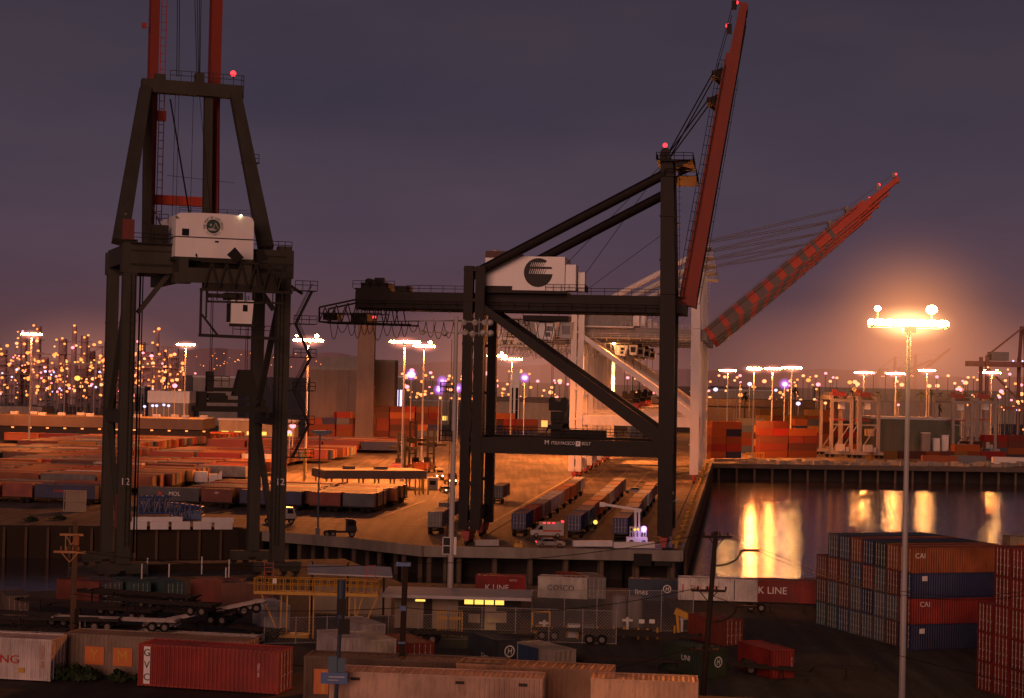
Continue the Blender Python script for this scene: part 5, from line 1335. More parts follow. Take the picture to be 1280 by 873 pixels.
for i, px in enumerate((906, 925, 1092, 1107, 1132, 1171, 1185, 1210, 1225, 1262, 1004, 1020, 1032, 1046)):
    far_light(px, random.uniform(465, 473), random.uniform(1000, 1250), random.choice(['lamp_far', 'lamp_pink']), 1.0, 'distant pole lamp in the row along the far shore', 'pole lamps along the far shore')
# ------------------------------------------------------------------ refinery at left
random.seed(5)
def refinery_tower(px, top, Y, wd, n_l, label, kind):
    c = P(px, 500, Y); h = P(px, top, Y).z
    t = thing('refinery_tower', label, 'refinery tower', (c.x, Y, 0), group='towers of the refinery')
    mb = MB()
    if kind == 'column':
        mb.tube((0, 0, 0), (0, 0, h), wd / 2, 10, wd * .42)
        for z in range(8, int(h), 9): mb.tube((0, 0, z), (0, 0, z + .4), wd * .8, 10)
    elif kind == 'stack': mb.tube((0, 0, 0), (0, 0, h), wd / 2, 10, wd * .3)
    else:
        for x in (-wd / 2, wd / 2):
            for y in (-wd / 2, wd / 2): mb.beam((x, y, 0), (x, y, h), .8, .8)
        for z in range(6, int(h), 7):
            mb.box((0, 0, z), (wd + 2, wd + 2, .5))
            mb.beam((-wd / 2, -wd / 2, z - 6), (wd / 2, -wd / 2, z), .4, .4)
        mb.tube((-wd * .2, 0, 0), (-wd * .2, 0, h * .9), wd * .2, 8).tube((wd * .25, 0, 0), (wd * .25, 0, h * .7), wd * .16, 8)
    mb.build('tower_body', M['hazed_tower_steel'], t)
    for i in range(int(n_l * 1.7)):
        z = random.uniform(h * .12, h) if i else h + .4
        link('work_light', lamp_unit(random.choices(['lamp_plant', 'lamp_far', 'lamp_pink'], [6, 2, .7])[0], random.choice([.7, .9, 1.25])), t, (random.uniform(-wd * .7, wd * .7), -wd * .75, z))
    return t
TW = [(8, 430, 'frame', 15, 12), (28, 415, 'column', 6, 8), (45, 408, 'column', 6, 7), (60, 440, 'frame', 16, 14), (77, 424, 'column', 7, 10), (91, 408, 'stack', 5, 3), (104, 420, 'column', 6, 9), (118, 432, 'frame', 12, 12), (134, 428, 'column', 7, 8), (148, 440, 'frame', 12, 9),
      (176, 428, 'column', 6, 8), (190, 432, 'frame', 15, 22), (195, 412, 'stack', 4, 4), (206, 430, 'frame', 14, 20), (220, 440, 'frame', 9, 13), (169, 446, 'frame', 9, 9), (80, 455, 'frame', 20, 10), (38, 452, 'frame', 18, 10), (110, 456, 'frame', 20, 10)]
for i, (px, top, kd, wd, n_l) in enumerate(TW):
    refinery_tower(px, top, random.uniform(1150, 1400), wd, n_l, '%s lit refinery %s, %s from the left of the plant skyline' % ({'frame': 'lattice', 'column': 'round', 'stack': 'slim'}[kd], {'frame': 'frame tower', 'column': 'column', 'stack': 'stack'}[kd], ORD[sorted(x[0] for x in TW).index(px)]), kd)
for i in range(80):
    px = random.uniform(-5, 245); far_light(px, random.uniform(462, 500), random.uniform(1000, 1150), random.choices(['lamp_plant', 'lamp_pink', 'lamp_white'], [5, 2, 1.5])[0], random.uniform(.45, .9), 'small plant lamp low in front of the refinery towers', 'plant lamps before the refinery')
v = P(97, 473, 950)
far_light(97, 473, 950, 'lamp_window', 1.6, 'large yellow plant lamp left of the olive crane leg', None)
# row of yellow lamps on a pipe bridge
t = thing('pipe_bridge', 'long pipe bridge with a row of yellow lamps crossing behind the olive crane leg', 'pipe bridge', (P(130, 452, 1000).x, 1000, 0))
zb = P(130, 453, 1000).z
mb = MB().beam((-22, 0, zb - 1), (28, 0, zb - 1), 1.2, 1.0)
for x in (-21, -5, 10, 26): mb.beam((x, 0, 0), (x, 0, zb - 1.2), .6, .6)
mb.build('bridge_beam', M['hazed_tower_steel'], t)
for i in range(11): link('work_light', lamp_unit('lamp_window', .55), t, (-20 + i * 4.4, -.9, zb - .3))
# ------------------------------------------------------------------ far buildings
def building(name, label, px0, px1, top, base, wall='wall_grey', roof='roofing', depth=30, roof_h=1.0, over=.6, windows=None, lights=None, cat='building', ribs=0, zbase=None, roofpx=None):
    a, b = G(px0, base), G(px1, base); c = (a + b) / 2; wd = abs(b.x - a.x); h = P((px0 + px1) / 2, top, c.y).z
    t = thing(name, label, cat, (c.x, c.y, 0))
    mb = MB().box((0, depth / 2, (h - roof_h) / 2), (wd, depth, h - roof_h))
    for i in range(ribs): mb.box((-wd / 2 + wd * (i + .5) / ribs, -.12, (h - roof_h) / 2), (wd / ribs * .3, .25, h - roof_h - .1))
    wl = mb.build('wall', M[wall], t)
    MB().box((0, depth / 2, h - roof_h / 2), (wd + over * 2, depth + over * 2, roof_h)).build('roof', M[roof], t)
    if windows:
        rows, cols_, mw = windows
        for r in range(rows):
            for k in range(cols_):
                MB().box((-wd / 2 + wd * (k + .5) / cols_, -.08, h * (.25 + .55 * r / max(1, rows))), (wd / cols_ * .55, .1, h * .18)).build('window', M[mw], wl)
    return t, wd, h
wh, wd, h = building('warehouse', 'long low warehouse with pale flat roof at left behind the containers', -60, 262, 521, 556, 'wall_dark', 'fascia', 24, 3.6, 1.5)
wx, wy = wh.location.x, wh.location.y
for i in range(12): MB().box((-wd / 2 + 14 + i * wd / 13.0, -1.62, h - 4.1), (.8, .5, .4)).build('soffit_lamp', M['lamp_plant'], wh)
for px in (40, 66, 92, 118, 180, 210, 236): 
    v = G(px, 553); lamp((v.x, v.y - 3, h - 4.2), 2200, color=(1, .25, .06), cone=140, radius=.3, aim=(0, .5, -1))
mbv = MB()
for i in range(14): mbv.box((-wd / 2 + 5 + i * wd / 14, 8 + (i % 3) * 5, h + .5), (2.4, 2, 1.0))
mbv.build('roof_vent', M['roofing'], wh)
building('office_block', 'grey office block with bands of windows right of the olive crane leg', 166, 181, 483, 520, 'wall_grey', 'roofing', 20, .8, .2, (4, 3, 'glass'))
cn, wd2, h2 = building('canopy', 'white ribbed roofed building behind four small street lamps', 181, 238, 489, 540, 'wall_grey', 'white', 20, 5.0, .4, None, ribs=0)
for i, (px, py) in enumerate(((180, 508), (190, 507), (195, 507), (204, 506), (210, 507))):
    post(px, py, 546, 'small violet white street lamp, %s from left before the white roofed building' % ORD[i], 'lamp_white', .6)
building('storage_shed', 'low bluish grey shed below the refinery at far left', -40, 60, 508, 536, 'wall_grey', 'wall_grey', 20, 1.0, .2)
building('storage_shed', 'dark shed left of the silos behind the spreader of the olive crane', 236, 300, 470, 532, 'wall_grey', 'roofing', 26, 1.0, .2)
building('storage_shed', 'low pale shed with lit yard below the silo block', 268, 372, 524, 548, 'wall_beige', 'roofing', 12, .8, .5, (1, 6, 'lamp_window'))
building('silo_block', 'broad beige concrete silo block left of the chimney', 384, 446, 459, 545, 'silo', 'wall_grey', 30, 1.2, .1, ribs=2)
building('silo_block', 'grey upper works behind the beige silo block, left of the chimney', 398, 450, 446, 536, 'wall_grey', 'wall_grey', 18, 1.0, .1)
building('silo_block', 'ribbed beige silo block right of the chimney', 466, 492, 450, 545, 'silo', 'wall_grey', 24, 1.0, .1, ribs=7)
b = G(456, 546); h = P(457, 399, b.y).z
t = thing('chimney', 'tall square concrete chimney with four red lamps at its top', 'chimney', (b.x, b.y - 2, 0))
MB().beam((0, 0, 0), (0, 0, h), 7.4, 7.4, 7.0, 7.0).box((0, 0, h * .42), (8.0, 8.0, .7)).box((0, 0, h * .2), (8, 8, .7)).build('shaft', M['silo'], t)
MB().box((0, 0, h + .2), (7.6, 7.6, .8)).build('cap', M['dark'], t)
for x in (-3.2, -1.2, 1.6, 3.2): MB().ball((x, -3.7, h + .6), .75).build('red_lamp', M['lamp_red'], t)
building('storage_tank_block', 'pale lit equipment tower between the violet lamps and the black legs', 493, 503, 470, 530, 'wall_grey', 'white', 10, 1, .1, (3, 2, 'lamp_white'))
building('control_tower', 'pale slim equipment tower right of the black landside legs', 636, 648, 462, 540, 'white', 'white', 8, 1, .3, (3, 2, 'glass'))
building('transit_shed', 'low warm lit shed with wide openings between the masts', 506, 562, 500, 530, 'wall_beige', 'roofing', 20, .8, .6, (1, 5, 'lamp_window'))
building('transit_shed', 'low grey shed roof behind the container stack and hanging spreader', 604, 700, 497, 540, 'wall_beige', 'fascia', 20, 2.2, .8, (1, 7, 'lamp_plant'))
building('transit_shed', 'long flat dark shed behind the white crane portal', 770, 870, 497, 540, 'wall_dark', 'fascia', 20, 3, .8, (1, 4, 'lamp_window'))
building('transit_shed', 'warm lit shed left of the black waterside leg', 806, 826, 489, 520, 'ochre_wall' if 'ochre_wall' in M else 'wall_beige', 'roofing', 14, 1, .3)
building('transit_shed', 'warm lit low shed right of the white crane legs', 886, 960, 487, 520, 'wall_beige', 'roofing', 14, 1, .5, (1, 6, 'lamp_plant'))
building('transit_shed', 'blue grey long shed roof above the tall container stack', 884, 1040, 500, 545, 'wall_dark', 'wall_dark', 30, 3.5, .8)
building('warehouse', 'long pale warehouse wall behind the row of palms', 1046, 1262, 487, 528, 'wall_beige', 'wall_beige', 30, 1.0, .2)
building('warehouse', 'blue grey low warehouse below the palms', 1086, 1225, 503, 545, 'wall_grey', 'wall_grey', 20, 1.0, .2)
building('warehouse', 'green grey warehouse with pale roof edge between the yard gantries', 1096, 1192, 522, 568, 'wall_green', 'roofing', 22, .9, .8, ribs=24)
for i, (px0, px1, tp, bs, lb) in enumerate(((1153, 1162, 541, 570, 'upright grey vent box beside the green warehouse, leftmost of three'), (1167, 1174, 548, 570, 'short white vent box between two taller ones by the green warehouse'), (1178, 1185, 544, 570, 'upright white vent box rightmost by the green warehouse'))):
    building('vent_box', lb, px0, px1, tp, bs, 'wall_grey' if i == 0 else 'white', 'white', 3, .3, .1)
# gate canopy in the yard
def canopy_at(px0, px1, y_top, y_base, label):
    a, b = G(px0, y_base), G(px1, y_base); h = P(px0, y_top, a.y).z
    t = thing('gate_canopy', label, 'canopy', (a + b) / 2, math.atan2(b.y - a.y, b.x - a.x)); Ld = (b - a).length
    MB().box((0, 6, h - .9), (Ld, 12, 1.8)).build('fascia', M['fascia'], t)
    MB().box((0, 6, h + .08), (Ld - .4, 11.6, .14)).box((-Ld * .2, 6, h + .5), (2.5, 2, .8)).box((Ld * .1, 5, h + .5), (3, 2, .8)).build('roof', M['canopy_roof'], t)
    for i in range(7):
        for y in (1, 11): MB().box((-Ld / 2 + .8 + i * (Ld - 1.6) / 6, y, (h - 1.8) / 2), (.35, .35, h - 1.8)).build('post', M['yellow'], t)
    return t
canopy_at(405, 533, 589, 612, 'long flat roofed gate canopy with brown fascia and yellow posts in the yard')
b = G(541, 612)
MBt = thing('sentry_box', 'small beige sentry box at the right end of the gate canopy', 'booth', b)
MB().box((0, 0, 1.3), (2.2, 2.2, 2.6)).build('wall', M['wall_beige'], MBt); MB().box((0, 0, 2.7), (2.6, 2.6, .25)).build('roof', M['roofing'], MBt); MB().box((0, -1.12, 1.6), (1.4, .05, 1.0)).build('window', M['glass'], MBt)
for i, px in enumerate((519, 524, 529, 535)):
    b = G(px, 618); tag(MB().tube((0, 0, 0), (0, 0, 3.2), .2, 8).ball((0, 0, 3.2), .22).build('bollard', M['yellow']), 'yellow guard bollard, %s of four at the gate canopy end' % ORD[i], 'bollard').location = b
# yellow tall post under mast 385
b = G(380, 612); tag(MB().tube((0, 0, 0), (0, 0, 9.5), .28, 8).box((0, 0, .4), (1, 1, .8)).build('mast_guard', M['yellow']), 'yellow guard post around the foot of the lit mast right of the crane stairs', 'guard post').location = b
# ------------------------------------------------------------------ rubber tyred yard gantries
def yard_gantry(label, white):
    t = thing('yard_gantry_crane', label, 'gantry crane', group='yard gantry cranes across the basin')
    wd, dp, h = 7.2, 23.0, 21.0; m_ = M['gantry']
    for x in (-wd / 2, wd / 2):
        for y in (0, dp): MB().beam((x, y, 1.5), (x, y, h), 1.3, 1.1).build('leg', m_, t)
        MB().beam((x, .4, h + .7), (x, dp - .4, h + .7), 1.3, 1.6).build('top_girder', m_, t)
    for y in (0, dp):
        MB().beam((-wd / 2 - 2, y, 1.7), (wd / 2 + 2, y, 1.7), 1.0, 1.1).build('sill_beam', m_, t)
        MB().beam((-wd / 2 + .6, y, h - .3), (wd / 2 - .6, y, h - .3), .9, 1.0).build('tie_beam', m_, t)
        mb = MB()
        for x in (-wd / 2 - 1.4, -wd / 2 + .6, wd / 2 - .6, wd / 2 + 1.4): mb.tube((x, y - .4, .75), (x, y + .4, .75), .75, 12)
        mb.build('tyre_set', M['tyre'], t)
    MB().beam((-wd / 2 + .5, 0, 2.5), (wd / 2 - .5, 0, 12), .4, .4).beam((-wd / 2 + .5, dp, 2.5), (wd / 2 - .5, dp, 12), .4, .4).beam((-wd / 2, 0, 12), (wd / 2, 0, 12), .5, .5).build('brace', m_, t)
    MB().box((-.4, -.7, 3.6), (3.2, 1.6, 2.6)).box((2.0, -.6, 3.1), (1.2, 1.2, 1.6)).build('power_house', M['lightcol'], t)
    MB().box((0, 8, h + 2.0), (5.2, 4.5, 1.7)).box((-1.4, 8, h + 3.2), (1.6, 2, 1.0)).build('trolley', M['bogie_red'], t)
    MB().box((1.0, 6.2, h - 2.2), (2.2, 2.4, 2.4)).build('operator_cab', M['white_house'], t)
    rl = MB().rail([(-wd / 2, -.4, h + 1.5), (-wd / 2, dp, h + 1.5)], 1.1, 2.5, .06).rail([(wd / 2, -.4, h + 1.5), (wd / 2, dp, h + 1.5)], 1.1, 2.5, .06); rl.build('handrail', m_, t)
    MB().box((0, 8, 13.6), (6.2, 2.4, .5)).tube((-1, 8, 13.8), (-1, 8, h), .05, 4).tube((1, 8, 13.8), (1, 8, h), .05, 4).build('spreader', M['bogie_red'], t)
    return t
g0 = yard_gantry('pale yard gantry crane, leftmost of four across the basin', True); g0.location = G(1051, 572)
for px, py, lb, rz in ((1085, 573, 'pale yard gantry crane lifting beside the leftmost one across the basin', 6), (1202, 571, 'pale yard gantry crane right of the green warehouse', 3), (1232, 568, 'pale yard gantry crane at the right edge beyond the green warehouse', -2)):
    c = copy_tree(g0); c.location = G(px, py); c['label'] = lb; c.rotation_euler = (0, 0, R(rz))
# hanging container box at gantry 2
v = P(1087, 535, G(1085, 573).y + 8)
container('20', 'tan', (v.x, v.y, v.z - 3), R(90), 'tan container hanging in the second yard gantry across the basin', near=False)
# ------------------------------------------------------------------ far quay clutter: barrier blocks and gate
random.seed(9)
blk = mk(MB().prism([(-.5, 0), (.5, 0), (.3, .5), (.22, 1.1), (-.22, 1.1), (-.3, .5)], 'x', -1.6, 1.6).mesh('barrier'), M['concrete'])
for i in range(64):
    px = 925 + i * 5.6 + random.uniform(-1.5, 1.5)
    o = put(blk, 'quay_block', G(px, 580 + (px - 888) * .012 - random.uniform(0, 2.5)), 'pale concrete block on the far quay edge across the basin', 'concrete block', 'concrete blocks along the far quay', random.uniform(-.5, .5))
    o.scale = (random.uniform(.6, 1.2), random.uniform(.8, 1.5), random.uniform(.7, 1.5))
b = G(944, 576)
t = thing('yellow_cage', 'yellow barred cage at the basin corner on the far quay', 'cage', b)
mb = MB()
for x in range(8): mb.beam((-3 + x * .86, 0, 0), (-3 + x * .86, 0, 2.6), .2, .2)
mb.beam((-3.1, 0, 2.6), (3.1, 0, 2.6), .25, .25).beam((-3.1, 0, .2), (3.1, 0, .2), .25, .25).beam((-3, 0, 2.6), (-3, 2.4, 2.6), .2, .2).beam((3, 0, 2.6), (3, 2.4, 2.6), .2, .2).beam((3, 2.4, 0), (3, 2.4, 2.6), .2, .2).beam((-3, 2.4, 0), (-3, 2.4, 2.6), .2, .2).box((0, 1.2, .1), (6.4, 2.8, .2))
mb.build('cage_bars', M['yellow'], t)
a_p, b_p = G(890, 577), G(936, 577)
tag(MB().beam(a_p + Vector((0, 0, .5)), b_p + Vector((0, 0, .5)), 2.4, 1.0).build('quay_ramp', M['wall_beige']), 'pale lit loading ramp at the basin corner', 'ramp')
# distant cranes on the right: silhouettes of raised booms
def far_crane(px, py, Y, label, ang, flip=1):
    t = thing('distant_quay_crane', label, 'crane', (P(px, py, Y).x, Y, 0)); s = 1
    for x in (0, -22 * flip):
        for y in (0, 14): MB().beam((x, y, 0), (x, y, 44), 1.8, 1.8).build('leg', M['boom_far'], t)
    MB().beam((0, 0, 40), (0, 4, 62), 1.6, 1.6).beam((0, 14, 40), (0, 10, 62), 1.6, 1.6).beam((0, 4, 62), (-22 * flip, 4, 44), .9, .9).build('mast', M['boom_far'], t)
    MB().beam((-32 * flip, 4, 40), (4 * flip, 4, 40), 1.4, 3).beam((-32 * flip, 10, 40), (4 * flip, 10, 40), 1.4, 3).beam((0, 0, 15), (-22 * flip, 0, 15), 1.5, 2).beam((-22 * flip, 0, 38), (0, 0, 16), 1, 1).build('girder', M['boom_far'], t)
    ca, sa = math.cos(ang), math.sin(ang)
    for y in (4, 10): MB().beam((4 * flip, y, 40), ((4 + 46 * ca) * flip, y, 40 + 46 * sa), 1.4, 3.2, 1.2, 1.4).build('boom', M['boom_far'], t)
    mb = MB()
    for l_ in (20, 34): mb.tube((0, 4, 62), ((4 + l_ * ca) * flip, 4, 40 + l_ * sa), .15, 5)
    mb.build('stay', M['boom_far'], t)
    MB().box((-14 * flip, 7, 44.5), (10, 9, 5)).build('machine_house', M['wall_grey'], t)
    for i in range(14):
        link('work_light', lamp_unit(random.choice(['lamp_plant', 'lamp_far', 'lamp_white']), .6), t, (random.uniform(-26, 4) * flip, -1, random.choice([3, 15.5, 37, 38, 42, 14])))
    return t
far_crane(1282, 470, 1050, 'distant reddish quay crane with lights at the right edge', R(20), 1)
far_crane(1146, 470, 2100, 'faint distant quay crane with raised boom right of the big mast', R(40), 1)
far_crane(1120, 470, 2300, 'fainter distant quay crane behind the big near mast', R(24), 1)
# ------------------------------------------------------------------ palms
random.seed(11)
def palm_crown(n=26, L=2.6):
    mb = MB()
    for i in range(n):
        a = random.uniform(0, 2 * math.pi); el = random.uniform(-.75, 1.2); d = Vector((math.cos(a) * math.cos(el), math.sin(a) * math.cos(el), math.sin(el)))
        side = Vector((-math.sin(a), math.cos(a), 0)); p = Vector((0, 0, 0)); k = 5; pts = []
        for j in range(k + 1):
            f = j / k; q = d * L * f + Vector((0, 0, -1.1 * f * f)); pts.append(q)
        for j in range(k):
            w0 = .32 * math.sin(math.pi * (j / k * .85 + .1)); w1 = .32 * math.sin(math.pi * ((j + 1) / k * .85 + .1))
            mb.add([pts[j] - side * w0, pts[j] + side * w0, pts[j + 1] + side * w1, pts[j + 1] - side * w1], [(0, 1, 2, 3)])
    return mk(mb.mesh('crown'), M['leaf'])
PC = [palm_crown() for _ in range(3)]
for i, (px, py, base_y) in enumerate(((1042, 489, 566), (1066, 488, 556), (1096, 493, 552), (1122, 492, 552), (1150, 492, 552), (1174, 494, 550), (1204, 493, 550), (1226, 494, 550), (1163, 490, 548), (1173, 508, 560), (993, 488, 552), (930, 494, 552))):
    b = G(px, base_y); h = P(px, py, b.y).z
    t = thing('palm_tree', 'fan palm, %s from the left in the row on the far shore' % ORD[sorted((1042, 1066, 1096, 1122, 1150, 1174, 1204, 1226, 1163, 1173, 993, 930)).index(px)], 'palm tree', b, group='palms on the far shore')
    link('trunk', mk(MB().tube((0, 0, 0), (.1, 0, h), .32, 8, .22).mesh('trunk'), M['bark']), t)
    c = link('crown', PC[i % 3], t, (.1, 0, h)); c.scale = (1.15,) * 3; c.rotation_euler = (0, 0, i)
# ------------------------------------------------------------------ vehicles
def car(loc, rz, c, label, brake=False, head=False):
    t = thing('parked_car', label, 'car', loc, rz)
    prof = [(-2.3, .35), (2.25, .35), (2.3, .7), (1.9, .86), (.95, .95), (.35, 1.38), (-1.0, 1.42), (-1.75, 1.0), (-2.25, .95)]
    b = MB().prism([(x, z) for x, z in prof], 'y', -.86, .86).build('body', M['carpaint'], t); b.color = (*c, 1)
    for s in (-1, 1): MB().prism([(-1.55, .98), (.85, .97), (.3, 1.33), (-.95, 1.36)], 'y', s * .87 - .01, s * .87 + .01).build('side_window', M['glass'], t)
    MB().add([(.99, -.75, .97), (.99, .75, .97), (.40, .68, 1.36), (.40, -.68, 1.36)], [(0, 1, 2, 3)]).build('windscreen', M['glass'], t)
    MB().add([(-1.79, -.75, 1.02), (-1.79, .75, 1.02), (-1.06, .68, 1.40), (-1.06, -.68, 1.40)], [(0, 1, 2, 3)]).build('rear_window', M['glass'], t)
    for x in (-1.4, 1.4):
        for y in (-.8, .8): wheel(t, (x, y, .33), .66)
    for y in (-.62, .62):
        MB().box((2.27, y, .68), (.06, .34, .16)).build('headlight', M['lamp_head'] if head else M['lightcol'], t)
        MB().box((-2.28, y, .8), (.06, .36, .18)).build('tail_light', M['lamp_red'] if brake else M['letter_red'], t)
    return t
car(G(688, 684), R(4), (.36, .33, .32), 'white sedan parked at the wharf edge below the ambulance', brake=True)
car(G(792, 617), R(170), (.6, .58, .56), 'white car driving on the deck between the trailer lanes')
car(G(557, 616), R(-70), (.4, .3, .2), 'pale car with bright headlights by the gate canopy', head=True)
am = thing('ambulance', 'white ambulance van with red roof lamps at the wharf edge', 'ambulance', G(682, 672), R(185))
MB().prism([(-2.9, .45), (2.6, .45), (2.7, 1.2), (1.7, 1.35), (1.2, 2.05), (.9, 2.6), (-2.9, 2.6)], 'y', -1.0, 1.0).build('body', M['lightcol'], am)
MB().prism([(.6, 1.35), (1.5, 1.35), (1.1, 2.0), (.6, 2.0)], 'y', -1.02, 1.02).box((-2.92, 0, 1.9), (.04, 1.4, .7)).build('window', M['glass'], am)
MB().box((-1, 0, 1.2), (3.2, 2.04, .25)).build('stripe', M['letter_red'], am)
for x in (-1.9, 1.7):
    for y in (-.92, .92): wheel(am, (x, y, .4), .8)
for y in (-.7, 0, .7): MB().box((-2.8, y, 2.72), (.3, .3, .22)).build('roof_lamp', M['lamp_red'], am)
for x in (-1.2, -.4, .4): MB().box((x, 1.02, 2.5), (.4, .06, .2)).build('side_lamp', M['lamp_red'], am)
# yard tractor and trucks
def truck(loc, rz, c, label, head=True):
    t = thing('yard_tractor', label, 'truck', loc, rz)
    MB().box((0, 0, .85), (5.2, .9, .35)).box((-1.4, 0, 1.1), (1.4, 1.6, .15)).build('frame', M['chassis'], t)
    b = MB().prism([(.9, 1.0), (2.6, 1.0), (2.65, 1.7), (2.3, 2.9), (.9, 3.0)], 'y', -1.0, 1.0).build('cab', M['carpaint'], t); b.color = (*c, 1)
    MB().prism([(1.2, 1.9), (2.3, 1.9), (2.15, 2.7), (1.2, 2.7)], 'y', -1.02, 1.02).box((2.52, 0, 2.2), (.1, 1.6, .8)).build('cab_window', M['glass'], t)
    for x, s in ((1.9, 1), (-1.2, 1), (-2.2, 1)):
        for y in (-.95, .95): wheel(t, (x, y, .5))
    for y in (-.7, .7): MB().ball((2.7, y, 1.15), .2).build('headlight', M['lamp_head'] if head else M['lightcol'], t)
    return t
truck(G(563, 606), R(-75), (.3, .06, .03), 'red yard tractor with headlights on behind the gate canopy')
truck(G(425, 671), R(8), (.03, .03, .03), 'dark yard tractor parked alone on the deck near the wharf edge', False)
truck(G(350, 655), R(10), (.5, .48, .46), 'white cab yard tractor behind the right leg of the olive crane', False)
truck(G(548, 600), R(-80), (.3, .25, .2), 'pale yard tractor with headlights farther behind the gate canopy')
# top loaders (container handlers): dark masts
def loader(loc, rz, label, h):
    t = thing('top_loader', label, 'container handler', loc, rz)
    MB().box((-2, 0, 1.5), (6.4, 3.0, 1.6)).prism([(-5.4, 1), (-3.0, 1), (-3.0, 3), (-5.0, 2.8)], 'y', -1.4, 1.4).build('body', M['carpaint'], t).color = (.2, .06, .02, 1)
    MB().box((-1.6, .0, 3.2), (1.7, 1.6, 1.8)).build('cab', M['glass'], t)
    for y in (-.9, .9): MB().beam((1.6, y, .6), (1.2, y, h), .5, .6).build('mast_rail', M['dark'], t)
    mb = MB()
    for z in (2, 5, 8, h - .5): mb.beam((1.4, -.9, z), (1.4, .9, z), .35, .4)
    mb.beam((1.3, -1.0, 2), (-3, -1.0, 3.2), .2, .2).build('mast_tie', M['dark'], t)
    MB().box((2.6, 0, h * .62), (1.0, 8, .7)).box((2.2, 0, h * .62), (1.4, 2.4, 1.4)).build('spreader', M['dark'], t)
    for x, s in ((1.2, 1.7), (-4.0, 1.4)):
        for y in (-1.35, 1.35): wheel(t, (x, y, .5 * s), s)
    return t
loader(G(500, 592), R(80), 'dark container handler with tall mast behind the gate canopy, left of three', 11)
loader(G(517, 590), R(110), 'dark container handler with a raised spreader, middle of three by the canopy', 14)
loader(G(536, 590), R(75), 'dark container handler with tall mast, right of three by the canopy', 12)
# self propelled boom lift with violet lamp basket
b = G(798, 681)
bl_ = thing('boom_lift', 'white folded boom lift with bright violet lamp at the wharf edge', 'boom lift', b)
MB().box((-.3, 0, .8), (3.4, 2.0, .8)).build('base', M['white'], bl_)
for x in (-1.2, .8):
    for y in (-.95, .95): wheel(bl_, (x, y, .42), .84)
MB().rail([(-1.4, -.8, 1.2), (1.2, -.8, 1.2), (1.2, .8, 1.2), (-1.4, .8, 1.2)], 1.6, .45, .05, True).build('basket', M['white'], bl_)
MB().beam((-.5, 0, 1.2), (-.6, 0, 5.4), .35, .35).beam((.1, 0, 1.2), (0, 0, 5.4), .3, .3).beam((.4, 0, 5.6), (-5.6, 0, 6.4), .4, .4).box((-6, 0, 6.4), (.9, 1, .7)).box((-.3, 0, 5.5), (1.1, .6, .5)).build('boom', M['white'], bl_)
MB().ball((.8, -.6, 2.6), .5).build('lamp', M['lamp_violet'], bl_)
MB().ball((-.7, -.9, 2.5), .2).ball((-.2, -.9, 2.55), .2).build('small_lamp', M['lamp_window'], bl_)
lamp((b.x + .8, b.y - 2.0, 2.8), 260, (.6, .4, 1), 170, .5)
b = G(744, 662); t = thing('marker_lamp', 'small yellowish lamp box standing between the trailer lanes', 'lamp', b)
MB().box((0, 0, .5), (.5, .4, 1.0)).build('lamp_stand', M['dark'], t); MB().ball((0, -.2, 1.3), .4).build('lamp', M['lamp_window'], t)
# bollards along the basin edge
bo_me = mk(MB().tube((0, 0, 0), (0, 0, .75), .3, 10, .26).tube((0, 0, .75), (0, 0, 1.0), .44, 10, .4).mesh('bollard'), M['yellow'])
for i in range(26): put(bo_me, 'mooring_bollard', W(-.8, 6 + i * 11.5, 0), 'mooring bollard on the wharf edge beside the basin', 'bollard', 'mooring bollards along the basin edge')
fd = mk(MB().tube((0, 0, -4.5), (0, 0, .2), .26, 8).mesh('fender_pile'), M['timber'])
for i in range(60): put(fd, 'fender_pile', W(.8, 3 + i * 5.0, 0), 'brown timber fender pile on the basin side of the wharf', 'fender pile', 'fender piles along the basin side')
for i, (px, py, lb) in enumerate(((648, 685, 'small yellow bollard lying marker on the wharf edge near the legs'), (842, 680, 'small yellow box at the wharf corner'))):
    b = G(px, py); tag(MB().box((0, 0, .35), (1.3, .7, .7)).tube((-.3, 0, .7), (-.5, 0, 1.1), .12, 6).tube((.3, 0, .7), (.5, 0, 1.1), .12, 6).build('mooring_cleat', M['yellow']), lb, 'cleat').location = b
# dark fender blocks hanging on the corner of the wharf
for i, px in enumerate((803, 829)):
    v = G(px, 689); tag(MB().box((0, -.65, -1.3), (2.8, .7, 1.9)).beam((-1, -.4, -.4), (-1, -.4, .1), .1, .1).beam((1, -.4, -.4), (1, -.4, .1), .1, .1).build('rubber_fender', M['dark']), 'black rubber fender block on the wharf face, %s from the corner' % ('second' if i == 0 else 'first'), 'fender').location = v
# blue lattice crane boom lying on the ground behind the bulkhead
def lattice(p, q, w_, h_, n, r=.11):
    p, q = Vector(p), Vector(q); t = (q - p).normalized(); s = Vector((-t.y, t.x, 0)).normalized() * w_ / 2; u = Vector((0, 0, h_)); mb = MB()
    for sg in (-1, 1):
        for uu in (0, 1): mb.tube(p + s * sg + u * uu, q + s * sg + u * uu, r * 1.5, 6)
        for i in range(n):
            a, b = p.lerp(q, i / n), p.lerp(q, (i + 1) / n)
            if i % 2: mb.tube(a + s * sg, b + s * sg + u, r, 5)
            else: mb.tube(a + s * sg + u, b + s * sg, r, 5)
            mb.tube(a + s * sg, a + s * sg + u, r, 5)
    for i in range(n + 1):
        a = p.lerp(q, i / n); mb.tube(a - s, a + s, r, 5); mb.tube(a - s + u, a + s + u, r, 5)
        if i < n: b = p.lerp(q, (i + 1) / n); mb.tube(a - s + u, b + s + u, r * .8, 5)
    return mb
g1, g2 = G(172, 645), G(212, 645)
tag(lattice(g1 + Vector((0, 0, .5)), g2 + Vector((0, 0, .6)), 2.6, 3.0, 6, .13).build('lattice_boom', M['blue']), 'blue lattice crane boom section lying behind the white bulkhead panels', 'lattice boom')
g1, g2 = G(214, 648), G(252, 649)
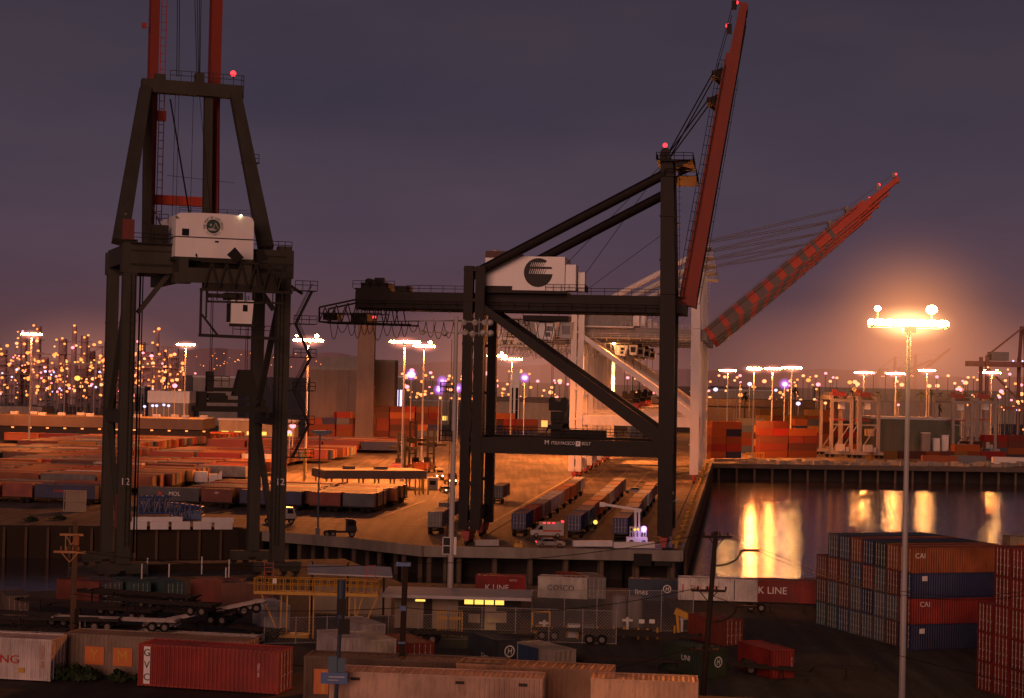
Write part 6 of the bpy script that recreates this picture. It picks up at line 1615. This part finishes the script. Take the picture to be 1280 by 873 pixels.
mb = lattice(g1 + Vector((0, 0, .4)), g2 + Vector((0, 0, -.2)), 2.4, 2.4, 6, .13); mb.box(g2 + Vector((-1, 0, .5)), (2.4, 2.2, 2.0)).tube(g2 + Vector((-.6, -1.4, .2)), g2 + Vector((-.6, 1.4, .2)), 1.0, 14)
tag(mb.build('lattice_boom', M['blue']), 'blue lattice boom tip with its sheave, lying right of the longer section', 'lattice boom')
w1 = G(292, 616)
wt = on_chassis(216, 604, '20', 'white', R(5), 'white generator set on a trailer between the parked container rows', (-1, -1), False, False) if False else None
gs = thing('generator_trailer', 'white boxy generator trailer standing in the aisle between container rows', 'trailer', G(253, 608), R(8))
MB().box((-1.0, 0, 2.2), (4.2, 2.4, 2.4)).box((2.4, 0, 1.9), (1.8, 2.3, 1.9)).prism([(3.4, 1), (4.4, 1), (4.2, 3.6), (3.4, 2.6)], 'y', -1.1, 1.1).build('body', M['white'], gs)
MB().box((.6, 0, .8), (8.2, 1.2, .3)).build('frame', M['chassis'], gs)
for x in (-2, 2.6):
    for y in (-.95, .95): wheel(gs, (x, y, .5))
# yellow barred gate frame left of the olive crane
b = G(93, 640); t = thing('pallet_cage', 'tall pale barred rack left of the olive crane legs at the bulkhead', 'rack', b)
mb = MB()
for i in range(9): mb.beam((-2 + i * .5, 0, 0), (-2 + i * .5, 0, 4.0), .12, .12)
for z in (.1, 2, 3.9): mb.beam((-2, 0, z), (2, 0, z), .15, .15)
mb.box((0, .9, 2), (3.9, .1, 3.8)); mb.build('bars', M['wall_beige'], t)
# ------------------------------------------------------------------ utility poles and wires
def crossarm(mb, z, L_, x=0, y=-.2, ins=True):
    mb.beam((x - L_ / 2, y, z), (x + L_ / 2, y, z), .13, .15)
    mb.beam((x - L_ * .28, y, z), (x, y + .05, z - .7), .06, .06).beam((x + L_ * .28, y, z), (x, y + .05, z - .7), .06, .06)
def upole(px_b, py_b, px_t, py_t, label, r=.2, z0=0.0, mat='timber_dark', rz=0.0, Y=None, base_z=0.0):
    b = G(px_b, py_b, base_z) if Y is None else P(px_b, py_b, Y)
    h = P(px_t, py_t, b.y)
    t = thing('utility_pole', label, 'utility pole', (b.x, b.y, base_z), rz)
    dx = h.x - b.x
    po = MB().tube((0, 0, -.5), (dx, 0, h.z - base_z), r, 10, r * .7).build('pole', M[mat], t)
    return t, dx, h.z - base_z
p1, dx, h = upole(89, 856, 85, 652, 'weathered wooden utility pole with lit orange crossarms at lower left', .24, Y=128, mat='timber')
p1.location.z = 0
top1 = P(85, 652, 128).z
for c in list(p1.children): bpy.data.objects.remove(c)
MB().tube((0, 0, 4), (.0, 0, top1), .24, 10, .17).build('pole', M['timber'], p1)
MB().tube((.35, .0, 4), (.3, 0, top1 - 6), .10, 8).build('conduit', M['dark'], p1)
mb = MB(); crossarm(mb, top1 - .9, 1.6, -.2); crossarm(mb, top1 - 2.1, 2.2, -.3); mb.beam((-.6, -.2, top1 - .8), (-.6, -.2, top1 - 2), .06, .06); mb.build('crossarm', paint('lit_orange_timber', (.42, .20, .06), .7, .4), p1)  # orange lamp light painted into the crossarm timber
mb = MB()
for x in (-.9, -.5, -.1, .3): mb.tube((x, -.2, top1 - 2.0), (x, -.2, top1 - 1.72), .06, 8)
mb.tube((.15, -.3, top1 - 1.6), (.15, -.3, top1 - .9), .2, 10)
mb.build('insulator', paint('brown_ceramic', (.30, .13, .05), .3, .3), p1)
mb = MB()
for z in range(5, int(top1) - 2, 2): mb.box((.0, -.2, z * 1.0), (.55, .08, .09))
mb.build('step', M['timber'], p1)
# dark pole in the middle
Y2 = 112
p2 = thing('utility_pole', 'dark plain wooden utility pole in the middle of the foreground', 'utility pole', (P(500, 850, Y2).x, Y2, 0))
t2 = P(504, 702, Y2).z
MB().tube((0, 0, 4), (.18, 0, t2), .22, 10, .17).build('pole', M['timber_dark'], p2)
mb = MB().box((.05, -.25, t2 - .15), (.9, .25, .22)).box((.1, -.28, t2 - 2.8), (.35, .3, .3)).box((.05, -.25, t2 - 4.9), (.45, .12, .12)).box((.1, -.25, t2 - 6.8), (.5, .16, .18)); mb.build('pole_bracket', M['sign_blue'], p2)
# crossarm pole at right
Y3 = 118
p3 = thing('utility_pole', 'dark leaning utility pole with crossarms and curved lamp brackets at right', 'utility pole', (P(880, 852, Y3).x, Y3, 0))
t3 = P(895, 664, Y3).z; dx3 = P(895, 664, Y3).x - P(880, 852, Y3).x; zb3 = P(880, 852, Y3).z
def on3(z): return dx3 * (z - zb3) / (t3 - zb3)
MB().tube((on3(zb3 - 3), 0, zb3 - 3), (dx3, 0, t3), .21, 10, .15).build('pole', M['timber_dark'], p3)
for zz, L_ in ((t3 - .35, 1.9), (t3 - 3.8, 2.2), (t3 - 7.6, 2.0)):
    mb = MB(); crossarm(mb, zz, L_, on3(zz) + (.05 if zz > t3 - 1 else -.2), -.22)
    for k in range(4): mb.tube((on3(zz) - L_ * .4 + k * L_ * .27, -.22, zz + .05), (on3(zz) - L_ * .4 + k * L_ * .27, -.22, zz + .28), .06, 8)
    mb.build('crossarm', M['timber_dark'], p3)
for zz in (t3 - 1.6, t3 - 5.2):
    pts = [(on3(zz) + .1 + 1.6 * math.sin(a), -.1, zz - .6 + 1.0 * (1 - math.cos(a)) * 1.0) for a in [i * math.pi / 2 / 8 for i in range(9)]] + [(on3(zz) + 2.5, -.1, zz + .42)]
    MB().path(pts, .07, 8).box((on3(zz) + 2.5, -.1, zz + .42), (.7, .25, .16)).build('lamp_bracket', M['timber_dark'], p3)
# blue sign pole
Y4 = 104
p4 = thing('sign_pole', 'dark blue steel pole with a blue sign at its foot in the foreground', 'sign pole', (P(419, 850, Y4).x, Y4, 0))
t4 = P(424, 725, Y4).z; z4 = P(419, 850, Y4).z
MB().tube((0, 0, z4 - 3), (.22, 0, t4 - 2.2), .12, 10).tube((.22, 0, t4 - 2.6), (.24, 0, t4), .24, 12).build('pole', paint('dark_blue_pole', (.025, .045, .08), .5, .3), p4)
MB().box((.45, -.1, t4 - 2.6), (.62, .4, .85)).box((.3, 0, t4 - 1.5), (.5, .5, .9)).build('signal_box', M['dark'], p4)
sg = MB().box((-.05, -.2, z4 + .12), (1.5, .06, .62)).build('sign', M['sign_blue'], p4)
MB().box((.1, -.24, z4 + .2), (.9, .01, .07)).box((-.1, -.24, z4 + .02), (.6, .01, .05)).build('sign_bar', M['lightcol'], sg)
MB().box((-.15, -.14, z4 + .85), (.5, .06, 1.0)).box((.35, -.14, z4 + .85), (.42, .06, .8)).build('sign_back', paint('teal_blue_panel', (.04, .10, .16), .5, .2), p4)
# wires
def wire(p, q, dip, label, r=.022):
    o = MB().sag(p, q, dip, r, 16, 4).build('power_line', M['dark']); return tag(o, label, 'power line', 'power lines crossing the yard')
A = Vector(p3.location) + Vector((dx3, -.2, 0))
for i, (ox, z) in enumerate(((.7, t3 - .1), (.3, t3 - .2))):
    wire(A + Vector((ox, 0, z)), P(1300, 735 + i * 6, 150), 2.0, 'thin dark wire running right from the crossarm pole, %s' % ('upper' if i == 0 else 'lower'))
for i, z in enumerate((t3 - .2, t3 - 3.6, t3 - 7.4)):
    wire(Vector((p3.location.x + on3(z) - .8, Y3 - .2, z)), Vector((p2.location.x + .2, Y2, (t2 - .1, t2 - 2.8, t2 - 6.8)[i])), .5 + .3 * i, 'dark wire between the middle pole and the crossarm pole, %s' % ('top', 'middle', 'lowest')[i])
    wire(Vector((p2.location.x + .1, Y2, (t2 - .1, t2 - 2.8, t2 - 6.8)[i])), Vector((p1.location.x, 127.8, (top1 - 2, top1 - 5, top1 - 7)[i])), .6, 'dark wire between the left pole and the middle pole, %s' % ('top', 'middle', 'lowest')[i])
wire(P(888, 744, 117), P(1300, 860, 128), .5, 'thin dark wire falling to the lower right corner')
# ------------------------------------------------------------------ yellow inspection platform
pb_ = G(318, 797); pe_ = G(472, 800)
ip = thing('inspection_platform', 'yellow raised steel platform with railings and ladders beside the chassis pile', 'platform', ((pb_.x + pe_.x) / 2, pb_.y, 0), R(-2))
Lp = 12.6; zd = 4.6
MB().box((0, 0, zd), (Lp, 1.5, .3)).build('deck', M['yellow'], ip)
MB().rail([(-Lp / 2, -.7, zd + .1), (Lp / 2, -.7, zd + .1), (Lp / 2, .7, zd + .1), (-Lp / 2, .7, zd + .1)], 1.35, .75, .045, True).rail([(-Lp / 2, -.72, zd + .1), (-Lp / 2 + 3, -.72, zd + .1)], 1.35, .4, .04).build('handrail', M['yellow'], ip)
for x in (-Lp / 2 + 2.7, -Lp / 2 + 3.3, -.7, -.3, Lp / 2 - 3.0, Lp / 2 - 2.4): MB().beam((x, 0, 0), (x, 0, zd), .14, .14).build('leg', M['yellow'], ip)
for x0_, x1_ in ((-Lp / 2 + .6, -Lp / 2 + 2.6), (Lp / 2 - .1, Lp / 2 - 2.0), (Lp / 2 - 1.6, Lp / 2 - 2.9)): MB().beam((x0_, 0, zd - .1), (x1_, 0, .2), .14, .14).build('brace', M['yellow'], ip)
MB().box((-Lp / 2 + 3.9, -.3, .35), (3.6, 1.6, .35)).build('base_skid', M['yellow'], ip)
lad = MB()
for xo in (-Lp / 2 + .8, Lp / 2 - 1.4):
    for dx_ in (0, .9): lad.beam((xo + dx_, .6, zd), (xo + dx_, .6, zd + 3.0), .07, .07)
    for k in range(4): lad.beam((xo, .6, zd + 1.5 + k * .45), (xo + .9, .6, zd + 1.5 + k * .45), .06, .06)
lad.build('ladder_frame', M['bogie_red'], ip)
MB().box((-Lp / 2 + 2.1, -.76, zd + 1.2), (.4, .04, .5)).build('sign', M['letter_white'], ip)
# pale pitched roof shed behind the platform
rb = G(437, 772)
t = thing('open_shed', 'open shed with pale sloping metal roof behind the yellow platform', 'shed', (rb.x, rb.y, 0), R(-3))
MB().add([(-4.4, -2.2, 5.0), (4.9, -2.2, 4.9), (4.2, 2.2, 5.45), (-5.2, 2.2, 5.5), (-4.4, -2.2, 4.85), (4.9, -2.2, 4.75), (4.2, 2.2, 5.3), (-5.2, 2.2, 5.35)], [(0, 1, 2, 3), (7, 6, 5, 4), (0, 4, 5, 1), (1, 5, 6, 2), (2, 6, 7, 3), (3, 7, 4, 0)]).build('roof', M['roofing'], t)
for x in (-4, 0, 4): MB().box((x, -2.2, 2.3), (.16, .16, 4.5)).build('post', M['timber_dark'], t); MB().box((x - .6, 2.2, 2.9), (.16, .16, 5.8)).build('post', M['timber_dark'], t)
MB().box((0, 2.3, 1.6), (8.6, .15, 3.0)).build('back_wall', M['wall_beige'], t)
# guard station
gb = G(560, 792); 
t = thing('guard_station', 'low guard station with flat pale roof and lit windows in the middle of the yard', 'building', (gb.x, gb.y, 0), R(-1.5))
X0, X1 = P(478, 760, gb.y).x - gb.x, P(664, 760, gb.y).x - gb.x
zr = P(560, 744, gb.y + 1).z
MB().box(((X0 + X1) / 2, 2.5, zr), (X1 - X0, 7.4, .32)).build('roof', M['roofing'], t)
wl = MB().box(((X0 + X1) / 2 - .4, 4.0, zr / 2), (X1 - X0 - 3.0, 4.0, zr - .35)).build('wall', M['wall_beige'], t)
MB().box((X0 + 4.6, 1.95, zr / 2), (.9, .12, zr - .5)).build('dark_bay', M['wall_dark'], wl); MB().box((X0 + 9.2, 1.95, zr / 2 - .2), (2.8, .12, zr - 1.0)).build('dark_bay', M['wall_dark'], wl); MB().box((X1 - 2.4, 1.95, zr / 2), (2.6, .12, zr - .5)).build('dark_bay', M['wall_dark'], wl)
ww = MB().box((X1 - 5.0, 1.9, zr - .75), (4.6, .1, .62)).build('window_frame', M['dark'], wl)
for i in range(4): MB().box((X1 - 6.6 + i * 1.08, 1.83, zr - .75), (.92, .06, .5)).build('window', M['lamp_window'], ww)
MB().box((X1 - 6.0, 1.9, 1.4), (1.2, .1, .9)).box((X1 - 3.6, 1.9, 1.6), (2.0, .1, 1.2)).build('notice_board', M['wall_beige'], wl)
MB().box((X0 + 4.0, -.95, zr - .4), (1.0, .25, .18)).build('porch_lamp', M['lamp_window'], t)
lamp((gb.x + X1 - 4.6, gb.y + .6, zr - .9), 120, (1, .6, .2), 150, .3, aim=(0, -.6, -1))
for k, (pxg, lb, wdg) in enumerate(((562, 'yellow barred gate panel left of the lit guard windows', 2.5), (676, 'yellow doorway frame right of the guard station', 1.8))):
    b = G(pxg, 796); tg = thing('yellow_gate', lb, 'gate', b)
    mb = MB()
    for x in (-wdg / 2, wdg / 2): mb.beam((x, 0, 0), (x, 0, 2.6), .16, .16)
    mb.beam((-wdg / 2, 0, 2.6), (wdg / 2, 0, 2.6), .16, .16); mb.build('frame', M['yellow'], tg)
    mb = MB()
    if k == 0:
        for i in range(8): mb.beam((-wdg / 2 + .25 + i * (wdg - .5) / 7, 0, .1), (-wdg / 2 + .25 + i * (wdg - .5) / 7, 0, 2.5), .09, .09)
        mb.beam((-wdg / 2, 0, 1.9), (wdg / 2, 0, 1.9), .12, .3)
    else:
        mb.box((0, .02, .7), (wdg - .2, .06, .9))
    mb.build('bars', M['yellow'], tg)
# chain link fences
def fence(a, b, h, label, step=3.0, cell=.34):
    a, b = Vector(a), Vector(b); t = thing('chain_link_fence', label, 'fence', a); d = b - a; L_ = d.length; u = d / L_
    mb = MB(); n = int(L_ / step)
    for i in range(n + 1): p = u * (L_ * i / n); MB().tube(p, p + Vector((0, 0, h + .1)), .05, 6).build('post', M['galv'], t)
    for z in (h, .1): mb.tube((0, 0, z), d + Vector((0, 0, z)), .03, 5)
    k = int(L_ / cell); r = .012
    nv = Vector((-u.y, u.x, 0))
    for i in range(-int(h / cell), k):
        for sg in (1, -1):
            s0, s1 = i * cell, i * cell + h
            z0, z1 = 0.0, h
            if s0 < 0: z0 = -s0; s0 = 0
            if s1 > L_: z1 -= (s1 - L_); s1 = L_
            if s1 <= s0: continue
            pa, pb = u * s0 + Vector((0, 0, z0)), u * s1 + Vector((0, 0, z1))
            if sg < 0: pa.z, pb.z = h - pa.z, h - pb.z
            mb.add([pa - Vector((0, 0, r)), pb - Vector((0, 0, r)), pb + Vector((0, 0, r)), pa + Vector((0, 0, r))], [(0, 1, 2, 3)])
    mb.build('wire_mesh', M['galv'], t); return t
fence(G(560, 800), G(770, 806), 3.4, 'chain link fence in front of the guard station and grey bins')
fence(G(664, 790), G(866, 790), 4.4, 'tall chain link fence behind the yellow posts left of the wharf corner')
fence(G(330, 806), G(560, 800), 2.6, 'low chain link fence under and beyond the yellow platform')
# items along the fence
random.seed(17)
for i in range(11):
    px = 690 + i * 15 + random.uniform(-4, 4); b = G(px, 798 + random.uniform(-2, 2))
    o = tag(MB().tube((0, 0, 0), (0, 0, 1.1), .12, 8).ball((0, 0, 1.1), .12).build('bollard', M['yellow']), 'short yellow post in the row behind the fence line', 'bollard', 'yellow posts behind the fence'); o.location = b
for i, (px, py, c, lb) in enumerate(((717, 797, 'white', 'square white bin by the fence left of the pale sacks'), (735, 798, 'wall_grey', 'square grey bin beside the white one by the fence'))):
    tag(MB().box((0, 0, .65), (1.2, 1.1, 1.2)).box((0, 0, 1.3), (1.3, 1.2, .12)).build('bin', M[c]), lb, 'bin').location = G(px, py)
tk = thing('water_tank', 'pale upright double tank behind the fence', 'tank', G(784, 786))
for x in (-.9, .8): MB().tube((x, 0, .2), (x, 0, 3.4), .8, 16).ball((x, 0, 3.4), .8, 16, 6, .35).build('tank_shell', M['wall_grey'], tk)
for i, (px, py, lb) in enumerate(((802, 782, 'small white sign hung on the tall fence, left one'), (815, 782, 'small white sign hung on the tall fence, right one'))):
    v = P(px, py - 5, G(px, 790).y - .2); tag(MB().box((0, 0, 0), (.6, .03, .42)).box((0, .03, 0), (.04, .04, .5)).build('fence_sign', M['letter_white']), lb, 'sign').location = v
for i, (px, py, lb) in enumerate(((784, 792, 'white hydrant shaped valve with cross handle left of the fence signs'), (852, 790, 'white upright valve near the rusty open container'), (680, 796, 'white valve stand beside the yellow doorway frame'))):
    tag(MB().tube((0, 0, 0), (0, 0, 1.3), .16, 8).box((0, 0, 1.4), (1.1, .2, .24)).ball((0, 0, 1.55), .2).tube((0, -.1, .9), (0, -.4, .9), .14, 8).build('valve_stand', M['white']), lb, 'valve').location = G(px, py)
for i in range(5):
    px = 700 + i * 40; v = G(px, 792)
# yellow loader arm by the rusty container
t = thing('excavator_arm', 'yellow machine arm lying beside the rusty open container', 'machine arm', G(862, 792), R(-20))
MB().beam((-1.6, 0, 2.3), (2.2, 0, 1.0), .5, .7, .4, .5).build('arm', M['yellow'], t); MB().beam((-1.2, 0, 0), (-1.4, 0, 2.2), .3, .3).beam((.4, 0, 0), (0, 0, 1.6), .25, .25).box((2.4, 0, .7), (.8, .9, 1.0)).build('support', M['yellow'], t)
# ------------------------------------------------------------------ pile of chassis at left, loose chassis in the yard
random.seed(31)
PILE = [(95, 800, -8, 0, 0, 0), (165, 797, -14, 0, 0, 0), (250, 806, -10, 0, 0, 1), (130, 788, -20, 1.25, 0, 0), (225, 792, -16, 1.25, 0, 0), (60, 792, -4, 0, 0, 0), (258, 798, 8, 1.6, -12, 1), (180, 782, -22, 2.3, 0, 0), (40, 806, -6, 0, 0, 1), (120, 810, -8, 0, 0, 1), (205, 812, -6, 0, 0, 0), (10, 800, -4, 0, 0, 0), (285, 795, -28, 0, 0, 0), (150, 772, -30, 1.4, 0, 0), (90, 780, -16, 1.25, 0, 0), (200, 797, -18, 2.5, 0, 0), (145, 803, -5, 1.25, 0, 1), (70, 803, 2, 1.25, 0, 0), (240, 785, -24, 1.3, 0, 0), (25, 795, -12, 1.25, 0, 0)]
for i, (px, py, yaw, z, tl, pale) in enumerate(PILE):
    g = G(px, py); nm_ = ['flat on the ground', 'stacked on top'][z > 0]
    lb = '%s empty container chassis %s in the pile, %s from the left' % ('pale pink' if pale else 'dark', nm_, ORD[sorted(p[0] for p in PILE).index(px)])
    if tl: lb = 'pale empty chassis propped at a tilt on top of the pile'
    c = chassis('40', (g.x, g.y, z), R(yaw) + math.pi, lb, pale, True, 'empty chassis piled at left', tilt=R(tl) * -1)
for i, (px, py, yaw, lb) in enumerate(((800, 806, -4, 'empty dark chassis parked along the fence, right one'), (740, 801, -4, 'empty dark chassis parked along the fence, left one'), (775, 838, -6, 'low dark chassis behind the tan end container'), (590, 806, -8, 'dark chassis left of the slate container with round emblem'), (930, 846, -20, 'dark chassis between the green and the lone red container'), (1010, 846, -14, 'dark chassis right of the lone red container'))):
    chassis('40', G(px, py), R(yaw), lb, 0)
# white marker posts on the near quay edge
mp_ = mk(MB().tube((0, 0, 0), (0, 0, 1.7), .09, 8).ball((0, 0, 1.7), .1).mesh('marker_post'), M['white'])
for i, (px, py) in enumerate(((177, 728), (184, 720), (211, 728), (252, 718), (282, 733), (286, 722))):
    o = put(mp_, 'marker_post', G(px, py), 'slim white marker post on the near quay by the olive crane, %s from the left' % ORD[i], 'marker post', 'white marker posts on the near quay'); o.scale = (1, 1, 1.3)
# low dark quay rail
a, b = G(150, 716), G(330, 712)
tag(MB().beam(a + Vector((0, 0, .5)), b + Vector((0, 0, .5)), .5, 1.0).build('quay_barrier', M['timber_dark']), 'long low dark barrier on the near quay at the feet of the olive crane', 'barrier')
# ------------------------------------------------------------------ bushes on the embankment
random.seed(3)
def bush(loc, r, label, n=420):
    t = thing('bush', label, 'bush', loc)
    mb = MB()
    for i in range(n):
        d = Vector((random.gauss(0, 1), random.gauss(0, 1), abs(random.gauss(0, .9)))).normalized(); rr = r * random.uniform(.45, 1.05) * (1 + .25 * math.sin(5 * d.x + 3 * d.z))
        c = Vector((d.x * rr * 1.5, d.y * rr, d.z * rr * .95 + .1)); s = random.uniform(.07, .16)
        x = Vector((random.gauss(0, 1), random.gauss(0, 1), random.gauss(0, 1))).normalized(); y = x.cross(d + Vector((.01, 0, .02))).normalized()
        mb.add([c - x * s * 1.6, c + y * s, c + x * s * 1.6, c - y * s], [(0, 1, 2, 3)])
    mb.build('foliage', M['leaf'], t)
    st = MB()
    for i in range(7): a = random.uniform(0, 6.28); st.tube((0, 0, -.1), (math.cos(a) * r * .9, math.sin(a) * r * .6, r * .7), .03, 5)
    st.build('stem', M['bark'], t)
for px, py, r, lb in ((112, 852, .62, 'leafy dark bush in front of the orange letter panels'), (150, 853, .5, 'smaller dark bush beside the dark red container end'), (98, 858, .7, 'low dark bush at the foot of the left utility pole'), (75, 856, .8, 'low bush below the white container door end'), (195, 862, .9, 'dark bush before the dark red container, left one'), (225, 864, .8, 'dark bush before the dark red container, right one')):
    v = P(px, py, 116.5 - (px / 640) * 3); bush((v.x, v.y, EZ), r, lb)
for i, (px, py, lb) in enumerate(((40, 652, 'low scrub strip on the bulkhead top at far left'), (75, 650, 'low scrub strip left of the barred rack'))):
    v = G(px, py); bush((v.x, v.y, 0), 1.0, lb, 260)
# ------------------------------------------------------------------ only the containers that show largest stay individual; the rest become one mass
near_n = sum(1 for o in col.objects if o.get('category') == 'container') - len(REG)
keep = max(0, 296 - near_n)
def score(o):
    v = o.matrix_basis.translation; return -v.y + (60 if 'queued' in str(o.get('group')) else 0) - (40 if 'higher stack' in o.get('label', '') else 0) + (25 if 'first from right' in o.get('label', '') else 0)
rest = sorted(REG, key=score, reverse=True)[keep:]
mb = MB(); cols_ = []
bpy.context.view_layer.update()
for o in rest:
    n0 = len(mb.f); mw = o.matrix_world
    mb.add([mw @ v.co for v in o.data.vertices], [tuple(p.vertices) for p in o.data.polygons])
    cols_ += [tuple(o.color)] * (len(mb.f) - n0)
    if o.children:
        for c in list(o.children): bpy.data.objects.remove(c)
    bpy.data.objects.remove(o)
if mb.f:
    me = bpy.data.meshes.new('distant_containers'); me.from_pydata(mb.v, [], mb.f)
    at = me.color_attributes.new('paint', 'FLOAT_COLOR', 'CORNER')
    k = 0
    for p in me.polygons:
        for li in p.loop_indices: at.data[li].color = cols_[p.index]
    m, nt, b = new_mat('distant_container_paint')
    ca = nt.nodes.new('ShaderNodeVertexColor'); ca.layer_name = 'paint'; nt.links.new(ca.outputs['Color'], b.inputs['Base Color']); b.inputs['Roughness'].default_value = .6
    me.materials.append(m)
    o = bpy.data.objects.new('distant_containers', me); col.objects.link(o)
    tag(o, 'mass of many coloured containers filling the far rows of the terminal', 'containers', None, 'stuff')
print('containers kept', keep + near_n, 'merged', len(rest))
# ------------------------------------------------------------------ lamp bloom: emission-only balls painting a lens glow around lit lamps
def bloom_mat(name, c, s, pw=2.6):
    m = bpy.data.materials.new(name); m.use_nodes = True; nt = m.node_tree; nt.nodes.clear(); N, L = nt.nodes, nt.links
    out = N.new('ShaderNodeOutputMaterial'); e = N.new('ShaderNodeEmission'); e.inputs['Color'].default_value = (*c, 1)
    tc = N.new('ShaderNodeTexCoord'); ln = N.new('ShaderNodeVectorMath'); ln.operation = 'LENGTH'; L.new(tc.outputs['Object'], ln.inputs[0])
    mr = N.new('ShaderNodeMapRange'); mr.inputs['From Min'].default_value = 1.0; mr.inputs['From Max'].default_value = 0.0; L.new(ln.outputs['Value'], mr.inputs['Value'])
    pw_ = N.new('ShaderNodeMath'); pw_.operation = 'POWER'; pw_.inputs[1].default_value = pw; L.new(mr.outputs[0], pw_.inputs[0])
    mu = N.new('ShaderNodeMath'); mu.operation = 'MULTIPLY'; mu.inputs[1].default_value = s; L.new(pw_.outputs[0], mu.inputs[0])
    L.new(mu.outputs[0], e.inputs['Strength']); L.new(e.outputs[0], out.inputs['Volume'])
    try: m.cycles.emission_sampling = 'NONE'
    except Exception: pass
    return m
bloom_me = {}
def bloom(v, r, mat, sx=1.0):
    if mat.name not in bloom_me: bloom_me[mat.name] = mk(MB().ball((0, 0, 0), 1.0, 20, 12).mesh('bloom'), mat)
    o = bpy.data.objects.new('bloom', bloom_me[mat.name]); col.objects.link(o); o.location = v; o.scale = (r * sx, r, r)
    tag(o, 'soft painted bloom around a lit lamp', None, 'lamp bloom', 'stuff'); return o
HN = bloom_mat('near_lamp_bloom', (1.0, 0.33, 0.09), 0.17, 4.2)
HN2 = bloom_mat('near_lamp_core_bloom', (1.0, 0.52, 0.20), 3.2, 2.6)
HS = bloom_mat('mast_lamp_bloom', (1.0, 0.30, 0.19), 1.5, 2.6)
HV = bloom_mat('violet_lamp_bloom', (0.55, 0.16, 1.0), 0.8, 1.6)
HG = bloom_mat('horizon_glow', (1.0, 0.33, 0.17), 0.0034, 1.0)  # warm light low on the horizon, painted by self-lit volumes
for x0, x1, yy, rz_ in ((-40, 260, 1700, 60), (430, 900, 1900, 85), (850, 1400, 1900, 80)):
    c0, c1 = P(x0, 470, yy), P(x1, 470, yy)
    h_ = bloom((c0 + c1) / 2 + Vector((0, 0, 8)), rz_, HG, (c1.x - c0.x) / 2 / rz_); h_['label'] = 'low warm painted glow over the distant lights'; h_['group'] = 'horizon glow'
bpy.context.view_layer.update()
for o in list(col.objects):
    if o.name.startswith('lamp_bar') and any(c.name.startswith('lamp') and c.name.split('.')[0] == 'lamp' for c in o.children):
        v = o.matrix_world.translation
        if v.y < 200: bloom(v + Vector((0, 0, .4)), 12.0, HN, 1.1); bloom(v + Vector((0, 0, .2)), 2.0, HN2, 2.3)
        else: bloom(v, 2.3, HS, 2.4)
    if o.name.split('.')[0] == 'lamp' and o.data and o.data.materials and o.data.materials[0] == M['lamp_violet']: bloom(o.matrix_world.translation, 2.6 if o.matrix_world.translation.y > 400 else 1.5, HV)
